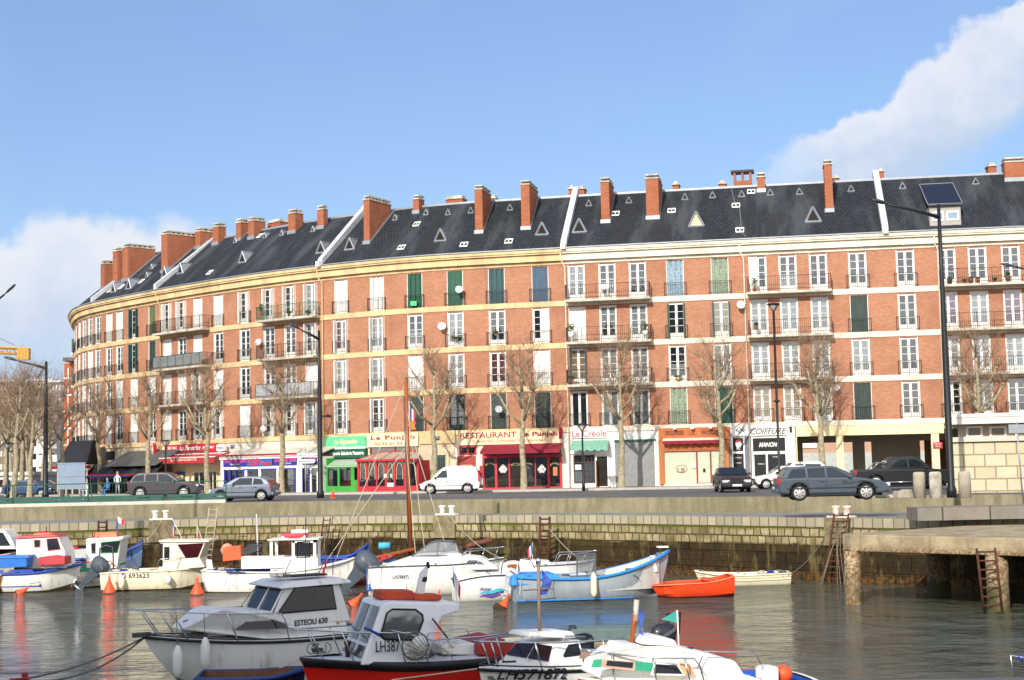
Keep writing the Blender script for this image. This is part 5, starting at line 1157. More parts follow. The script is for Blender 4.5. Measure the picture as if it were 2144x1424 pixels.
# roof rails added to it
# black pickup facing right
t, _, ox = car('pickup_truck', 'black double-cab pickup truck with a chrome roll bar, facing right', 'pickup truck', 1886, 81, R(-4), paint('pickup_paint', '#222327', .3), 5.2, 1.8,
    [(.03, .8), (.05, 1.12), (1.75, 1.14), (3.9, 1.14), (4.9, 1.05), (5.1, .9), (5.18, .6)],
    [(1.75, 1.1), (1.8, 1.62), (2.1, 1.78), (3.2, 1.8), (3.5, 1.7), (4.15, 1.12)], [1.15, 4.25], .39,
    [[(1.98, 1.2), (2.05, 1.6), (2.8, 1.62), (2.85, 1.2)], [(2.95, 1.2), (2.93, 1.63), (3.35, 1.6), (3.95, 1.2)]],
    extras=dict(screens=[((4.15, 1.12), (3.52, 1.66)), ((1.75, 1.15), (1.8, 1.62))], handles=(2.6, 3.6), seams=(1.85, 2.9, 3.95), mirror=3.8, lampz=.85, tailz=.95, blackbump=True))
m = MB(); CHR = M('chrome', '#c9ccd0', .15, .9, var=.03)
for s_ in (-.75, .75): m.path([(1.0+ox, s_, 1.14), (1.3+ox, s_*.9, 1.45), (1.65+ox, s_*.85, 1.5)], .03, 6)
m.path([(1.3+ox, -.68, 1.45), (1.3+ox, .68, 1.45)], .03, 6)
for s_ in (-.93, .93): m.path([(1.7+ox, s_, .42), (3.7+ox, s_, .42)], .035, 6)
m.build('roll_bar', CHR, t)
for s_ in (-1, 1):
    for wx in (1.15, 4.25): m = MB(); m.path([(wx+ox+.47*math.cos(a*.314), s_*.92, .42+.47*math.sin(a*.314)) for a in range(0, 11)], .04, 5); m.build('wheel_arch', TRIM, t)
# black saloon seen from the front
car('parked_car', 'dark maroon saloon seen head-on beside the bakery', 'car', 1533, 84, R(-91), paint('dark_saloon', '#2c2226', .3), 4.4, 1.72,
    [(.05, .75), (.12, .92), (1.0, .95), (3.2, .93), (4.15, .8), (4.33, .62), (4.38, .45)],
    [(.7, .92), (1.15, 1.34), (2.3, 1.38), (3.15, .93)], [.85, 3.5], .3, [[(1.0, .96), (1.25, 1.28), (1.8, 1.3), (1.8, .96)], [(1.88, .96), (1.88, 1.3), (2.25, 1.3), (2.85, .96)]],
    extras=dict(screens=[((3.15, .93), (2.32, 1.38)), ((.72, .93), (1.15, 1.34))], mirror=2.75))
# white van
t, wc, ox = car('delivery_van', 'white van facing left before the restaurants, red tail light towards us', 'van', 945, facD(945, 8.8), R(176), paint('van_white', '#eceae6', 0), 4.0, 1.66,
    [(.03, .7), (.06, 1.0), (1.6, 1.02), (2.7, 1.0), (3.1, .98), (3.75, .78), (3.93, .6), (3.97, .45)],
    [(.08, .95), (.2, 1.5), (.45, 1.78), (1.7, 1.82), (2.35, 1.74), (2.75, 1.5), (3.2, .96)], [.85, 3.3], .31,
    [[(2.15, 1.05), (2.2, 1.55), (2.5, 1.5), (2.95, 1.05)]], extras=dict(screens=[((3.2, .96), (2.72, 1.52)), ((.09, 1.0), (.2, 1.5))], handles=(2.2,), seams=(2.05, 3.05), mirror=2.95, tailz=1.05, tailh=.6, blackbump=True), taper=.86)
text('Le Plaisir', (.2, .845, .75), (-.9, .845, .75), .16, (0, 0, 1), M('faint_pink', '#d0a8bc', .5), t)
# small white car and estate behind the wagon
t, _, _ = car('parked_car', 'small white hatchback half hidden behind the grey wagon', 'car', 1640, 91, R(183), paint('van_white', '#eceae6', 0), 3.7, 1.56,
    [(.05, .7), (.1, .9), (1.2, .92), (2.6, .9), (3.4, .78), (3.62, .6), (3.66, .45)], [(.12, .88), (.45, 1.3), (.7, 1.38), (2.0, 1.38), (2.75, .9)], [.62, 3.05], .28,
    [[(.55, .93), (.72, 1.28), (1.3, 1.3), (1.3, .93)], [(1.38, .93), (1.38, 1.3), (1.95, 1.3), (2.5, .93)]], extras=dict(screens=[((2.75, .9), (2.02, 1.38)), ((.14, .9), (.45, 1.3))], mirror=2.4, blackbump=True))
m = MB(); m.rbox((.15, .62, 1.03), (.34, .05, .26)); m.build('hi_vis_vest', M('hi_vis', '#b8e020', .6), t)
car('parked_car', 'white estate car behind the small white hatchback, only its roof showing', 'car', 1664, 96, R(183), paint('van_white', '#eceae6', 0), 4.3, 1.66,
    [(.05, .75), (.1, .93), (3.1, .95), (4.0, .8), (4.25, .5)], [(.12, .9), (.3, 1.35), (.6, 1.62), (2.3, 1.62), (3.15, .93)], [.8, 3.4], .3,
    [[(.5, .97), (.6, 1.45), (1.6, 1.48), (1.6, .97)], [(1.7, .97), (1.7, 1.48), (2.2, 1.48), (2.8, .97)]], extras=dict(screens=[((3.15, .93), (2.32, 1.6))]))
# grey hatchback facing left
car('parked_car', 'silver hatchback facing left beside the green railing', 'car', 512, 86.5, R(171), paint('hatch_paint', '#727b88', .6), 3.85, 1.65,
    [(.05, .75), (.1, .92), (1.2, .95), (2.6, .93), (3.3, .82), (3.7, .66), (3.8, .48)], [(.1, .9), (.35, 1.22), (.75, 1.4), (1.7, 1.43), (2.2, 1.36), (3.05, .9)], [.65, 3.1], .3,
    [[(.5, .98), (.65, 1.25), (1.1, 1.32), (1.15, .96)], [(1.22, .96), (1.2, 1.33), (1.95, 1.33), (2.55, .96)]], extras=dict(screens=[((3.05, .9), (2.22, 1.36)), ((.12, .93), (.35, 1.22))], handles=(1.0, 1.9), seams=(1.18, 2.4), mirror=2.35, blackbump=False))
# dark SUV behind the railing
car('parked_car', 'dark brown off-road car behind the green railing, chrome wheel arches', 'car', 347, 104, R(-2), paint('suv_paint', '#4a4147', .5), 5.0, 1.85,
    [(.03, .85), (.07, 1.15), (1.4, 1.18), (3.5, 1.15), (4.55, 1.05), (4.9, .85), (4.97, .55)], [(.12, 1.1), (.5, 1.65), (.8, 1.78), (2.5, 1.8), (3.0, 1.7), (3.75, 1.15)], [.95, 4.0], .38,
    [[(.35, 1.2), (.6, 1.6), (1.2, 1.66), (1.2, 1.2)], [(1.3, 1.2), (1.32, 1.66), (2.1, 1.68), (2.1, 1.2)], [(2.2, 1.2), (2.2, 1.68), (2.8, 1.64), (3.45, 1.2)]], extras=dict(screens=[((3.75, 1.15), (3.02, 1.68)), ((.14, 1.15), (.5, 1.62))], seams=(1.25, 2.15, 3.3), mirror=3.3, lampz=.85, tailz=1.1))
for px, D, c, lb in ((60, 128, '#39507a', 'dark blue car far left behind the railing'), (105, 132, '#3a3c40', 'dark grey car under the tall lamp at far left')):
    car('parked_car', lb, 'car', px, D, R(2), paint('far_paint'+c, c, .4), 4.2, 1.7, [(.05, .75), (.1, .93), (3.1, .95), (4.0, .8), (4.15, .5)], [(.3, .9), (.7, 1.4), (2.3, 1.42), (3.15, .93)], [.8, 3.4], .3, [[(.7, .97), (.9, 1.32), (2.2, 1.32), (2.8, .97)]])
# ------------------------------------------------ street furniture
CONC = M('pale_concrete', '#b5aa96', .9, var=.15, scale=3, bump=.3)
for i, (px, y, lab) in enumerate(((1926, 1043, 'grey concrete bollard left of its whitewashed neighbour'), (1960, 1043, 'concrete bollard with a whitewashed top, left of the lamp post'), (2021, 1043, 'grey concrete bollard right of the tall lamp post'))):
    p = gr(px, y, STREET); m = MB(); m.lathe([(.25, 0), (.25, .95), (.23, 1.06), (.17, 1.09)], (0, 0, 0), 20); o = m.build('bollard', CONC if i != 1 else M('whitewashed_concrete', '#d8d2c6', .9, var=.15, scale=1.5, dirt='#8a7f6a')); o.location = (p.x, p.y, STREET); tag(o, lab, 'bollard', 'concrete bollards on the quay')
for i, (px, w_, h, lb) in enumerate(((1862, .5, .14, 'flat heap of broken concrete left of the bollards'), (1883, .4, .3, 'upright broken kerb stone beside the flat rubble'), (1898, .35, .36, 'tilted broken kerb stone touching the left bollard'))):
    p = gr(px, 1043, STREET); m = MB(); m.rbox((0, 0, h/2), (w_, .5, h), rz=.3*i, taper=.8)
    if i == 0: m.rbox((-.3, .1, .05), (.4, .4, .1), rz=.7); m.rbox((.3, -.1, .06), (.3, .3, .12), rz=.2)
    o = m.build('concrete_rubble', CONC, bevel=.03); o.location = (p.x, p.y, STREET+.005); tag(o, lb, 'rubble')
# pavilion at right
pvn = thing('pavilion', 'low pale stone pavilion with a flat projecting roof and small high windows', 'pavilion', (22, 72, STREET)); O = pvn.location
Dp = 70.0; a = at(1994, 1040, Dp); b = at(2200, 1040, Dp-1.5)
def pav(part, mat, x0, y0, x1, y1, d0=0, dep=6, base=False):
    c0 = at(1999, 1040, Dp); ang = R(-18); ux = Vector((math.cos(ang), math.sin(ang), 0)); uy = Vector((-ux.y, ux.x, 0)); m = MB()
    def ins(px, py):
        d = ray(px, py); o_ = c0+uy*d0; t_ = (o_-EYE).dot(uy)/d.dot(uy); P_ = EYE+d*t_; return (P_-c0).dot(ux), P_.z
    xa_, za_ = ins(x0, y1); _, zb_ = ins(x0, y0); xb_, _ = ins(x1, y1)
    if base: za_ = STREET
    f_ = lambda x, y, z: Vector((c0.x, c0.y, 0))+ux*x+uy*y+Vector((0, 0, z))
    vs_ = [f_(xa_, d0, za_), f_(xb_, d0, za_), f_(xb_, d0, zb_), f_(xa_, d0, zb_), f_(xa_, d0+dep, za_), f_(xb_, d0+dep, za_), f_(xb_, d0+dep, zb_), f_(xa_, d0+dep, zb_)]
    uvf = lambda a, b: [(xa_, za_), (xb_, za_), (xb_, zb_), (xa_, zb_)]
    m.add(vs_, [(0, 1, 2, 3), (7, 6, 5, 4), (0, 4, 5, 1), (3, 2, 6, 7), (0, 3, 7, 4), (1, 5, 6, 2)], [uvf(0, 1)]+[[(0, za_), (dep, za_), (dep, zb_), (0, zb_)]]*5)
    return m.build(part, mat, pvn, O)
pav('stone_wall', MATS['pavilion_stone'], 1999, 924, 2330, 1040, 0, 8, True)
pav('plinth', CONC, 1996, 1036, 2330, 1042, -.06, .06, True)
pav('sill_course', M('pale_grey_render', '#cfc6b8', .8, var=.06), 1992, 916, 2330, 926, -.15, 8)
pav('upper_wall', M('pink_grey_render', '#b9aa9a', .8, var=.06), 2006, 890, 2330, 917, .4, 7)
pav('roof', M('roof_render', '#e4dbd0', .75, var=.06), 1986, 874, 2340, 889, -.7, 10); pav('roof_edge', M('roof_edge_render', '#efe8de', .75), 1984, 868, 2342, 875, -.75, 10.2)
for x0, x1 in ((2023, 2058), (2072, 2108), (2126, 2165)):
    pav('window_frame', WHITE, x0, 893, x1, 917, .3, .09); pav('pane', M('pavilion_pane', '#6e6a58', .15, var=.1), x0+5, 897, x1-5, 912, .27, .02)
# street sign post at right edge, pole
p = at(2141, 1040, 60.5); sp_ = thing('street_sign', 'thin grey post with small signs at the right edge', 'sign', (p.x, p.y, STREET)); m = MB(); m.tube((0, 0, 0), (-.1, 0, 3.05), .035); m.build('post', ZINC, sp_); m = MB(); m.box(-.45, .3, -.06, -.04, 2.6, 2.95); m.build('sign_plate', ZINC, sp_)
# direction signs left of club door
p = col_at(640, facD(640, 3.4), STREET); ds = thing('direction_sign', 'two white arrow signs on a pole outside the cocktail club', 'sign', (p.x, p.y, STREET)); m = MB(); m.tube((0, 0, 0), (0, 0, 3.3), .04); m.build('post', ZINC, ds)
for z, tt in ((2.85, 'Gare du Port'), (2.4, 'Musée du Havre')):
    m = MB(); m.poly([(-.6, -.06, z-.15), (.62, -.06, z-.15), (.74, -.06, z), (.62, -.06, z+.15), (-.6, -.06, z+.15)], (0, .02, 0)); o = m.build('arrow_plate', WHITE, ds); text(tt, (-.5, -.07, z-.06), (.45, -.07, z-.06), .13, (0, 0, 1), SILV, o)
# traffic cone
p = gr(697, 1043, STREET); tc_ = thing('traffic_cone', 'orange and white traffic cone on the pavement by the green crêperie', 'traffic cone', (p.x, p.y, STREET)); m = MB(); m.rbox((0, 0, .02), (.34, .34, .04)); m.lathe([(.14, .04), (.03, .5)], n=14); m.build('cone', M('orange_plastic', '#f0592a', .5, var=.05), tc_); m = MB(); m.lathe([(.108, .17), (.075, .3)], n=14); m.build('white_band', WHITE, tc_)
# green railing on the wall at left with benches boards
RLG = thing('railing', 'dark green railing with boards along the top of the quay wall at the left', 'railing', tuple(at(240, 1045, 84)))
m = MB(); pl_ = MB()
def rwx(px): q = RW.hit(px, 1045, -.3)[0]; return q
for px0, px1 in ((-40, 27), (30, 186), (192, 343), (350, 474)):
    a, b_ = rwx(px0), rwx(px1)
    for q in (a, b_): m.path([RW.W(q, -.25, STREET+.02), RW.W(q, -.25, STREET+1.25)], .03, 5)
    m.path([RW.W(a+(b_-a)*i/6, -.25, STREET+1.22) for i in range(7)], .028, 5)
    nb = int((b_-a)/.16)
    for i in range(1, nb): q = a+(b_-a)*i/nb; m.path([RW.W(q, -.25, STREET+.6), RW.W(q, -.25, STREET+1.2)], .007, 3, cap=False)
    for z in (.22, .4): fbox(pl_, RW, a+.03, b_-.03, -.24, -.18, STREET+z, STREET+z+.14)
m.build('rail', DKG, RLG, RLG.location); pl_.build('board', M('green_board', '#22594b', .5, var=.12), RLG, RLG.location)
m = MB(); fbox(m, RW, 0, rwx(474), -.4, -.08, STREET+.02, STREET+.2); struct(m.build('wall_kerb', M('pale_kerb', '#c9c3b6', .85, var=.1)))
# notice board on two posts standing on the promenade
p0 = gr(124.5, 1083, PROM); p1 = gr(165, 1083, PROM); nb_ = thing('notice_board', 'pale blue notice board seen from behind on two steel posts', 'notice board', ((p0.x+p1.x)/2, p0.y, PROM)); hw = (p1.x-p0.x)/2; k = (p1-p0).length/41
z0, z1 = (1083-1042)*k, (1083-1004)*k; m = MB()
for s_ in (-1, 1): m.box(s_*hw-.04, s_*hw+.04, -.04, .04, 0, z1)
m.build('post', M('pale_blue_steel', '#8c9aaa', .5, .2), nb_); m = MB(); m.box(-hw-.1, hw+.13, -.09, -.045, z0, z1+.03); pn = m.build('panel', M('pale_blue_panel', '#8393a6', .5, var=.06), nb_); m = MB(); 
for z in (z0+.02, (z0+z1)/2, z1): m.box(-hw-.12, hw+.15, -.115, -.09, z-.03, z+.03)
m.build('batten', M('pale_blue_steel', '#8c9aaa'), pn)
# mooring bollards (double)
for px, py, lb in ((336, 1084, 'white double mooring bollard at the left, above the cream cabin boat'), (936, 1076, 'white double mooring bollard in the middle of the quay edge'), (1762, 1082, 'rust-stained white double mooring bollard beside the right ladder')):
    q = QE.hit(px, py+2, -.25)[0]; P = QE.W(q, -.25, PROM); rz = math.atan2(QE.tan(q).y, QE.tan(q).x)
    t = thing('mooring_bollard', lb, 'bollard', tuple(P), rz, 'white mooring bollards on the quay edge'); mt = WHITE if px < 1000 else M('rusty_white', '#e6dccb', .6, var=.2, scale=4, dirt='#b5562a', dirt_amt=.3)
    m = MB(); m.rbox((0, 0, .04), (1.15, .5, .08)); m.build('base_plate', mt, t, bevel=.02)
    for s_ in (-1, 1): m = MB(); m.lathe([(.13, .06), (.12, .3), (.13, .38), (.19, .42), (.19, .47), (.1, .5)], (s_*.27, 0, 0), 16); m.build('post', mt, t)
    m = MB(); cb = MB(); fbox(cb, QE, q-.62, q+.62, .0, .12, 1.5, PROM-.01); o = cb.build('bollard_footing', M('rough_footing', '#8f8262', .9, var=.3, scale=3, bump=.5), t); o.parent = None; tag(o, 'rough masonry buttress under '+lb.split(',')[0].replace('white ', 'the white ')[:60], 'buttress')
# ladders
RUST = M('rusty_iron', '#5e3828', .85, 0, var=.3, scale=6); GALV = M('pale_ladder', '#b9a98c', .6, var=.15, scale=5)
def ladder(px0, py0, px1, py1, D, wpx, mat, label, n=11, ropes=0, r=.035, name='ladder'):
    a = at(px0, py0, D); b = at(px1, py1, D+.25 if px0 != px1 else D); b, a = (a, b) if a.z > b.z else (b, a)
    # a bottom, b top
    w_ = wpx/2*D/F; t = thing(name, label, 'ladder', tuple(a), 0); O = a
    m = MB()
    for s_ in (-1, 1): m.box
    for s_ in (-1, 1): m.path([a+Vector((s_*w_, 0, 0)), b+Vector((s_*w_, 0, 0))], r, 6)
    m.build('rail', mat, t, O); 
    m = MB()
    for i in range(n): f = (i+.6)/n; c = a.lerp(b, f); m.path([c-Vector((w_, 0, 0)), c+Vector((w_, 0, 0))], r*.7, 5)
    m.build('rung', mat, t, O)
    if ropes:
        m = MB(); rn = random.Random(px0)
        for i in range(ropes):
            x0 = rn.uniform(-w_, w_); x1 = rn.uniform(-w_*1.8, w_*1.8); m.path([b+Vector((x0, -.1, -.4)), a.lerp(b, .45)+Vector(((x0+x1)/2+rn.uniform(-.1, .1), -.14, 0)), a+Vector((x1, -.12, -.1))], .018, 4)
        m.build('hanging_rope', M('old_rope', '#8a7c68', .9, var=.2), t, O)
ladder(447, 1062, 434, 1170, 75.0, 17, GALV, 'pale aluminium ladder leaning on the quay wall above the cream boat', 9)
ladder(685, 1084, 672, 1176, 76.3, 14, RUST, 'short rusty ladder with old ropes behind the white wooden boat', 7, 3)
ladder(1141, 1082, 1139, 1190, 71.2, 20, RUST, 'rusty iron ladder on the wall in the middle of the quay', 9, 0, .06)
ladder(1762, 1075, 1742, 1218, 60.6, 30, RUST, 'rusty ladder hung with ropes beside the concrete jetty', 12, 6, .045)
ladder(2064, 1148, 2079, 1279, 47.3, 38, RUST, 'rusty ladder standing against the jetty pile at the right', 7, 0, .042)
ladder(215, 1090, 214, 1130, 74.0, 17, RUST, 'rusty ladder end showing above the green cabin boat', 4, 0, .05)
# satellite dishes
for px, py, n, r, lb in ((541, 716, .5, .3, 'white satellite dish on the brick left of a grey railed balcony'), (961, 606, .6, .33, 'white satellite dish against the green top-floor shutter'), (925, 683, .45, .36, 'grey-white satellite dish on the brick between second-floor windows'),
                     (551, 898, .5, .3, 'white satellite dish above the cocktail club sign'), (1044, 857, .6, .3, 'satellite dish before the dark green first-floor shutter'), (1551, 638, .5, .36, 'satellite dish beside the cream downpipe'), (1752, 812, .5, .28, 'glass satellite dish above the passage tree')):
    q, z = FC.hit(px, py, n); P = FC.W(q, n, z); rz = math.atan2(FC.tan(q).y, FC.tan(q).x); t = thing('satellite_dish', lb, 'satellite dish', tuple(P), rz+.35, 'satellite dishes on the facade')
    r *= .85; m = MB(); m.lathe([(.02, -.09), (r*.5, -.06), (r*.85, -.015), (r, .03), (r*.97, .03), (r*.5, -.04), (.01, -.07)], (0, 0, 0), 20, mat=Matrix.Rotation(R(75), 4, 'X')); m.build('dish', M('dish_white', '#c6c8ca', .5, var=.05), t)
    m = MB(); m.path([(0, .05, 0), (0, n-.1, -.1)], .025, 5); m.path([(0, 0, -r*.8), (0, -.35, -.15)], .012, 4); m.rbox((0, -.37, -.13), (.07, .1, .08)); m.build('arm', ZINC, t)
# balcony plants and pots
POT = M('terracotta', '#a8582f', .8, var=.15); LEAF = M('balcony_leaves', '#4f6638', .8, var=.4, scale=12); DPOT = M('dark_pot', '#2c2f2c', .7)
def plant(px, py, n, label, r=.22, h=.5, pot=POT, ph=.26, flower=None, cat='potted plant', grp='potted plants on the balconies', spiky=False):
    q, z = FC.hit(px, py, n); k = round((z-ZB0)/FH-.05); zb = z; P = FC.W(q, n, zb); t = thing('potted_plant', label, cat, tuple(P), 0, grp)
    m = MB(); m.lathe([(ph*.42, 0), (ph*.6, ph), (ph*.55, ph), (ph*.5, ph-.03)], n=12); m.build('pot', pot, t)
    m = MB(); rn = random.Random(int(px*7+py)); 
    for _ in range(110):
        d = Vector((rn.gauss(0, 1), rn.gauss(0, 1), rn.gauss(0, 1))).normalized()*(rn.random()**.5); c = Vector((d.x*r, d.y*r, ph+h/2+d.z*h/2)); s_ = .035+.03*rn.random()
        a1 = Vector((rn.gauss(0, 1), rn.gauss(0, 1), rn.gauss(0, 1))).normalized()*s_; a2 = a1.orthogonal().normalized()*s_; m.add([c-a1, c+a2, c+a1, c-a2], [(0, 1, 2, 3)])
    m.tube((0, 0, ph*.5), (0, 0, ph+h*.6), .015, n=4); m.build('foliage', LEAF, t)
for a_ in ((1989, 594, .8, 'black pot at the left end of the top right balcony', .14, .15, DPOT, .34), (2019, 594, .8, 'low green plant second from left on the top right balcony', .2, .15, POT, .18), (2033, 593, .8, 'large brown planter on the top right balcony', .16, .1, M('brown_pot', '#6e4a34', .8), .34), (2048, 592, .8, 'small terracotta pot right of the brown planter', .14, .14, POT, .26),
           (2083, 590, .8, 'flat dark planter with green shoots on the top right balcony', .2, .14, DPOT, .14), (2111, 588, .8, 'round wicker pot with tall stems before the rightmost window', .16, .3, M('brown_pot', '#6e4a34', .8), .34),
           (1196, 707, .8, 'tall shrub in a white pot at the left end of the second balcony', .3, .7, WHITE, .4), (1351, 703, .8, 'round shrub in a white pot at the right end of the second balcony', .34, .6, WHITE, .34),
           (1038, 703, .3, 'red and green plant pots behind the railing of the blue-shutter column', .25, .2, POT, .16), (955, 712, .3, 'trailing window-box plants under the tied-back curtains', .45, .1, POT, .14), (1420, 795, .25, 'yellow flower box under the green-topped window', .3, .1, M('yellow_poster', '#e8c83a', .6), .2),
           (1580, 610, .8, 'dark red shrub at the left of the wide top balcony', .22, .8, POT, .25), (547, 660, .8, 'tall reddish plant at the left end of the green railed balcony', .18, .7, POT, .25), (605, 662, .8, 'green plant box in the middle of the green railed balcony', .22, .2, POT, .22), (645, 664, .8, 'green plant at the right end of the green railed balcony', .22, .3, POT, .25),
           (1198, 800, .8, 'dense hanging plants on the left lower balcony', .3, .3, POT, .22), (1310, 797, .8, 'red flower pots on the lower balcony, right of centre', .2, .15, POT, .2), (1583, 690, .8, 'small green pot plant at the left of the middle cream balcony', .16, .3, POT, .24)):
    px, py, n, lb, r, h, pot, ph = a_; plant(px, py, n, lb, r, h, pot, ph)
# green bucket
q, z = FC.hit(866, 640, .2); m = MB(); m.rbox((0, 0, .15), (.45, .3, .32)); o = m.build('crate', M('bright_green_plastic', '#4fe08a', .5)); o.location = FC.W(q, .2, z); tag(o, 'bright green plastic crate hung on the railing of the green-shuttered window', 'crate')
# white garden chair and green board on balcony
q, z = FC.hit(1266, 618, .6); P = FC.W(q, .6, z); ch = thing('garden_chair', 'white plastic garden chair on the top balcony above the narrow bar', 'chair', tuple(P)); m = MB(); m.box(-.22, .22, -.2, .2, .4, .43); m.build('seat', WHITE, ch); m = MB(); m.box(-.22, .22, .18, .21, .43, .8); m.build('backrest', WHITE, ch)
for x in (-.2, .2):
    for y in (-.18, .18): m = MB(); m.box(x-.02, x+.02, y-.02, y+.02, 0, .4); m.build('leg', WHITE, ch)
# solar dormer
b5 = bldgs[5]; rf5 = [c for c in b5.children if c.name.startswith('roof')][0]; O = b5.location
q, n = roof_hit(1966, 478); n = .05; z0 = roof_z(n)+.05; zt = FC.hit(1966, 432, n)[1]; qa = FC.hit(1946, 455, n)[0]; qb = FC.hit(2012, 455, n)[0]
m = MB(); nb2 = roof_n(zt); fbox(m, FC, qa, qb, n-.2, n, z0-.2, zt); 
for qq in (qa, qb-.08): m.add([FC.W(qq, n, z0-.2), FC.W(qq, n, zt), FC.W(qq, nb2-1, zt), FC.W(qq+.08, n, z0-.2), FC.W(qq+.08, n, zt), FC.W(qq+.08, nb2-1, zt)], [(0, 1, 2), (3, 5, 4), (0, 3, 4, 1), (1, 4, 5, 2)])
m.build('dormer', M('dormer_render', '#a8a49c', .7, var=.06), rf5, O)
for f0, f1 in ((.08, .46), (.54, .94)):
    m = MB(); fbox(m, FC, qa+(qb-qa)*f0, qa+(qb-qa)*f1, n, n+.04, z0+.3, zt-.35); m.build('dormer_window_frame', WHITE, rf5, O); m = MB(); fbox(m, FC, qa+(qb-qa)*(f0+.05), qa+(qb-qa)*(f1-.05), n+.04, n+.05, z0+.42, zt-.47); m.build('dormer_pane', M('sky_pane', '#8fa0b4', .1), rf5, O)
z2 = FC.hit(1966, 385, -2.6)[1]; m = MB(); nt_ = n+.25; nB = roof_n(z2)+.25; P4 = [FC.W(qa-.1, nt_, zt), FC.W(qb+.1, nt_, zt), FC.W(qb+.1, nB, z2+.1), FC.W(qa-.1, nB, z2+.1)]; m.poly(P4, (0, 0, .1)); m.build('solar_panel', M('solar_blue', '#141826', .5, var=.05, spec=.6), rf5, O)
m = MB(); P5 = [p_+Vector((0, 0, .12)) for p_ in P4]+[P4[0]+Vector((0, 0, .12))]; m.path(P5, .035, 4); m.build('panel_frame', ZINC, rf5, O)
# cable on roof
m = MB(); pts = []
for px, py in ((1530, 392), (1540, 430), (1549, 437), (1551, 462), (1553, 488), (1562, 497)):
    qq, nn = roof_hit(px, py); pts.append(FC.W(qq, nn, roof_z(nn)+.06))
m.path(pts, .02, 4); rf3 = [c for c in bldgs[3].children if c.name.startswith('roof')][0]; m.build('roof_cable', ZINC, rf3, bldgs[3].location)
# ------------------------------------------------ far left background
FARW = M('far_white', '#dcd8d2', .8, var=.08, scale=.3); FARB = M('far_brown', '#8d7869', .85, var=.2, scale=.2)
def far_block(x0, y0, x1, y1, D, mat, label, rows, cols, wm=DARK, balc=False):
    A = at(x0, y1, D); B = at(x1, y0, D); t = thing('apartment_building', label, 'apartment building', ((A.x+B.x)/2, D, STREET)); O = t.location
    m = MB(); m.box(A.x, B.x, D, D+12, STREET, B.z); m.build('wall', mat, t, O)
    W_ = B.x-A.x; H_ = B.z-STREET; 
    m = MB(); m.box(A.x-.3, B.x+.3, D-.3, D+12.3, B.z, B.z+.4); m.build('roof', FARW, t, O)
    for r in range(rows):
        m = MB()
        for c in range(cols): xx = A.x+W_*(c+.2)/cols; zz = STREET+H_*(r+.35)/rows; m.box(xx, xx+W_*.5/cols, D-.06, D-.01, zz, zz+H_*.42/rows)
        m.build('window', wm, t, O)
        if balc: m = MB(); zz = STREET+H_*(r+.12)/rows; m.box(A.x+W_*.45, B.x+.6, D-1.6, D-.07, zz, zz+.9); m.build('balcony', FARW, t, O)
far_block(66, 860, 118, 1040, 190, FARW, 'white apartment block with side balconies beyond the trees at far left', 6, 4, DARK, True)
far_block(-30, 800, 30, 1040, 260, FARB, 'brown block with white trim partly hidden at the left edge', 8, 8, FARW)
far_block(28, 812, 82, 1040, 300, M('far_grey', '#a29c98', .8), 'grey far block below the flat cream rooftop', 8, 7, DARK)
far_block(60, 797, 108, 1040, 320, M('far_cream', '#c2b59c', .8), 'far cream building with a flat roof above the treetops', 9, 8, DARK)
far_block(100, 800, 150, 1040, 280, M('far_mauve', '#8f8584', .8), 'mauve-grey far block beside the orange wing', 8, 7, FARW)
far_block(-60, 995, 66, 1040, 165, FARW, 'low white commercial building behind the left trees', 1, 9, DARK)
# crane
cr = thing('crane', 'yellow tower crane jib reaching in from the left edge', 'crane', tuple(at(-60, 1040, 330))); O = cr.location; P0 = at(-160, 722, 330); P1 = at(56, 730, 330); m = MB()
for dz, dy in ((0, 0), (0, 1.2), (-1.2, .6)): m.tube(P0+Vector((0, dy, dz)), P1+Vector((0, dy, dz)), .28, n=4)
for i in range(14): a = P0.lerp(P1, i/14); b = P0.lerp(P1, (i+.5)/14); m.tube(a, b+Vector((0, .6, -1.2)), .14, n=4); m.tube(b+Vector((0, .6, -1.2)), P0.lerp(P1, (i+1)/14), .14, n=4)
m.build('jib', M('crane_yellow', '#c9963f', .7), cr, O); m = MB(); c = at(50, 742, 330); m.rbox(c, (2.6, 1.5, 2.6)); m.build('counterweight', M('crane_yellow', '#d9a03a'), cr, O); m = MB(); m.box(O.x-1, O.x+1, 330, 332, STREET, P0.z); m.build('mast', M('crane_yellow', '#d9a03a'), cr, O)
m = MB(); m.tube(at(-30, 695, 330), at(30, 722, 330), .12, n=4); m.build('tie_bar', ZINC, cr, O)
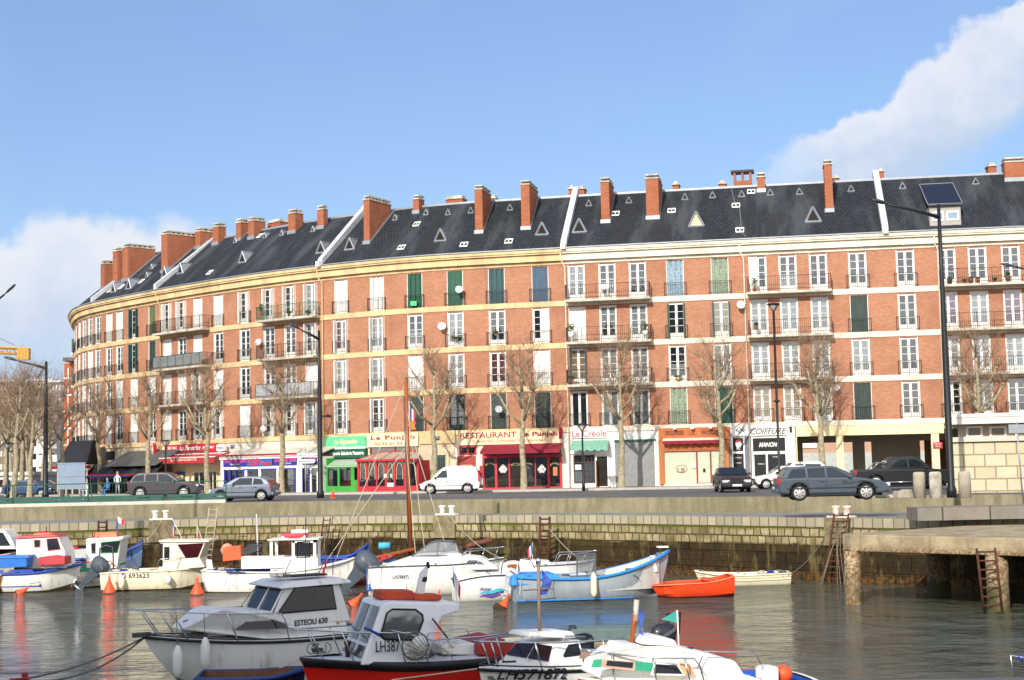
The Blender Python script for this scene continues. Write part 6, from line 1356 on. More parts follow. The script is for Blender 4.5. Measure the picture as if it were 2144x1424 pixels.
# ------------------------------------------------ people (small, far away)
SKIN = M('skin', '#b98366', .6, var=.05); 
def person(px, D, label, top, legs, seated=False, face=0.0, hair='#2a201a'):
    p = col_at(px, D, STREET); t = thing('person', label, 'person', (p.x, p.y, STREET+.13), face)
    hip = .95 if not seated else .5; V = [(0, 0, hip), (0, 0, hip+.22), (0, 0, hip+.45), (0, 0, hip+.55), (0, -.01, hip+.68), (0, -.01, hip+.78)]; E = [(0, 1), (1, 2), (2, 3), (3, 4), (4, 5)]; rr = [.15, .14, .15, .07, .1, .09]
    for s_ in (-1, 1):
        o = len(V)
        if seated: V += [(s_*.1, -.02, hip-.02), (s_*.12, -.42, hip), (s_*.12, -.42, .06), (s_*.12, -.55, .04)]
        else: V += [(s_*.09, 0, hip-.05), (s_*.1, -.03, .5), (s_*.1, 0, .07), (s_*.11, -.13, .04)]
        E += [(0, o), (o, o+1), (o+1, o+2), (o+2, o+3)]; rr += [.1, .07, .05, .045]
        o = len(V); V += [(s_*.19, 0, hip+.46), (s_*.24, -.04, hip+.2), (s_*.2, -.25, hip+.1)]; E += [(2, o), (o, o+1), (o+1, o+2)]; rr += [.06, .045, .035]
    me = bpy.data.meshes.new('body'); me.from_pydata(V, E, []); ob = link('body', me, t); sk = ob.modifiers.new('skin', 'SKIN')
    for i, v in enumerate(me.skin_vertices[0].data): v.radius = (rr[i], rr[i]*.8)
    me.skin_vertices[0].data[0].use_root = True; ob.modifiers.new('sub', 'SUBSURF').levels = 1; me.materials.append(M('cloth'+top, top, .9))
    m = MB(); m.lathe([(.02, -.12), (.08, -.08), (.095, 0), (.08, .09), (.02, .13)], (0, -.015, hip+.75), 12); m.build('head', SKIN, t); m = MB(); m.lathe([(.1, -.02), (.105, .03), (.085, .1), (.02, .14)], (0, .012, hip+.76), 12); m.build('hair', M('hair'+hair, hair, .8), t)
    m = MB(); m.lathe([(.17, -.1), (.15, .08)], (0, 0, hip), 12); m.build('trousers', M('legs'+legs, legs, .9), t)
person(176, 106, 'person in a white top sitting at the café terrace behind the railing', '#e4e2de', '#33363f', True, .4)
person(225, 108, 'person in a blue top seated under the black café tarps', '#4a78a8', '#2c2c30', True, -.5)
person(246, 109, 'person in pale clothes standing by the café terrace left of the dark car', '#cfd0cc', '#8a8a88', False, .2)
# ------------------------------------------------ boats
def gel(name, c, dirt, amt=.12):
    m = M(name, c, .38, 0, var=.1, scale=5, spec=.45, streak=True, dirt=dirt, dirt_amt=amt); return m
GEL = gel('gelcoat_white', '#e9e6de', '#cdc6b4'); GELG = gel('gelcoat_grey', '#d3d4d2', '#b9b6ac'); CRB = gel('cream_gelcoat', '#e9dfc2', '#cbbd96'); INOX = M('stainless', '#b4b8bc', .25, .9, var=.05); BLKR = M('black_rubber', '#17181b', .5, var=.1)
PALU = M('grey_paint_blue', '#a4aeb4', .55, var=.12, scale=2.5, streak=True); ORG = M('orange_buoy_plastic', '#f0582a', .45, var=.08); FEND = M('fender_white', '#d9dad6', .5, var=.08); ROPE = M('grey_rope', '#6c6a63', .9, var=.2); LROPE = M('pale_rope', '#c9bfa6', .9, var=.1)
BG = glass_mat('boat_glass', (.03, .035, .045), .35, .02); CLG = glass_mat('clear_screen', (.35, .37, .38), .8, .05); NUM = M('black_letters', '#15171a', .5, var=0); SEAT = M('deck_grey', '#b9b7b0', .7, var=.1)
FLB = M('flag_blue', '#2a4a9c', .8, var=.05); FLW = M('flag_white', '#e6e4e2', .8, var=.03); FLR = M('flag_red', '#d2364a', .8, var=.05); WOODV = M('varnished_wood', '#a8592a', .35, var=.15, scale=4); SLIME = M('waterline_slime', '#5c4a2c', .9, var=.3, scale=5)
OUTB = paint('outboard_grey', '#4d565f', .3)
ALLB = []
class Boat:
    """local x: bow 0 -> stern L; v positive towards the camera; z up from the water"""
    def __init__(s, name, label, cat, bow, D, L, ang=0, right=False, group=None, zb=1.0):
        p = at(bow[0], bow[1], D); s.L = L; s.right = right
        s.rz = R(ang) if not right else R(180+ang); s.t = thing(name, label, cat, (p.x, p.y, 0), s.rz, group); s.o = Vector((p.x, p.y, 0)); s.sg = 1 if right else -1
        ALLB.append(s); s.ux = Vector((math.cos(s.rz), math.sin(s.rz), 0)); s.uy = Vector((-math.sin(s.rz), math.cos(s.rz), 0))*s.sg
    def q(s, px, py, v=0):
        d = ray(px, py); n = s.uy; o = s.o+n*v; t = (o-EYE).dot(n)/d.dot(n); P = EYE+d*t; return ((P-s.o).dot(s.ux), P.z)
    def P(s, x, v, z): return Vector((x, s.sg*v, z))
    def X(s, px, py, v=0): x, z = s.q(px, py, v); return s.P(x, v, z)
    def hull(s, B, bow_z, mid_z, st_z, draft=.4, rake=.8, tr=.85, top=GEL, bot=None, wl=.08, fl=.82, full=.55, p=2.2, well=None, foredeck=.4, deckm=None, rub=BLKR, rubr=.035, inner=None, floor=.25, n=22, sternrake=0, side_bot=None, split=None, sag=.5, dcamber=.05):
        s.B = B
        def sh(u): 
            m_ = sag; 
            if u < m_: t = (m_-u)/m_; return mid_z+(bow_z-mid_z)*t*t
            t = (u-m_)/(1-m_); return mid_z+(st_z-mid_z)*t*t
        def hb(u): a = min(u/full, 1); return B/2*(1-(1-a)**p)*(1-(1-tr)*max(0, (u-full)/(1-full))**1.5)
        s.sh, s.hb = sh, hb; s.rk = rake
        def sect(u, fr, k=0): # fr 0 sheer ... 1 keel
            z0 = sh(u); b = hb(u)
            W = [(0, 1), (.35, .5*(1+fl)+.04), (.62, fl), (.8, fl*.78), (1, 0.0)]
            for i in range(len(W)-1):
                if fr <= W[i+1][0]: f = (fr-W[i][0])/(W[i+1][0]-W[i][0]); w_ = W[i][1]+(W[i+1][1]-W[i][1])*f; break
            w2 = w_ if u > .25 else w_*(.6+.4*u/.25) if fr > 0 else 1
            dr = draft*min(1, .3+u*3)
            z = z0+(-dr-z0)*fr; x = s.L*u+rake*(fr**1.3)*(1-u)**4-sternrake*fr*u**6
            return x, b*w2, z
        s.sect = sect
        FR = [0, .12, .25, .38, .5, .62, .74, .86, 1]
        def shell(r0, r1, mat, part, par=None, off=0):
            m = MB(); fr = [f for f in FR if r0 <= f <= r1]
            if r0 not in fr: fr = [r0]+fr
            if r1 not in fr: fr = fr+[r1]
            for sd in (-1, 1):
                vs = []; fs = []; c = len(fr)
                for i in range(n+1):
                    u = i/n
                    for f in fr: x, y, z = sect(u, f); vs.append(s.P(x, sd*(y+off if y > .01 else y), z))
                    if i:
                        for k in range(c-1): a = (i-1)*c+k; b = i*c+k; fs.append((a, b, b+1, a+1))
                m.add(vs, fs, smooth=True)
            # transom
            vs = []; 
            for f in fr: x, y, z = sect(1, f); vs.append(s.P(x, y, z))
            for f in fr[::-1]: x, y, z = sect(1, f); vs.append(s.P(x, -y, z))
            m.add(vs, [tuple(range(len(vs)))]); return m.build(part, mat, par or s.t)
        z_ = mid_z; fw = (mid_z-wl)/(mid_z+draft)
        if split is None: h = shell(0, fw, top, 'hull')
        else: h = shell(0, split, top, 'hull'); shell(split, fw, side_bot, 'hull_stripe', h)
        s.h = h; shell(fw, 1, bot or top, 'hull_bottom', h)
        if rub:
            m = MB()
            for sd in (-1, 1): m.path([s.P(s.L*i/n-.01*(i == 0), sd*(hb(i/n)+rubr*.3), sh(i/n)-rubr*.5) for i in range(n+1)], rubr, 6)
            m.path([s.P(s.L+.01, -hb(1), sh(1)-rubr*.5), s.P(s.L+.01, hb(1), sh(1)-rubr*.5)], rubr*.8, 5); m.build('rubbing_strake', rub, s.t)
        # decks / interior
        dm = deckm or top
        def deck(u0, u1, z_off=0, part='deck', mat=dm, inset=0.0):
            m = MB(); vs = []; fs = []; k = 8
            for i in range(k+1):
                u = u0+(u1-u0)*i/k; b = max(0, hb(u)-inset)
                for j in range(5): w_ = -1+j*.5; vs.append(s.P(s.L*u, b*w_, sh(u)+z_off+dcamber*(1-w_*w_)))
                if i:
                    for j in range(4): a = (i-1)*5+j; fs.append((a, a+1, a+6, a+5))
            m.add(vs, fs, smooth=True); return m.build(part, mat, s.t)
        s.deck = deck
        if well:
            u0, u1 = well; deck(0, u0, -.01); 
            if u1 < 1: deck(u1, 1, -.01)
            m = MB(); k = 8; IN = .07
            for sd in (-1, 1):
                vs = []; fs = []
                for i in range(k+1):
                    u = u0+(u1-u0)*i/k; b = hb(u); vs += [s.P(s.L*u, sd*b, sh(u)-.005), s.P(s.L*u, sd*max(0, b-IN), sh(u)+.005), s.P(s.L*u, sd*max(0, b-IN*1.6), floor)]
                    if i: a = 3*i-3; fs += [(a, a+3, a+4, a+1), (a+1, a+4, a+5, a+2)]
                m.add(vs, fs)
            vs = []; fs = []
            for i in range(k+1):
                u = u0+(u1-u0)*i/k; b = max(0, hb(u)-IN*1.5); vs += [s.P(s.L*u, b, floor), s.P(s.L*u, -b, floor)]
                if i: a = 2*i-2; fs.append((a, a+2, a+3, a+1))
            m.add(vs, fs)
            for u in (u0, u1-.005*(u1 >= 1)):
                b = hb(u)-IN if u < 1 else hb(1)-IN; m.add([s.P(s.L*u, b, floor), s.P(s.L*u, -b, floor), s.P(s.L*u, -b, sh(u)), s.P(s.L*u, b, sh(u))], [(0, 1, 2, 3)])
            m.build('cockpit', inner or top, s.t)
        else: deck(0, 1, -.01)
        return h
    def prism(s, part, pts, wb, wt, mat, v0=0, parent=None, bevel=.02, px=True, vref=None, fit=0):
        """side outline in pixels (measured on the near side) or local (x,z)"""
        vr = (wb+wt)/2 if vref is None else vref
        Q = [s.q(a, b, v0+vr) for a, b in pts] if px else pts
        z0 = min(z for x, z in Q); z1 = max(z for x, z in Q); m = MB(); n = len(Q)
        f = lambda z: wb+(wt-wb)*(z-z0)/max(1e-4, z1-z0)
        g_ = (lambda x, z: f(z) if not fit else max(.12, min(f(z), s.hb(min(max(x/s.L, 0), 1))-fit*f(z)/wb)))
        vs = [s.P(x, v0+g_(x, z), z) for x, z in Q]+[s.P(x, v0-g_(x, z), z) for x, z in Q]
        m.add(vs, [tuple(range(n-1, -1, -1)), tuple(range(n, 2*n))]+[(i, (i+1) % n, n+(i+1) % n, n+i) for i in range(n)])
        o = m.build(part, mat, parent or s.t, bevel=bevel); return o, f, Q
    def side(s, part, pts, f, mat, v0=0, parent=None, px=True, th=.012, frame=None, both=True, out=.004, vref=None):
        vr = f(s.q(*pts[0], f(1.5))[1]) if px else 0
        Q = [s.q(a, b, v0+vr) for a, b in pts] if px else pts
        res = None
        for sd in ((1, -1) if both else (1,)):
            m = MB(); m.poly([s.P(x, v0+sd*(f(z)+out), z) for x, z in Q], s.P(0, sd*th, 0)); o = m.build(part, mat, parent or s.t)
            if frame:
                m = MB(); m.path([s.P(x, v0+sd*(f(z)+out+.005), z) for x, z in Q+[Q[0]]], .022, 5); m.build('window_frame', frame, o)
            res = res or o
        return res
    def front(s, part, A, B, f, uv, mat, v0=0, parent=None, out=.012):
        """window on the sloped end face between bottom A(x,z) and top B(x,z); uv list in -1..1 (across), 0..1 up"""
        dx, dz = B[0]-A[0], B[1]-A[1]; l = math.hypot(dx, dz); nx, nz = -dz/l, dx/l
        if nx > 0 and A[0] < B[0]: nx, nz = -nx, -nz
        m = MB(); 
        P_ = []
        for u, t in uv: x = A[0]+dx*t; z = A[1]+dz*t; P_.append(s.P(x+nx*out, v0+u*f(z), z+nz*out))
        m.poly(P_, Vector((nx*.012, 0, nz*.012))); return m.build(part, mat, parent or s.t)
    def rail(s, part, pts, r=.014, mat=None, both=False):
        m = MB(); m.path(pts, r, 6); 
        if both: m.path([Vector((p.x, -p.y, p.z)) for p in pts], r, 6)
        return m.build(part, mat or INOX, s.t)
    def pulpit(s, u1, h=.55, mids=(.05, .18, .4), r=.016, ext=.15, end=True, low=False):
        m = MB(); 
        for sd in (-1, 1):
            us = [0, .06, .15, .3, .5, .75, 1]; pts = [s.P(-ext, 0, s.sh(0)+h)]+[s.P(s.L*u1*u-ext*(1-u), sd*max(.12, (s.hb(u1*u)-.06)), s.sh(u1*u)+h) for u in us]
            if end: pts.append(s.P(s.L*u1+.1, sd*(s.hb(u1)-.06), s.sh(u1)+h*.75)); pts.append(s.P(s.L*u1+.2, sd*(s.hb(u1)-.06), s.sh(u1)))
            m.path(pts, r, 6)
            for u in mids: m.path([s.P(s.L*u-ext*(1-u/u1), sd*max(.12, s.hb(u)-.06), s.sh(u)+h), s.P(s.L*u+.12, sd*max(.05, s.hb(u)-.08), s.sh(u))], r, 6)
        return m.build('pulpit_rail', INOX, s.t)
    def fender(s, x, z, L=.55, r=.1, v=None, mat=None, zt=None):
        vv_ = (s.hb(x/s.L)+r*.95) if v is None else v; m = MB(); m.lathe([(.03, L/2+.06), (r*.6, L/2), (r, L/2-.12), (r, -L/2+.12), (r*.6, -L/2), (.03, -L/2-.04)], s.P(x, vv_, z), 14)
        o = m.build('fender', mat or FEND, s.t); m = MB(); m.path([s.P(x, vv_, z+L/2), s.P(x, vv_-.08, zt or s.sh(x/s.L)+.05)], .01, 4); m.build('fender_rope', ROPE, o)
    def flag(s, base, top, w_=.35, h=.25, cols=(FLB, FLW, FLR), droop=.5, r=.012, dx=1, polem=None):
        base, top = Vector(base), Vector(top); m = MB(); m.path([base, top], r, 5); p = m.build('flagpole', polem or WHITE, s.t)
        k = len(cols)
        for i, c in enumerate(cols):
            m = MB(); vs = []; fs = []
            for j in range(5):
                t = (i+j/4)/k; x = dx*w_*t*(1-droop*.6); z = -droop*w_*t*1.1; y = .03*math.sin(t*7)
                vs += [top+Vector((x, y, z-.02)), top+Vector((x*.9, y+.02, z-.02-h))]
                if j: fs.append((2*j-2, 2*j, 2*j+1, 2*j-1))
            m.add(vs, fs); m.build('flag_stripe', c, p)
    def reg(s, txt, pts, v, mat=NUM, hpx=12, shear=0, bold=0, f=None, parent=None):
        (x0, y0), (x1, y1) = pts; vf = v if v is not None else None
        a = s.X(x0, y0, v); b = s.X(x1, y1, v); h = hpx*((s.o.y+0)/F)
        return text(txt, a, b, h, (0, 0, 1), mat, parent or s.t, shear=shear, bold=bold)
    def hullreg(s, txt, xa, xb, zz, h, mat=NUM, shear=0, bold=0, out=.02):
        """lettering bent onto the near hull side between local x xa..xb (left to right as seen)"""
        me = text_mesh(txt, shear, bold, .004); xs = [v.co.x for v in me.vertices]; ys = [v.co.y for v in me.vertices]; x0, x1, y0, y1 = min(xs), max(xs), min(ys), max(ys)
        for v in me.vertices:
            x = xa+(xb-xa)*(v.co.x-x0)/(x1-x0); z = zz+h*(v.co.y-y0)/(y1-y0); y = s.yat(x, z); v.co = s.P(x, y+out+v.co.z, z)
        me.name = 'registration'; me.materials.append(mat); return link('registration', me, s.h)
    def yat(s, x, z):
        u = x/s.L; fr = 0
        for _ in range(12):
            u = min(max(u, 0), 1); z0 = s.sh(u); z1 = s.sect(u, 1)[2]; fr = min(max((z0-z)/(z0-z1), 0), .95); u += (x-s.sect(u, fr)[0])/s.L
        return s.sect(min(max(u, 0), 1), fr)[1]
    def outboard(s, x, v=0, z=.75, sc=1, tilt=R(55), mat=None):
        """cowl on top, leg; tilt raises the leg towards the stern"""
        o = Matrix.Translation(s.P(x, v, z)) @ Matrix.Rotation(-tilt, 4, 'Y')
        m = MB(); f = lambda x_, z_, w_: None
        secs = [(.0, .17, .26), (.12, .2, .33), (.3, .21, .36), (.45, .18, .3), (.52, .08, .15)]
        vs = []; fs = []; n = 12
        for zz, w_, l_ in secs:
            for k in range(n): th = 2*math.pi*k/n; vs.append(o @ Vector((.1+l_*sc*math.cos(th), w_*sc*math.sin(th), (.1+zz)*sc)))
        for i in range(len(secs)-1):
            for k in range(n): fs.append((i*n+k, i*n+(k+1) % n, (i+1)*n+(k+1) % n, (i+1)*n+k))
        fs += [tuple(range(n)), tuple(range((len(secs)-1)*n, len(secs)*n))]; m.add(vs, fs, smooth=True)
        ob = m.build('outboard_motor', mat or OUTB, s.t)
        m = MB(); 
        for sd in (-1, 1): m.poly([o @ Vector((.1-.2*sc, sd*.213*sc, .3*sc)), o @ Vector((.1+.2*sc, sd*.213*sc, .42*sc)), o @ Vector((.1+.2*sc, sd*.2*sc, .5*sc)), o @ Vector((.1-.2*sc, sd*.2*sc, .38*sc))], (0, sd*.006, 0))
        m.build('cowl_stripe', SILV, ob)
        m = MB(); 
        def seg(z0, z1, a0, b0, a1, b1, x0=.1, x1=.1): m.hexa([o @ Vector(p) for p in ((x0-a0, -b0, z0), (x0+a0, -b0, z0), (x0+a0, b0, z0), (x0-a0, b0, z0), (x1-a1, -b1, z1), (x1+a1, -b1, z1), (x1+a1, b1, z1), (x1-a1, b1, z1))])
        seg(-.45*sc, .12*sc, .1*sc, .06*sc, .2*sc, .13*sc); seg(-.8*sc, -.45*sc, .1*sc, .03*sc, .1*sc, .06*sc); seg(-.5*sc, -.47*sc, .26*sc, .14*sc, .26*sc, .14*sc, .18, .18); seg(-1.0*sc, -.8*sc, .04*sc, .01, .12*sc, .03*sc)
        m.build('motor_leg', mat or OUTB, ob); m = MB()
        m.path([o @ Vector((.1-.28*sc, 0, -.78*sc)), o @ Vector((.1+.3*sc, 0, -.78*sc))], [.03*sc, .06*sc], 8)
        for k in range(3): th = k*2.094; m.poly([o @ Vector((.1+.3*sc, .02*math.cos(th), -.78*sc+.02*math.sin(th))), o @ Vector((.1+.33*sc, .16*sc*math.cos(th-.3), -.78*sc+.16*sc*math.sin(th-.3))), o @ Vector((.1+.27*sc, .16*sc*math.cos(th+.3), -.78*sc+.16*sc*math.sin(th+.3)))], (.01, 0, 0))
        m.build('propeller', INOX, ob)
        m = MB(); m.rbox(s.P(x-.1, v, z+.05), (.16, .22*sc, .35*sc)); m.build('motor_bracket', BLKR, ob)
# ---- 1. nearest grey-white fishing cruiser with raked windows (in shade)
b = Boat('motor_boat', 'grey-white cabin cruiser ESTEOU 630 at the lower left, two fenders on its bow', 'motor boat', (301, 1325), 33.6, 6.3, 33)
b.hull(2.4, 1.36, 1.12, 1.05, .45, 1.25, .88, GELG, M('grey_antifoul', '#6f6e6a', .8, var=.15), well=(.68, .99), deckm=GELG, rubr=.035, wl=.1, sag=.6)
m = MB(); n = 20
for sd in (-1, 1): m.path([b.P(b.L*i/n, sd*(b.hb(i/n)+.012), b.sh(i/n)+.05) for i in range(n+1)], .018, 5)
m.build('toe_stripe', BLKR, b.t)
tk, f, Q = b.prism('cabin_trunk', [(392, 1322), (430, 1296), (445, 1285), (470, 1277), (520, 1280), (722, 1282), (728, 1334), (560, 1338)], .92, .72, GELG, bevel=.05, vref=.8, fit=.2)
ft = f
cb_pts = [(585, 1286), (620, 1228), (703, 1222), (722, 1290), (727, 1300), (600, 1303)]
x0, z0 = b.q(560, 1284, .85); 
xa, za = b.q(538, 1281, .0); xtop, ztop = b.q(569, 1222, .0); xr, zr = b.q(712, 1226, .85); xrb, zrb = b.q(735, 1300, .85)
cab = [(xa, za-.12), (xtop, ztop), (xr, ztop+.0), (xrb, za-.3), (xa+.5, za-.3)]
cp_, f, Q = b.prism('cabin', cab, .86, .78, GELG, px=False, bevel=.03)
zt = ztop
rf_, fr_, _ = b.prism('roof', [(xtop-.22, zt-.02), (xtop+.1, zt+.08), (xr+.05, zt+.1), (xr+.28, zt+.03), (xr+.28, zt-.03), (xtop-.2, zt-.06)], .92, .8, GELG, px=False, bevel=.03)
b.side('side_window', [(582, 1284), (620, 1230), (697, 1226), (704, 1274)], f, M('brown_smoked_window', '#2a2320', .08, var=.4, scale=2), frame=BLKR)
# side window measured on the cabin side; front panes on the sloping screen
for u0, u1 in ((-.93, -.05), (.05, .93)): b.front('windscreen', (xa, za-.12), (xtop, ztop), f, [(u0, .2), (u1, .2), (u1, .93), (u0, .93)], BG)
m = MB(); A_, B_ = Vector((xa, 0, za-.12)), Vector((xtop, 0, ztop))
for u in (-.97, 0, .97): m.path([b.P(xa-.02, u*f(za), za-.0), b.P(xtop-.03, u*f(ztop), ztop-.03)], .022, 5)
m.build('windscreen_pillar', GELG, b.t)
b.side('hull_window', [(490, 1319), (516, 1302), (590, 1298), (602, 1316)], ft, M('smoked_window', '#1c1e22', .1, var=.05), both=True, out=.01)
b.side('black_stripe', [(590, 1297), (690, 1286), (690, 1289), (590, 1301)], ft, BLKR, out=.01); b.side('name_panel', [(595, 1300), (696, 1290), (702, 1309), (607, 1318)], ft, GELG, out=.006)
vv0 = ft(b.q(617, 1311, .85)[1])+.03; a = b.X(617, 1311, vv0); c = b.X(686, 1304, vv0); text('ESTEOU 630', a, c, .13, (0, 0, 1), NUM, b.t, bold=.005); b.side('orange_stripe', [(696, 1285), (699, 1284), (708, 1306), (705, 1307)], ft, ORG, out=.012)
b.pulpit(.45, .62, (.04, .12, .28), ext=.35)
m = MB(); m.prism = None
m.lathe([(.03, -.2), (.16, -.18), (.16, .05), (.12, .18), (.03, .2)], b.P(1.05, 0, b.sh(.16)+.22), 14); m.build('windlass', M('windlass_grey', '#8f9498', .4, .4), b.t)
m = MB(); c = b.P(1.15, 0, b.sh(.2)+.05); 
for k in range(4): m.path([c+Vector((.34*math.cos(t*.4)*(1-.1*k), .2*math.sin(t*.4)*(1-.1*k), .02+.03*k)) for t in range(17)], .018, 4)
m.build('coiled_rope', ROPE, b.t)
m = MB(); m.rbox(b.P(-.05, 0, b.sh(0)+.04), (.4, .12, .1)); m.build('bow_roller', M('dark_steel', '#4c4e50', .5, .5), b.t)
b.fender(*b.q(373, 1387, .75), L=.62, r=.11, v=.72, zt=1.85); b.fender(*b.q(431, 1370, 1.05), L=.62, r=.11, v=1.02, zt=1.85)
m = MB(); 
for px, py, tx, ty in ((592, 1210, 609, 1172), (640, 1208, 640, 1085), (697, 1204, 697, 1108), (587, 1212, 577, 1200)): m.path([b.X(px, py, 0), b.X(tx, ty, 0)], .011, 5)
m.build('antenna', BLK, b.t); m = MB(); c = b.X(640, 1204, .3); m.rbox(c, (.9, .5, .04)); m.build('solar_sheet', BLKR, b.t, bevel=.01)
b.flag(b.X(664, 1207, 0), b.X(684, 1165, 0), .3, .22, (FLR, FLR), .9, dx=-.8, polem=BLK); m = MB(); c = b.X(587, 1205, .2); m.rbox(c, (.35, .5, .08)); m.build('roof_hatch', CLG, b.t, bevel=.02)
m = MB(); m.path([b.X(505, 1270, 0), b.X(530, 1235, 0)], .01, 4); m.lathe([(.02, -.02), (.17, -.02), (.17, .02), (.02, .02)], b.P(xa+1.0, .1, za+.25), 14, 'X'); m.build('steering_wheel', BLKR, b.t)
m = MB(); m.rbox(b.P(xa+1.3, .15, za+.1), (.1, .5, .7)); m.rbox(b.P(xa+.9, -.3, za-.05), (.4, .6, .3)); m.build('seat', M('dark_seat', '#55443c', .8), b.t); b.outboard(b.L+.1, 0, 1.0, 1.0, R(10))
# ---- small blue skiff between, partly behind the red boat
k = Boat('rowing_boat', 'dark blue wooden skiff between the grey cruiser and the red boat', 'rowing boat', (640, 1376), 31.5, 2.2, 4, right=True)
k.hull(1.3, .88, .78, .8, .2, .2, .95, M('navy_boat', '#1d2c58', .5, var=.1), well=(.12, .97), inner=M('brown_inside', '#6e4a34', .7, var=.2), rub=M('navy_rim', '#24407c', .5), rubr=.05, floor=.3, full=.3)
# ---- 2. red boat
b = Boat('fishing_boat', 'red-hulled boat LH387 with a white cabin with one rounded window', 'fishing boat', (631, 1376), 30.0, 5.9, 21)
REDH = paint('red_hull', '#c81e14', 0)
b.hull(2.3, 1.24, 1.12, 1.16, .45, .55, .85, REDH, M('dark_red_bottom', '#5a1612', .8), well=(.62, .98), deckm=M('grey_white_deck', '#c9cbd0', .6, var=.05), rub=BLKR, rubr=.03, wl=.06, full=.5, inner=M('red_inner', '#a8322a', .6, var=.1))
m = MB(); n = 22
for sd in (-1, 1):
    vs = []; fs = []
    for i in range(n+1):
        u = i/n; hb_ = b.hb(u); x1_, y1_, z1_ = b.sect(u, .15); vs += [b.P(b.L*u-.02, sd*(hb_+.03), b.sh(u)+.04), b.P(b.L*u-.02, sd*(hb_+.075), b.sh(u)-.0), b.P(x1_-.01, sd*(y1_+.07), b.sh(u)-.13), b.P(x1_, sd*(y1_+.01), b.sh(u)-.16)]
        if i: 
            a = 4*i-4; fs += [(a+j, a+4+j, a+5+j, a+1+j) for j in range(3)]
    m.add(vs, fs, smooth=True)
m.build('black_gunwale', BLKR, b.t)
xb, zb = b.q(733, 1360, .0); xt, zt = b.q(780, 1257, .0); xs, zs = b.q(965, 1264, .8); xe, ze = b.q(925, 1290, .8); xf, zf_ = b.q(892, 1372, .8)
x_ov, z_ov = b.q(962, 1278, .8)
cab = [(xb, b.sh(.2)-.02), (xt, zt), (xt+.2, zt+.02), (xs, zs), (x_ov, z_ov-.02), (xe, ze-.02), (xe-.12, ze-.25), (xf, b.sh(.6)-.02)]
cp_, f, Q = b.prism('cabin', cab, .86, .76, paint('cabin_white', '#e3e5ea', 0), px=False, bevel=.03)
b.side('side_window', [(797, 1329), (811, 1284), (822, 1276), (870, 1277), (884, 1287), (886, 1298), (873, 1330), (865, 1339), (805, 1338)], f, CLG, frame=BLKR, out=.01)
b.side('window_seal', [(796, 1333), (797, 1325), (812, 1281), (823, 1274), (872, 1275), (887, 1287), (888, 1300), (876, 1331), (866, 1342), (804, 1341)], f, BLKR, out=.001, th=.006)
for u0, u1 in ((-.85, -.06), (.06, .85)):
    b.front('windscreen', (xb, b.sh(.2)), (xt, zt), f, [(u0, .33), (u1, .33), (u1, .93), (u0, .93)], CLG); b.front('lower_window', (xb, b.sh(.2)), (xt, zt), f, [(u0, .08), (u1, .08), (u1, .28), (u0, .28)], CLG)
a = b.X(787, 1366, .91); c = b.X(837, 1364, .91); text('LH387', a, c, .22, (0, 0, 1), NUM, b.t, bold=.0); 
# roof gear
orb = M('red_orange_box', '#b8401e', .55, var=.12)
bx = Boat.prism(b, 'roof_box', [(796, 1256), (797, 1237), (866, 1237), (867, 1257)], .3, .3, orb, bevel=.03)[0]; Boat.prism(b, 'roof_box', [(866, 1258), (867, 1244), (926, 1246), (924, 1258)], .3, .3, orb, bevel=.03)
Boat.prism(b, 'radar_mast', [(872, 1243), (880, 1200), (893, 1186), (898, 1190), (888, 1244)], .06, .03, GELG, bevel=.01); m = MB(); m.lathe([(.04, 0), (.035, .12), (.01, .14)], b.X(896, 1190, 0)); m.build('mast_light', BLKR, b.t)
Boat.prism(b, 'mast_lamp', [(884, 1218), (887, 1208), (896, 1208), (894, 1219)], .07, .07, BLKR)
b.pulpit(.36, .6, (.05, .14, .3), ext=.2); b.rail('side_rail', [b.X(820, 1320, .95), b.X(905, 1340, .95), b.X(1010, 1333, .95), b.X(1090, 1322, .95)], .018); b.rail('side_rail', [b.X(905, 1340, .95), b.X(948, 1377, .95)], .015); b.rail('side_rail', [b.X(892, 1340, .9), b.X(897, 1325, .9), b.X(970, 1316, .9), b.X(980, 1322, .9), b.X(986, 1336, .9)], .015)
m = MB(); c = b.X(868, 1352, 1.15); rg = [c+Vector((.27*math.cos(t*.4), -.05, .27*math.sin(t*.4))) for t in range(17)]; m.path(rg, .014, 4)
for i in range(16):
    m.path([rg[i], c+Vector((.2+.12*math.cos(i*.4), -.15, -.15+.1*math.sin(i*.4))), c+Vector((.38, -.1, -.2))], .006, 3, cap=False)
m.build('landing_net', M('net_grey', '#5f5b50', .9, var=.2), b.t)
m = MB(); rn = random.Random(4); c = b.X(905, 1368, 1.12)
for i in range(90): a = Vector((rn.uniform(-.55, .45), rn.uniform(-.05, .05), rn.uniform(-.12, .2))); m.path([c+a, c+a+Vector((rn.uniform(-.15, .15), 0, rn.uniform(-.12, .12)))], .007, 3, cap=False)
m.build('fishing_net', M('cream_net', '#b9ad8c', .9, var=.2), b.t)
m = MB(); c = b.X(878, 1352, 1.0); m.lathe([(.02, -.2), (.13, -.14), (.17, 0), (.13, .14), (.02, .2)], c, 14); m.build('white_float', FEND, b.t)
m = MB(); c = b.X(655, 1362, .0)
for i in range(4): m.path([c+Vector((.1*i+.1*math.cos(t*.45+i), .1, .02+.1*math.sin(t*.45+i))) for t in range(12)], .009, 4)
m.rbox(c+Vector((.1, 0, 0)), (.2, .1, .08)); m.build('anchor_tackle', M('dark_steel', '#4c4e50'), b.t); m = MB(); m.lathe([(.05, -.1), (.05, .2), (.08, .22), (.08, .27), (.04, .28)], b.P(.95, .0, b.sh(.15)+.08), 10); m.build('samson_post', M('brown_post', '#4c332c', .6), b.t)
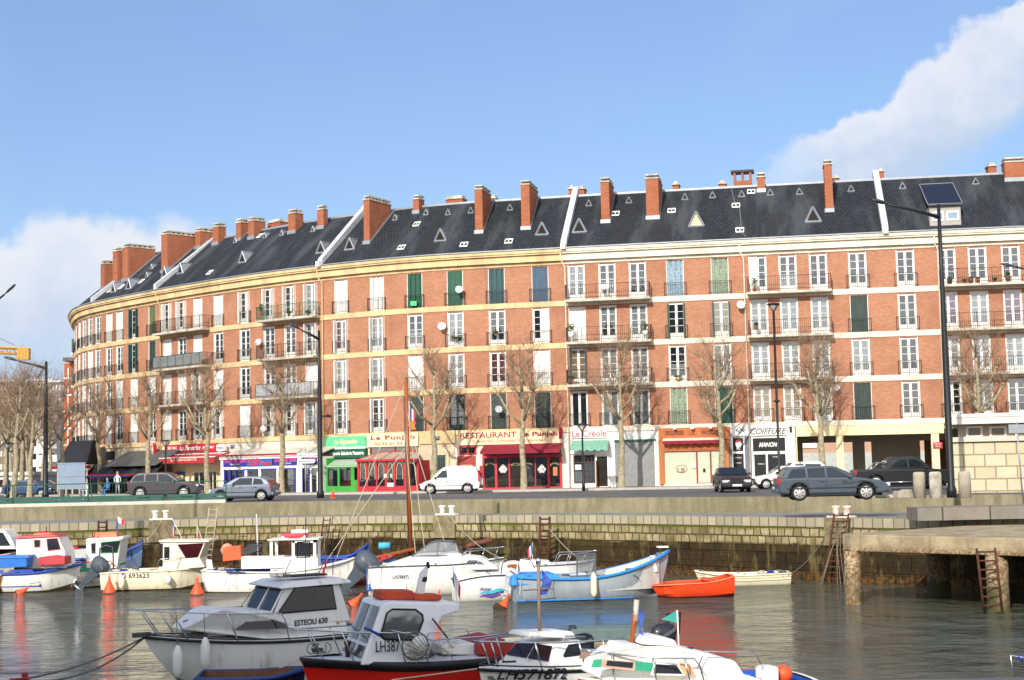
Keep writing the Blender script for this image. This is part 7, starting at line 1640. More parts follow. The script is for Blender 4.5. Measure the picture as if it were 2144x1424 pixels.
b.flag(b.X(958, 1262, 0), b.X(948, 1186, 0), .42, .3, (FLB, FLW, FLR), .9, r=.014, dx=.9); m = MB(); m.path([b.X(905, 1295, .9), b.X(940, 1340, .9)], .02, 5); m.build('stay', M('dark_steel', '#4c4e50'), b.t)
Boat.prism(b, 'bench', [(925, 1370), (925, 1350), (1000, 1347), (1000, 1372)], .5, .5, WHITE); Boat.prism(b, 'bulkhead', [(1003, 1372), (1003, 1350), (1058, 1338), (1058, 1374)], .8, .8, M('red_inner', '#a8322a')); b.outboard(b.L+.05, .2, .9, .8, R(5), BLKR)
m = MB(); m.path([b.X(763, 1315, .95), b.X(775, 1319, .95), b.X(796, 1331, .95)], .03, 6); m.build('blue_lashing', M('blue_rope', '#2a3f9c', .8), b.t)
# ---- 3. white LH571872
b = Boat('motor_boat', 'white cabin boat LH571872 with smoked front windows, at the bottom centre', 'motor boat', (1003, 1393), 27.4, 4.2, 34)
b.hull(2.1, 1.32, 1.25, 1.2, .4, .5, .88, GEL, GEL, well=(.66, .98), rub=BLKR, rubr=.032, full=.5)
m = MB()
for sd in (-1, 1): m.path([b.P(b.L*i/20, sd*(b.hb(i/20)+.012), b.sh(i/20)+.075) for i in range(21)], .014, 5)
m.build('toe_stripe', BLKR, b.t)
xb, zb = b.q(1100, 1384, 0); xt, zt = b.q(1124, 1344, 0); xr, zr = b.q(1240, 1343, .75); xrb, zrb = b.q(1255, 1384, .8)
cab = [(xb-.15, b.sh(.2)-.02), (xb+.02, zb-.0), (xt, zt), (xr, zr), (xrb, zrb), (xrb+.05, b.sh(.6)-.02)]
cp_, f, Q = b.prism('cabin', cab, .84, .62, GEL, px=False, bevel=.05); Boat.prism(b, 'roof_hatch', [(1108, 1334), (1114, 1324), (1200, 1322), (1206, 1336)], .4, .34, GEL, bevel=.03)
b.side('side_window', [(1180, 1374), (1196, 1352), (1237, 1347), (1244, 1366)], f, M('smoked_window', '#14161a'), frame=BLKR, out=.008)
for u0, u1 in ((-.9, -.04), (.04, .9)): b.front('windscreen', (xb+.02, zb), (xt, zt), f, [(u0, .12), (u1, .12), (u1*.95, .88), (u0*.95, .88)], M('smoked_red_window', '#30181a', .1, var=.3, scale=1.5))
b.pulpit(.62, .5, (.05, .2, .38, .5), ext=.05, r=.018); a = b.q(1078, 1412, .8); c = b.q(1185, 1412, .95)
b.hullreg('LH571872', a[0], c[0], a[1]-.16, .2, shear=.15, bold=.008, out=.06)
m = MB(); m.path([b.X(1130, 1330, .1), b.X(1127, 1180, .1)], .035, 8); m.path([b.X(1095, 1236, .1), b.X(1160, 1232, .1)], .015, 5); m.build('wooden_mast', M('old_mast', '#8a7466', .7, var=.1), b.t); m = MB(); m.lathe([(.05, 0), (.05, .1), (.03, .12)], b.X(1127, 1182, .1)); m.build('mast_cap', CHR, b.t)
m = MB(); 
for j, (px, py) in enumerate(((1133, 1192),)): 
    P0 = b.X(px, py, .1); vs = []; fs = []
    for i in range(7): t = i/6; vs += [P0+Vector((.02+.2*math.sin(t*2.6), .04*math.sin(t*9), -.48*t)), P0+Vector((-.0+.03*math.sin(t*5), .0, -.48*t))]; fs += [(2*i-2, 2*i, 2*i+1, 2*i-1)] if i else []
    m.add(vs, fs)
m.build('blue_flag', M('blue_star_flag', '#4a62b4', .8, var=.15, scale=9), b.t)
b.rail('roof_rail', [b.X(1178, 1341, .4), b.X(1185, 1331, .4), b.X(1225, 1333, .4)], .014); b.outboard(b.L+.0, .1, 1.3, .85, R(5), paint('motor_black', '#2c2e32', .2)); m = MB(); m.path([b.P(b.L+.25, .0, 1.6), b.P(b.L+.3, .0, 2.0)], .04, 6); m.path([b.P(b.L+.45, .1, 1.6), b.P(b.L+.5, .1, 2.02)], .04, 6); m.build('rod_holder', BLKR, b.t)
m = MB(); c = b.P(.12, .25, .5); 
for i in range(4): m.path([b.P(.05+.03*i, .2, 1.2), b.P(.2+.08*i, .45, .7), b.P(.35+.05*i, .6, .1)], .014, 4)
m.build('mooring_line', ROPE, b.t); b.rail('bow_cleat', [b.X(1052, 1386, .2), b.X(1080, 1385, .2)], .02, BLKR)
# ---- 4. white and green cuddy boat, blue hull
b = Boat('motor_boat', 'white cuddy boat with a green-patterned band and blue hull, at the bottom right of centre', 'motor boat', (1213, 1414), 26.2, 4.2, 14)
b.hull(2.1, 1.26, 1.14, 1.1, .4, .5, .88, paint('blue_hull', '#2a5cb4', 0), GEL, well=(.75, .98), deckm=GEL, rub=WOODV, rubr=.03, full=.5)
cabq, f, Q = b.prism('cabin', [(1236, 1412), (1252, 1386), (1290, 1364), (1345, 1356), (1430, 1357), (1480, 1368), (1540, 1384), (1560, 1424), (1300, 1440)], .8, .5, GEL, bevel=.06, vref=.6, fit=.15)
zq = sorted(z for x, z in Q)
b.side('green_band', [(1237, 1397), (1245, 1382), (1262, 1381), (1257, 1397)], f, M('pattern_green', '#2fa87c', .5, var=.15), out=.01, both=False); b.side('window_surround', [(1256, 1397), (1262, 1381), (1330, 1386), (1326, 1404)], f, M('pinkish_frame', '#c9a08c', .5), out=.006); b.side('cabin_window', [(1268, 1393), (1272, 1383), (1325, 1387), (1322, 1398)], f, M('smoked_window', '#14161a'), out=.016)
b.side('green_band', [(1329, 1403), (1332, 1386), (1370, 1388), (1362, 1406)], f, M('pattern_green', '#2fa87c'), out=.01, both=False); b.side('window_surround', [(1362, 1413), (1373, 1387), (1420, 1389), (1433, 1414)], f, GEL, out=.008, th=.02); b.side('cabin_window', [(1367, 1409), (1376, 1391), (1417, 1393), (1427, 1410)], f, M('smoked_window', '#14161a'), out=.03); b.side('orange_band', [(1432, 1412), (1424, 1388), (1445, 1390), (1455, 1412)], f, M('pale_orange', '#e8a66c', .5), out=.01, both=False)
Boat.prism(b, 'roof_hatch', [(1342, 1350), (1356, 1336), (1382, 1333), (1414, 1340), (1420, 1354)], .42, .36, GEL, bevel=.04); Boat.prism(b, 'roof_step', [(1296, 1358), (1300, 1349), (1340, 1350), (1345, 1360)], .4, .35, GEL, bevel=.03)
b.rail('wooden_mast', [b.X(1322, 1352, 0), b.X(1333, 1262, 0)], .045, WOODV); b.rail('mast_sleeve', [b.X(1330, 1300, 0), b.X(1333, 1256, 0)], .05, M('pale_sleeve', '#c9c2b6', .6)); m = MB(); P0 = b.X(1337, 1275, 0); vs = []; fs = []
for i in range(8): t = i/7; vs += [P0+Vector((.0, 0, -.42*t)), P0+Vector((.07+.05*math.sin(t*7), .04*math.sin(t*8), -.42*t-.05))]; fs += [(2*i-2, 2*i, 2*i+1, 2*i-1)] if i else []
m.add(vs, fs); m.build('blue_flag', M('blue_star_flag', '#4a62b4'), b.t)
b.rail('thin_pole', [b.X(1421, 1352, 0), b.X(1418, 1278, 0)], .016, WHITE); m = MB(); m.poly([b.X(1416, 1279, 0), b.X(1385, 1297, 0), b.X(1417, 1304, 0)], (0, .01, 0)); m.build('green_pennant', M('teal_flag', '#3fa898', .8), b.t)
b.rail('boom', [b.X(1345, 1369, .1), b.X(1450, 1358, .1)], .03, M('dark_steel', '#4c4e50')); b.pulpit(.42, .5, (.1, .25, .38), ext=-.1, r=.018)
b.rail('stern_rail', [b.X(1460, 1400, .8), b.X(1475, 1364, .8), b.X(1580, 1366, .8), b.X(1592, 1390, .8)], .016); m = MB(); m.rbox(b.X(1606, 1412, .4), (.3, .4, .3)); m.build('white_motor_cover', GEL, b.t, bevel=.05)
m = MB(); m.lathe([(.02, -.17), (.13, -.12), (.17, 0), (.13, .12), (.02, .17)], b.X(1640, 1412, .3), 14); m.build('orange_float', ORG, b.t)
m = MB(); rn = random.Random(3); c = b.X(1290, 1388, -.1); 
for i in range(14): m.path([c+Vector((rn.uniform(-.3, .6), rn.uniform(-.1, .1), rn.uniform(.1, .25)))+Vector((.35, 0, .15)), c+Vector((rn.uniform(0, .7), 0, .4))], .012, 3)
m.build('rope_tangle', ROPE, b.t)
# ---- cream open boat behind the red one, grey raft
b = Boat('open_boat', 'cream open boat moored behind the red boat, black outboard at its left end', 'open boat', (1148, 1320), 37.5, 3.9, 6, right=True); b.hull(1.5, .72, .62, .66, .25, .25, .95, CRB, CRB, well=(.1, .97), rub=CRB, rubr=.025, floor=.2, full=.3); b.outboard(b.L+.1, 0, .65, .8, R(8), BLKR)
r_ = Boat('punt', 'floating grey-green box punt with a dark square end', 'punt', (1345, 1322), 42.5, 2.0, -2, right=True)
m = MB(); m.hexa([r_.P(0, .45, .05), r_.P(2.0, .45, .05), r_.P(2.0, -.45, .05), r_.P(0, -.45, .05), r_.P(-.02, .5, .4), r_.P(2.02, .5, .4), r_.P(2.02, -.5, .4), r_.P(-.02, -.5, .4)]); m.build('hull', M('greygreen_tarp', '#6c807c', .7, var=.15), r_.t, bevel=.02); m = MB(); m.rbox(r_.P(1.98, 0, .2), (.22, .7, .5)); m.build('outboard_motor', M('dark_teal', '#1c2c30', .5), r_.t, bevel=.03); m = MB(); m.rbox(r_.P(1.0, 0, .03), (1.9, .8, .12)); m.build('wooden_base', M('pale_wood', '#b8a07c', .8), r_.t)
# ================= far row
def ob(name, label, cat, bow, stern_px, wlpy, right, Lfac=1.0, ang=0):
    """far boat: bow/stern pixel columns, waterline pixel row -> depth"""
    D = gr((bow[0]+stern_px)/2, wlpy).y+.95; L = abs(at(bow[0], 1200, D).x-at(stern_px, 1200, D).x)/math.cos(R(ang)); return Boat(name, label, cat, bow, D+(0 if not ang else -L/2*math.sin(R(ang))*(1 if not right else -1)), L, ang, right)
# D 693623 cream cabin boat, bow right
b = ob('fishing_boat', 'cream cabin boat 693623 with a dark red-tinted window, grey outboard at its left end', 'fishing boat', (438, 1187), 222, 1237, True, ang=0)
b.hull(2.1, .98, .85, .8, .4, .3, .9, CRB, SLIME, well=(.6, .98), wl=.07, rub=CRB, rubr=.035, full=.45, floor=.3)
x0, z0 = b.q(333, 1186, .7); x1, z1 = b.q(335, 1133, .7); x2, _ = b.q(431, 1133, .7); x3, _ = b.q(418, 1168, .7); x4, _ = b.q(425, 1186, .7)
cp_, f, Q = b.prism('cabin', [(x0, .85), (x1, z1), (b.q(432, 1133, .7)[0], z1), (x3, b.q(418, 1168, .7)[1]), (x4-.1, .95)], .75, .7, CRB, px=False, bevel=.03); b.prism('roof', [(332, 1135), (334, 1131), (436, 1131), (437, 1135)], .8, .78, CRB, bevel=.01)
b.side('side_window', [(373, 1141), (426, 1138), (414, 1166), (390, 1168)], f, M('red_tinted_glass', '#46181e', .12, var=.3, scale=2), out=.01, frame=BLKR); b.side('door_window', [(344, 1145), (355, 1145), (355, 1172), (344, 1172)], f, BG, out=.01); b.side('doorway', [(333, 1138), (341, 1138), (341, 1186), (334, 1186)], f, DARK, out=.012)
a = b.q(258, 1210, 1.0); c = b.q(313, 1208, 1.0); b.hullreg('D 693623', b.q(255, 1200, 1.0)[0], b.q(312, 1200, 1.0)[0], b.q(300, 1210, 1.0)[1], .2)
b.outboard(b.L+.25, .75, .75, 1.2, R(42)); b.pulpit(.42, .5, (.1, .25), ext=.1); b.fender(b.q(353, 1205, 1.1)[0], .45, .3, .14, zt=.9); b.fender(b.q(255, 1225, 1.1)[0], .4, .5, .13, zt=.8, mat=CRB)
b.flag(b.X(383, 1132, 0), b.X(360, 1085, 0), .6, .4, (FLB, FLW, FLR), 1.0, dx=-.5); b.flag(b.X(424, 1132, 0), b.X(412, 1100, 0), .45, .3, (FLW, FLR), 1.0, dx=-.5)
# white boat with green stern & green-trimmed wheelhouse, bow right hidden
b = ob('fishing_boat', 'white boat with a green stern rail and a green-trimmed wheelhouse', 'fishing boat', (262, 1200), 103, 1231, True)
b.hull(2.2, 1.05, .8, .8, .4, .3, .9, GEL, SLIME, well=(.35, .98), wl=.06, rub=M('green_trim', '#2f9a62', .5), rubr=.04, full=.4, inner=M('green_inner', '#2f9a62', .6))
cp_, f, Q = b.prism('wheelhouse', [(181, 1190), (180, 1134), (184, 1130), (253, 1127), (245, 1190)], .7, .68, GEL, bevel=.02); b.side('side_window', [(212, 1136), (252, 1132), (246, 1157), (212, 1158)], f, BG, frame=M('green_trim', '#2f9a62'), out=.01); b.side('door_window', [(191, 1138), (200, 1137), (200, 1159), (192, 1159)], f, BG, out=.01)
b.prism('roof', [(179, 1133), (181, 1128), (257, 1124), (257, 1129)], .75, .72, GEL, bevel=.01); b.prism('roof_raft', [(199, 1126), (201, 1115), (243, 1114), (245, 1125)], .35, .3, M('orange_raft', '#e07a50', .6), bevel=.03)
b.rail('roof_rail', [b.X(196, 1129, .6), b.X(199, 1113, .6)], .03, REDL); b.rail('red_rail', [b.X(141, 1196, 1.0), b.X(141, 1179, 1.0), b.X(230, 1175, 1.0), b.X(240, 1185, 1.0)], .03, REDL); b.rail('net_frame', [b.X(207, 1190, .75), b.X(208, 1148, .75), b.X(222, 1142, .75), b.X(236, 1146, .75), b.X(237, 1190, .75)], .025, SILV); b.prism('green_stern_box', [(104, 1206), (104, 1187), (160, 1184), (182, 1200)], .9, .9, M('green_inner', '#2f9a62'), bevel=.02)
b.flag(b.X(244, 1126, 0), b.X(247, 1082, 0), .5, .5, (FLB, M('flag_blue_dark', '#5c74a8', .8)), .8, dx=.4); b.flag(b.X(246, 1100, 0), b.X(248, 1082, 0), .4, .25, (FLW, FLR), .3, dx=-.9); b.fender(b.q(165, 1212, 1.1)[0], .45, .45, .14, zt=.8, mat=CRB); b.fender(b.q(195, 1205, 1.1)[0], .5, .4, .13, zt=.8)
# far-left white cabin with red trim
b = ob('fishing_boat', 'white cabin boat with red roof edge and orange-framed windows, blue crate on its stern', 'fishing boat', (170, 1185), -60, 1241, True)
b.hull(2.3, 1.15, .85, .8, .4, .4, .9, GEL, SLIME, well=(.3, .98), wl=.05, rub=M('blue_trim', '#2c50b0', .5), rubr=.06, full=.4, inner=M('blue_inner', '#2c50b0', .6))
cp_, f, Q = b.prism('wheelhouse', [(33, 1190), (34, 1127), (120, 1122), (136, 1155), (138, 1190)], .75, .7, GEL, bevel=.03); b.prism('roof', [(33, 1128), (36, 1123), (110, 1119), (124, 1123)], .8, .76, REDL, bevel=.01); b.prism('roof_raft', [(66, 1122), (72, 1116), (104, 1115), (110, 1120)], .3, .26, ORG, bevel=.03)
b.side('side_window', [(98, 1129), (120, 1127), (127, 1150), (101, 1153)], f, BG, frame=M('orange_trim', '#b8572c', .5), out=.01); b.side('small_window', [(72, 1131), (84, 1131), (84, 1145), (73, 1146)], f, BG, frame=M('orange_trim', '#b8572c'), out=.01)
b.prism('red_box', [(79, 1184), (80, 1167), (113, 1163), (136, 1166), (136, 1182)], .5, .45, M('red_box_paint', '#b8323a', .6), v0=.75, bevel=.02); m = MB(); m.path([b.X(97, 1118, 0), b.X(97, 1102, 0)], .02, 5); m.build('antenna', BLK, b.t)
cr_ = Boat('crate', 'large bright blue plastic crate standing on the far-left boat', 'crate', (0, 1180), b.o.y-1.2, 1, 0); cr_.t.location.z = 0; cr_.prism('box', [(-8, 1190), (-8, 1168), (56, 1168), (56, 1187)], .4, .42, M('blue_crate', '#2f74cc', .5, var=.08), v0=0); cr_.prism('lid', [(-9, 1170), (-9, 1164), (60, 1163), (60, 1169)], .45, .44, M('blue_crate', '#2f74cc'), v0=0)
# orange-striped boat far left edge
b = ob('motor_boat', 'white and orange motor boat cut by the left edge, dark side windows', 'motor boat', (36, 1150), -120, 1215, True); b.hull(2.2, 1.3, 1.1, 1.0, .4, .3, .9, M('orange_hull_band', '#d8502c', .5), GEL, wl=.5, rub=WHITE, full=.4); cp_, f, Q = b.prism('cabin', [(-60, 1150), (-60, 1108), (8, 1110), (22, 1125), (34, 1150)], .8, .7, GEL, bevel=.03); b.side('side_window', [(-30, 1143), (-30, 1114), (5, 1116), (22, 1142)], f, BG, frame=BLKR, out=.01)
b2 = ob('open_boat', 'small yellow-orange boat with a 4 on its bow at the left edge', 'open boat', (12, 1200), -60, 1246, True); b2.hull(1.6, .85, .7, .7, .3, .2, .9, M('yellow_hull', '#e0962c', .5, var=.1), SLIME, well=(.2, .97), rub=WHITE, full=.4)
# grey boat behind (blue bow with painted letters)
b = ob('fishing_boat', 'blue boat with a high painted bow LH behind the green-trimmed wheelhouse', 'fishing boat', (299, 1139), 150, 1212, True); b.hull(2.2, 1.75, 1.0, 1.0, .4, .15, .8, M('light_blue_bow', '#6f94d0', .5, var=.1), M('navy_boat', '#1d2c58'), well=(.3, .97), rub=M('blue_trim', '#2c50b0'), rubr=.07, full=.45, split=.3, side_bot=M('grey_blue_side', '#7b8aa6', .5), inner=WHITE); b.hullreg('LH', b.q(262, 1170, .5)[0], b.q(276, 1170, .5)[0], 1.0, .3)
b.prism('grey_trunk', [(140, 1178), (140, 1152), (180, 1150), (182, 1178)], .6, .55, SEAT, bevel=.03); m = MB(); m.lathe([(.02, 0), (.2, .02), (.2, .12), (.02, .16)], b.X(157, 1151, 0)); m.build('red_float', REDL, b.t)
# white wooden boat (centre left), stern left
b = ob('fishing_boat', 'white wooden boat with an open white cabin and red life ring on its roof', 'fishing boat', (742, 1180), 428, 1240, True)
b.hull(2.3, 1.3, .85, .95, .45, .3, .55, GEL, SLIME, well=(.3, .97), wl=.02, rub=WHITE, rubr=.04, full=.5, inner=M('blue_floor', '#2f4f96', .6), sternrake=.2)
hs = [(567, 1190), (566, 1134), (568, 1130), (662, 1128), (660, 1200), (567, 1200)]
wm = GEL; zt = b.q(567, 1132, .7)[1]; zbm = b.q(600, 1200, .7)[1]; xa = b.q(566, 1160, .7)[0]; xm = b.q(612, 1160, .7)[0]; xz = b.q(662, 1160, .7)[0]; zs = b.q(600, 1166, .7)[1]
lo_, hi_ = min(xa, xz), max(xa, xz); m = MB()
def wl3(m, x0, x1, v0, v1, z0, z1): a = b.P(x0, v0, z0); c = b.P(x1, v1, z1); m.box(min(a.x, c.x), max(a.x, c.x), min(a.y, c.y), max(a.y, c.y), z0, z1)
wl3(m, lo_, hi_, .66, .72, zbm, zs); wl3(m, lo_, hi_, -.72, -.66, zbm, zs); wl3(m, lo_, lo_+.06, -.66, .66, zbm, zs); 
for x in (lo_, hi_-.1, xm-.1): wl3(m, x, x+.12, .66, .72, zs, zt); wl3(m, x, x+.12, -.72, -.66, zs, zt)
wl3(m, lo_, xm, .66, .72, zt-.12, zt); cab_ = m.build('cabin', GEL, b.t); m = MB(); xw0, xw1 = b.q(622, 1150, .7)[0], b.q(650, 1150, .7)[0]; wl3(m, min(xw0, xw1)-.3, max(xw0, xw1)+.3, .65, .735, zbm, b.q(635, 1169, .7)[1]); m.build('cabin_panel', GEL, b.t)
m = MB(); wl3(m, lo_-.12, hi_+.1, -.82, .82, zt, zt+.06); m.build('roof', GEL, b.t, bevel=.02)
m = MB(); b_pts = [(622, 1136), (648, 1134), (649, 1166), (622, 1168)]; m.path([b.X(x, y, .73) for x, y in b_pts+[b_pts[0]]], .03, 5); m.build('window_frame', BLKR, b.t); m = MB(); m.poly([b.X(x, y, .70) for x, y in b_pts], (0, .01, 0)); m.build('side_window', BG, b.t)
b.prism('engine_box', [(505, 1192), (505, 1166), (592, 1166), (592, 1190)], .5, .48, GEL, v0=.3, bevel=.02); b.prism('orange_box', [(466, 1176), (467, 1146), (503, 1143), (506, 1172)], .35, .33, M('orange_crate', '#ec6236', .6), bevel=.03); m = MB(); m.lathe([(.02, -.3), (.2, -.22), (.3, 0), (.2, .22), (.02, .3)], b.X(476, 1152, -.4), 14); m.build('pink_float', M('pink_float', '#e8947c', .6), b.t)
m = MB(); c = b.X(617, 1127, .2); pts = [c+Vector((.5*math.cos(t*.393), .35*math.sin(t*.393), .12)) for t in range(17)]; m.path(pts, .1, 8); m.build('life_ring', M('life_ring_red', '#e04a58', .6, var=.1), b.t); m = MB(); m.path([p+Vector((0, 0, .14)) for p in pts[8:14]], .09, 8); m.rbox(c+Vector((0, 0, .05)), (1.0, .6, .14)); m.build('life_ring_white', WHITE, b.t)
b.flag(b.X(540, 1166, 0), b.X(537, 1076, 0), .62, .55, (M('flag_purple', '#6a5a9c', .8), FLW, FLR, FLB), 1.3, r=.025, dx=.45)
m = MB(); rn = random.Random(8)
for i in range(9): m.path([b.X(500+i*3, 1160, .3), b.X(520+i*4, 1140, .2+.05*i), b.X(545+rn.uniform(-8, 8), 1147+rn.uniform(-10, 14), .2)], .016, 4)
m.path([b.X(547+12*math.cos(t*.42), 1146+12*math.sin(t*.42), .1) for t in range(16)], .018, 4); m.build('net_hauler', SILV, b.t)
b.prism('rudder', [(431, 1172), (443, 1172), (448, 1200), (445, 1226), (437, 1224)], .04, .04, GEL, v0=0); b.side('side_stripe', [(474, 1196), (538, 1199), (538, 1202), (474, 1199)], lambda z: b.hb(.7)+.02, M('navy_boat', '#1d2c58'), out=.02, both=False)
# blue wooden boats beyond
b = ob('rowing_boat', 'blue wooden boat with an upright stem post, moored against the quay wall', 'rowing boat', (772, 1146), 655, 1206, True); b.hull(1.9, 1.5, .85, .9, .3, .1, .6, M('deep_blue_boat', '#24468c', .5, var=.12), M('navy_boat', '#1d2c58'), well=(.08, .95), rub=M('blue_trim', '#2c50b0'), rubr=.05, full=.45, inner=M('blue_inside', '#3a5a9c', .6)); b.prism('stem_post', [(763, 1160), (764, 1143), (773, 1143), (772, 1162)], .06, .06, M('blue_trim', '#2c50b0'))
b = ob('sailing_boat', 'wooden sailing boat with a tall varnished mast, blue and red topsides', 'sailing boat', (828, 1166), 640, 1226, True, ang=0); b.hull(2.0, 1.25, .85, .9, .4, .1, .6, M('blue_topside', '#4f7fae', .5, var=.12), M('red_brown_bottom', '#8c3a2a', .6), well=(.1, .95), rub=M('red_rim', '#b8402c', .5), rubr=.05, full=.45, wl=.5, inner=M('blue_inside', '#3a5a9c'))
b.rail('mast', [b.X(860, 1168, -.3), b.X(850, 797, -.3)], .09, WOODV); b.rail('boom', [b.X(650, 1199, 0), b.X(868, 1150, 0)], .1, WOODV); b.rail('grey_spar', [b.X(856, 1165, -.2), b.X(845, 830, -.2)], .022, SILV)
m = MB()
for p_, q_ in (((850, 800), (700, 1180)), ((850, 935), (680, 1180)), ((850, 870), (935, 1150)), ((850, 830), (890, 1160)), ((845, 860), (870, 1160))): m.path([b.X(*p_, -.3), b.X(*q_, .2)], .016, 4)
m.build('rigging', LROPE, b.t); b.flag(b.X(859, 905, -.3), b.X(858, 849, -.3), .42, .55, (FLB, FLW, FLR), .6, r=.012, dx=-.9, polem=LROPE); m = MB(); m.poly([b.X(858, 882, -.3), b.X(871, 884, -.3), b.X(868, 892, -.3), b.X(871, 899, -.3), b.X(859, 901, -.3)], (0, .02, 0)); m.build('orange_pennant', M('orange_flag', '#d8803a', .8), b.t)
m = MB(); m.rbox(b.X(803, 1170, .2), (.3, .2, .4), rz=.4, taper=.5); m.build('red_bag', REDL, b.t); m = MB(); m.lathe([(.02, -.25), (.16, -.25), (.16, .25), (.02, .25)], b.X(805, 1143, 0), 12, 'X'); m.build('blue_reel', M('cyan_rope', '#4fb4d4', .8), b.t)
m = MB(); c = b.X(806, 1146, 0)
for a_ in range(6): m.path([c, c+Vector((.75*math.cos(a_), .1, .6*math.sin(a_)))], .02, 4)
m.build('reel_frame', M('rusty_iron', '#7a4630'), b.t)
# brown rolled sail right of cruiser
# LH598475 white cruiser, bow right
b = ob('motor_boat', 'large white speed cruiser LH598475 with a tall clear wrap-around windscreen', 'motor boat', (1056, 1183), 775, 1246, True)
b.hull(2.5, 1.35, 1.2, 1.15, .4, .7, .92, GEL, GEL, well=(.72, .98), wl=.1, rub=M('dark_grey_strip', '#44484c', .5), rubr=.03, full=.5, inner=GEL)
cp_, f, Q = b.prism('cabin_trunk', [(772, 1196), (800, 1186), (862, 1166), (975, 1164), (1010, 1168), (1040, 1186), (1045, 1192)], .95, .7, GEL, bevel=.05, vref=.8); b.side('side_window', [(976, 1182), (982, 1174), (1000, 1174), (994, 1182)], f, BG, out=.01, frame=SILV); b.side('side_window', [(998, 1182), (1004, 1174), (1016, 1182)], f, BG, out=.01)
cz = b.prism('console', [(858, 1170), (872, 1163), (960, 1158), (974, 1168)], .75, .68, GEL, bevel=.03)[0]
m = MB(); vs = []; fs = []; W3 = [(867, 1163), (905, 1133), (930, 1133), (958, 1136), (976, 1163)]
base_ = [b.X(862, 1165, .7), b.X(915, 1163, .8), b.X(962, 1164, .6), b.X(978, 1165, 0)]; top_ = [b.X(900, 1138, .62), b.X(918, 1134, .62), b.X(946, 1135, .45), b.X(955, 1137, 0)]
for sd in (1, -1):
    B_ = [Vector((p.x, p.y*sd, p.z)) for p in base_]; T_ = [Vector((p.x, p.y*sd, p.z)) for p in top_]
    for i in range(3): m.add([B_[i], B_[i+1], T_[i+1], T_[i]], [(0, 1, 2, 3)])
m.build('windscreen', CLG, b.t); m = MB()
for sd in (1, -1):
    T_ = [Vector((p.x, p.y*sd, p.z)) for p in top_]; B_ = [Vector((p.x, p.y*sd, p.z)) for p in base_]; m.path([B_[0]]+T_, .022, 5); m.path([B_[1], T_[1]], .018, 5); m.path(B_, .022, 5)
m.build('windscreen_frame', SILV, b.t)
b.pulpit(.28, .45, (.05, .15, .25), ext=.05); b.hullreg('LH598475', b.q(822, 1210, 1.2)[0], b.q(856, 1210, 1.2)[0], b.q(840, 1212, 1.2)[1], .15); b.outboard(b.L+.35, .5, .85, 1.5, R(42)); b.side('grey_line', [(822, 1199), (918, 1188), (918, 1189), (822, 1200)], f, SILV, out=.01)
m = MB(); m.rbox(b.P(b.L-.3, .9, .7), (.7, .3, .9)); m.build('blue_cover', M('bright_blue_cover', '#2f74cc', .7), b.t)
# brown rolled sail on boom behind
sb = Boat('furled_sail', 'brown furled sail on a boom sticking up behind the white cruiser', 'sail', (960, 1150), 72.5, 3, 0); sb.rail('sail_roll', [sb.X(963, 1150, 0), sb.X(1000, 1137, 0), sb.X(1030, 1131, 0)], .14, M('brown_sail', '#7c4a38', .8, var=.2)); sb.rail('boom', [sb.X(940, 1158, 0), sb.X(1034, 1128, 0)], .04, WOODV)
# Fisher white stern boat
b = ob('motor_boat', 'small white motor boat with turquoise and purple wave stripes on its side', 'motor boat', (1112, 1215), 950, 1258, True, ang=8)
b.hull(2.0, 1.05, .95, .75, .35, .5, .9, GEL, GEL, well=(.55, .98), wl=.05, rub=M('dark_grey_strip', '#44484c'), rubr=.028, full=.5)
for col_, dz, nm in ((M('turquoise', '#3cb4c4', .5), .16, 'turquoise_wave'), (M('purple', '#6a3fa8', .5), .04, 'purple_wave')):
    x0, z0 = b.q(1005, 1252, .95); x1, z1 = b.q(1078, 1240, .95); m = MB(); k = 14; vs = []; fs = []
    for i in range(k+1):
        t = i/k; x = x0+(x1-x0)*t; zc = z0+(z1-z0)*t+dz+.02*math.sin(t*14); th = .07*math.sin(math.pi*min(1, t*1.1+.05)); u = x/b.L; y = b.sect(u, min(.6, max(0, (b.sh(u)-zc)/(b.sh(u)+.35))))[1]+.03
        vs += [b.P(x, y, zc-th), b.P(x, y, zc+th)]; fs += [(2*i-2, 2*i, 2*i+1, 2*i-1)] if i else []
    m.add(vs, fs); m.build(nm, col_, b.h)
b.hullreg('Fisher', b.q(1005, 1240, .95)[0], b.q(1030, 1240, .95)[0], b.q(1010, 1237, .95)[1], .12, M('purple', '#6a3fa8'), shear=.4); b.prism('console', [(1050, 1212), (1056, 1180), (1085, 1176), (1125, 1188), (1128, 1212)], .6, .5, GEL, bevel=.03); b.rail('arch', [b.X(1048, 1208, .6), b.X(1052, 1178, .55), b.X(1080, 1168, .5), b.X(1110, 1172, .5), b.X(1120, 1190, .55)], .02, BLKR); b.prism('wood_seat', [(1061, 1206), (1063, 1182), (1082, 1181), (1078, 1206)], .3, .3, WOODV, v0=.3)
m = MB(); m.lathe([(.02, -.02), (.2, -.02), (.2, .02), (.02, .02)], b.X(1085, 1190, .4), 14, 'X'); m.build('steering_wheel', BLKR, b.t); b.fender(b.q(1072, 1250, 1.0)[0], .25, .4, .12, zt=.9)
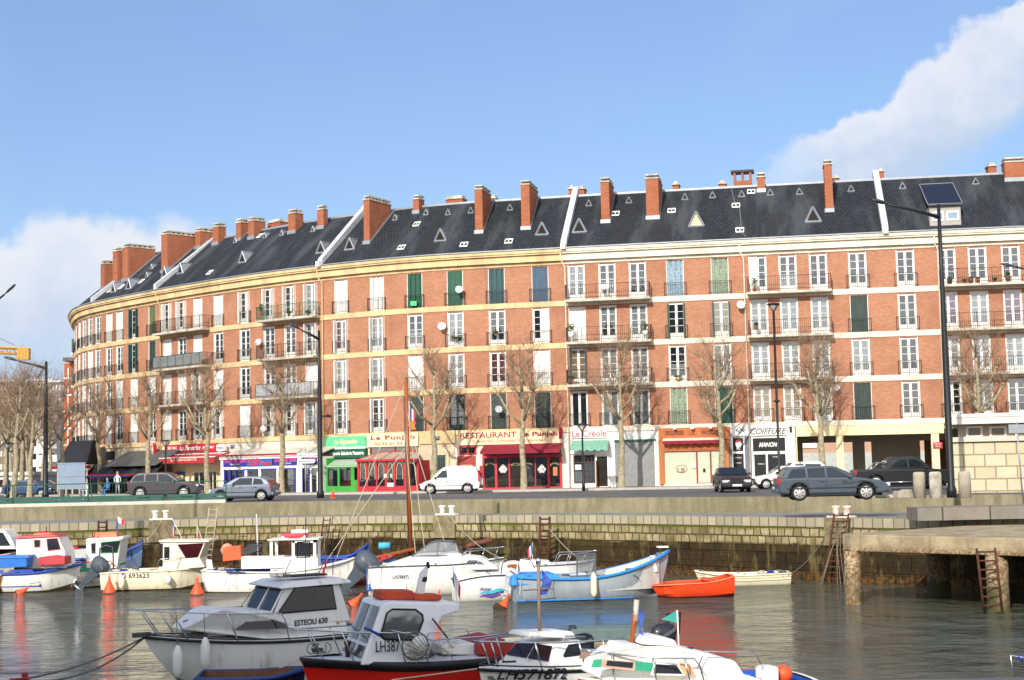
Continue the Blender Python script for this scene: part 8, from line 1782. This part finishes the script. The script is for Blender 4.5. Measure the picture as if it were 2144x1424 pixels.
# cuddy boat behind (white with hoop and flag)
b = ob('motor_boat', 'white boat with black hoop and small French flag behind the azure-covered grey boat', 'motor boat', (1245, 1196), 1040, 1236, True); b.hull(2.1, 1.1, 1.0, .95, .4, .5, .9, GEL, GEL, well=(.6, .98), rub=M('dark_grey_strip', '#44484c'), rubr=.025, full=.5)
b.prism('console', [(1080, 1200), (1090, 1172), (1150, 1176), (1165, 1196)], .7, .6, GEL, bevel=.04); b.rail('hoop', [b.X(1066, 1200, 0), b.X(1066, 1165, 0), b.X(1078, 1148, 0), b.X(1095, 1145, 0), b.X(1104, 1160, 0), b.X(1112, 1185, 0)], .025, BLKR); b.flag(b.X(1115, 1175, 0), b.X(1115, 1136, 0), .5, .42, (FLB, FLW, FLR), .5, dx=.7 if False else -.6+1.2); b.pulpit(.35, .4, (.1, .25)); m = MB(); m.rbox(b.X(1150, 1195, .3), (.8, .7, .2), rz=.2); m.build('dark_cover', M('navy_cover', '#2c3450', .8, var=.2), b.t, bevel=.05)
# grey-blue open boat with high bow right
b = ob('fishing_boat', 'weathered pale grey open boat with high bow, azure gunwale and azure stern cover', 'fishing boat', (1401, 1166), 1070, 1258, True, ang=9)
AZ = M('azure_paint', '#2f8ce0', .5, var=.06); b.hull(2.3, 1.72, .86, .98, .35, .5, .85, PALU, PALU, well=(.08, .66), rub=AZ, rubr=.06, full=.5, wl=.06, inner=M('pale_grey_inside', '#c9c9c0', .7, var=.12), floor=.35, sag=.62)
m = MB(); m.path([b.P(b.L*i/22, b.sect(i/22, .92 if i > 3 else .98)[1]*0+b.sect(i/22, .6)[1]+.01, .06) for i in range(6, 23)], .025, 4); m.build('blue_waterline', AZ, b.h)
m = MB(); fr = b.X(1210, 1160, 0); 
for x0, y0, x1, y1 in ((1208, 1205, 1208, 1160), (1247, 1205, 1246, 1159), (1208, 1160, 1246, 1159)): m.path([b.X(x0, y0, 0), b.X(x1, y1, 0)], .03, 5)
m.build('screen_frame', SILV, b.t); m = MB(); m.poly([b.X(1210, 1198, 0), b.X(1245, 1198, 0), b.X(1245, 1161, 0), b.X(1210, 1161, 0)], (0, .01, 0)); m.build('screen', CLG, b.t); b.fender(b.q(1243, 1230, 1.2)[0], .6, .8, .12, zt=.95, mat=CRB)
m = MB(); m.rbox(b.X(1285, 1207, 0), (.6, .6, .45), ry=.3); m.rbox(b.X(1310, 1210, .2), (.4, .3, .3), rz=.5); m.build('white_locker', WHITE, b.t, bevel=.03); m = MB(); m.rbox(b.X(1225, 1212, 0), (1.2, 1.2, .2)); m.build('grey_tarp', M('grey_tarp', '#7c7e80', .8, var=.2), b.t, bevel=.05)
b.rail('side_rail', [b.X(1228, 1212, 1.0), b.X(1330, 1205, .9), b.X(1338, 1212, .9)], .022, SILV); m = MB(); m.rbox(b.X(1368, 1180, .3), (.12, .3, .6), ry=.2); m.rbox(b.P(.25, 0, 1.85), (.4, .3, .06)); m.build('bow_board', WHITE, b.t)
m = MB(); m.rbox(b.P(1.2, -.2, 1.0), (.8, .4, .12), rz=.3); m.build('green_net', M('dark_net', '#3f5a50', .9, var=.3), b.t)
b.prism('blue_cover', [(1070, 1226), (1074, 1207), (1100, 1203), (1166, 1202), (1182, 1222)], 1.0, .85, AZ, bevel=.03); b.outboard(b.L+.05, .2, .75, .75, R(20), M('white_motor', '#c9cac8', .5)); b.rail('stern_bar', [b.X(1100, 1258, 1.35), b.X(1165, 1252, 1.35)], .02, SILV)
# dinghies
b = ob('dinghy', 'bright orange dinghy with square stern, beside the grey boat', 'dinghy', (1366, 1232), 1532, 1254, False, ang=4); OR2 = paint('orange_dinghy', '#ee4a24', 0); b.hull(1.5, .45, .55, .78, .2, .3, .95, OR2, M('dark_red_bottom', '#5a1612'), well=(.12, .96), rub=M('pale_orange_rim', '#f08a5c', .5), rubr=.025, wl=.05, full=.35, floor=.15); b.prism('seat', [(1475, 1216), (1480, 1212), (1510, 1214), (1512, 1220)], .5, .5, OR2)
b = ob('dinghy', 'cream lapstrake dinghy moored behind the orange one', 'dinghy', (1455, 1205), 1650, 1229, False, ang=2); b.hull(1.5, .62, .45, .5, .2, .35, .9, CRB, CRB, well=(.1, .97), rub=CRB, rubr=.03, full=.35, floor=.1); 
m = MB()
for fr_ in (.2, .36): 
    for sd in (-1, 1): m.path([b.P(b.sect(i/16, fr_)[0], sd*(b.sect(i/16, fr_)[1]+.006), b.sect(i/16, fr_)[2]) for i in range(17)], .018, 4)
m.build('lapstrake', M('dark_cream', '#d2c49e', .6), b.h)  # lap ridges in a slightly darker cream than the hull
# buoys
def buoy(px, py, h, label, lean=(0, 0), weed=False, zt=None):
    p = gr(px, py); t = thing('mooring_buoy', label, 'buoy', (p.x, p.y, 0), 0, 'orange conical mooring buoys'); k_ = p.y/F; H = h*k_; r = H*.42; M4 = Matrix.Rotation(lean[0], 4, 'Y') @ Matrix.Rotation(lean[1], 4, 'X')
    m = MB(); m.lathe([(r*.6, -.35*H), (r*.97, -.1*H), (r, .03*H), (r*.9, .14*H), (r*.42, .56*H), (r*.14, .86*H), (r*.1, .9*H)], n=20, mat=M4); m.build('cone', ORG, t)
    m = MB(); m.lathe([(r*.2, .86*H), (r*.22, .9*H), (r*.2, .93*H)], n=10, mat=M4); c = M4 @ Vector((0, 0, .98*H)); m.path([c+Vector((r*.16*math.cos(a*.63), 0, r*.16*math.sin(a*.63))) for a in range(11)], .018, 5); m.build('ring', ORG, t)
    m = MB(); m.lathe([(r*1.0, -.12*H), (r*1.02, -.02*H), (r*.99, .03*H)], n=20, mat=M4); m.build('waterline_band', BLKR if not weed else SLIME, t)
    if weed: m = MB(); m.lathe([(r*.5, -.3*H), (r*1.06, -.1*H), (r*1.03, .22*H), (r*.8, .3*H)], (-.06, -.04, 0), 14, mat=M4); m.build('weed', M('weed_brown', '#4a3a22', .95, var=.4, scale=14, bump=.6), t)
    return t
buoy(40, 1244, 24, 'orange buoy leaning flat to the right at the far left', (R(55), 0)); buoy(229, 1241, 32, 'upright orange buoy under the grey outboard of the cream boat'); buoy(413, 1244, 34, 'upright orange buoy left of the white wooden boat rudder'); buoy(738, 1268, 30, 'orange buoy leaning right beside the large grey outboard', (R(40), 0)); buoy(1050, 1276, 34, 'weed-covered orange buoy below the turquoise-striped boat', (R(28), 0), True); buoy(912, 1262, 26, 'orange buoy tip behind the roof of the red boat', (R(20), 0))
p = at(565, 1424, 29.2); t = thing('mooring_buoy', 'big faded red buoy lying between the skiff and the red hull', 'buoy', (p.x-.2, p.y, .35)); m = MB(); M4 = Matrix.Rotation(R(62), 4, 'Y'); m.lathe([(.2, -.5), (.42, -.35), (.45, -.1), (.38, .2), (.16, .62), (.06, .8)], n=22, mat=M4); m.build('cone', M('faded_red_buoy', '#d8503c', .5, var=.1), t); m = MB(); c = M4 @ Vector((0, 0, .88)); m.path([c+Vector((.06*math.cos(a*.63), .0, .06*math.sin(a*.63))) for a in range(11)], .018, 5); m.build('ring', ORG, t); t.location = at(540, 1400, 29.0)-Vector((0, 0, .25)); t.location.z = .35
# mooring lines
def line(pts, r, mat, label, sag=.0):
    P_ = []
    for a, c in zip(pts[:-1], pts[1:]):
        for i in range(8): t = i/8; q = a.lerp(c, t); q.z -= sag*4*t*(1-t); P_.append(q)
    P_.append(pts[-1]); m = MB(); m.path(P_, r, 5); o = m.build('mooring_line', mat); return tag(o, label, 'rope', 'mooring lines between boats and buoys')
line([at(303, 1334, 34.0), at(55, 1421, 30.0)], .022, ROPE, 'upper dark mooring line from the grey cruiser bow to the lower left corner', .12)
line([at(300, 1337, 34.0), at(45, 1426, 29.8)], .022, ROPE, 'lower dark mooring line from the grey cruiser bow to the lower left corner', .3)
line([at(1396, 1176, 57), at(1420, 1208, 58), at(1455, 1209, 60)], .02, ROPE, 'mooring line from the high grey bow to the cream dinghy', .05)
line([at(62, 1222, 64), at(100, 1204, 65.5)], .012, ROPE, 'thin line from the leaning far-left buoy to the white boat', .1)
line([at(585, 1398, 29), at(640, 1372, 30.5)], .014, LROPE, 'pale line from the faded red buoy up to the red boat bow', .02)
line([at(820, 1424, 28.6), at(1000, 1400, 28.0)], .012, LROPE, 'pale line across the red hull to the white boat bow', .0)
# corner frame of a boat at the lower right
rb = Boat('boat_rail', 'corner of a steel boat rail poking in at the lower right edge', 'rail', (2118, 1424), 26, 1, 0); rb.rail('rail', [rb.X(2128, 1440, 0), rb.X(2116, 1372, 0), rb.X(2150, 1378, 0), rb.X(2200, 1420, 0)], .02, INOX); rb.rail('blue_lashing', [rb.X(2130, 1375, 0), rb.X(2142, 1384, 0)], .03, M('blue_rope', '#2a3f9c'))
m = MB(); m.path([at(20, 1424, 29.5), at(62, 1420, 29.7)], .03, 5); m.rbox(at(52, 1416, 29.7), (.1, .08, .14)); o = m.build('shackle', M('red_steel', '#8c2c24', .6)); tag(o, 'red shackle joining the mooring lines at the lower left corner', 'shackle')

# ---- deck gear and mooring lines of the far row
def gear(b, seed, n=3, cleats=True, u=(.62, .95)):
    rn = random.Random(seed); t = b
    for x in (.06, .5, .93):
        for sd in (-1, 1): m = MB(); p = t.P(t.L*x, sd*(t.hb(x)-.09), t.sh(x)+.05); m.rbox(p, (.2, .04, .03)); m.rbox(p-Vector((0, 0, .03)), (.06, .04, .05)); m.build('cleat', INOX, t.t)
    for k in range(n):
        x = rn.uniform(*u); c = t.P(t.L*x, rn.uniform(-.4, .6)*t.hb(x), t.sh(x)+.02); m = MB()
        for j in range(3): m.path([c+Vector(((.16-.02*j)*math.cos(a*.5), (.13-.02*j)*math.sin(a*.5), .03*j+rn.uniform(0, .02))) for a in range(14)], .016, 4)
        m.path([c, c+Vector((rn.uniform(-.5, .5), .2, -.04)), t.P(t.L*min(x+.1, 1), t.hb(x), t.sh(x)+.03), t.P(t.L*min(x+.12, 1), t.hb(x)+.05, .3)], .012, 4)
        m.build('rope_coil', [ROPE, LROPE, M('blue_rope', '#2a3f9c')][k % 3], t.t)
for i, b_ in enumerate(ALLB):
    if b_.L > 3.6 and hasattr(b_, 'B') and b_.o.y > 50: gear(b_, i)
q = lambda px, py: (lambda s_: QE.W(s_, 0, PROM+.02))(QE.hit(px, py, 0)[0])
for i, (a, c, lb) in enumerate(((q(340, 1086), at(265, 1150, 69), 'slack dark line from the left bollard down behind the green wheelhouse'), (q(325, 1087), at(200, 1140, 69.5), 'slack dark line from the left bollard to the white and green boat'), (q(940, 1080), at(1060, 1172, 66), 'line from the middle bollard to the white speed cruiser'),
    (q(700, 1080), at(640, 1160, 67), 'line from the quay edge to the white wooden boat'), (q(1130, 1082), at(1240, 1185, 64.5), 'line from the middle ladder to the boat with the black hoop'), (q(1750, 1086), at(1650, 1205, 60.5), 'line from the right bollard to the cream dinghy'),
    (at(413, 1212, 64.3), at(470, 1200, 65.2), 'pale line from the upright buoy to the white wooden boat'), (at(1050, 1245, 61.0), at(1080, 1228, 62.5), 'short line from the weedy buoy to the grey boat with azure cover'))):
    line([a, c], .014, ROPE if i % 2 else LROPE, lb, .35 if i < 6 else .05)
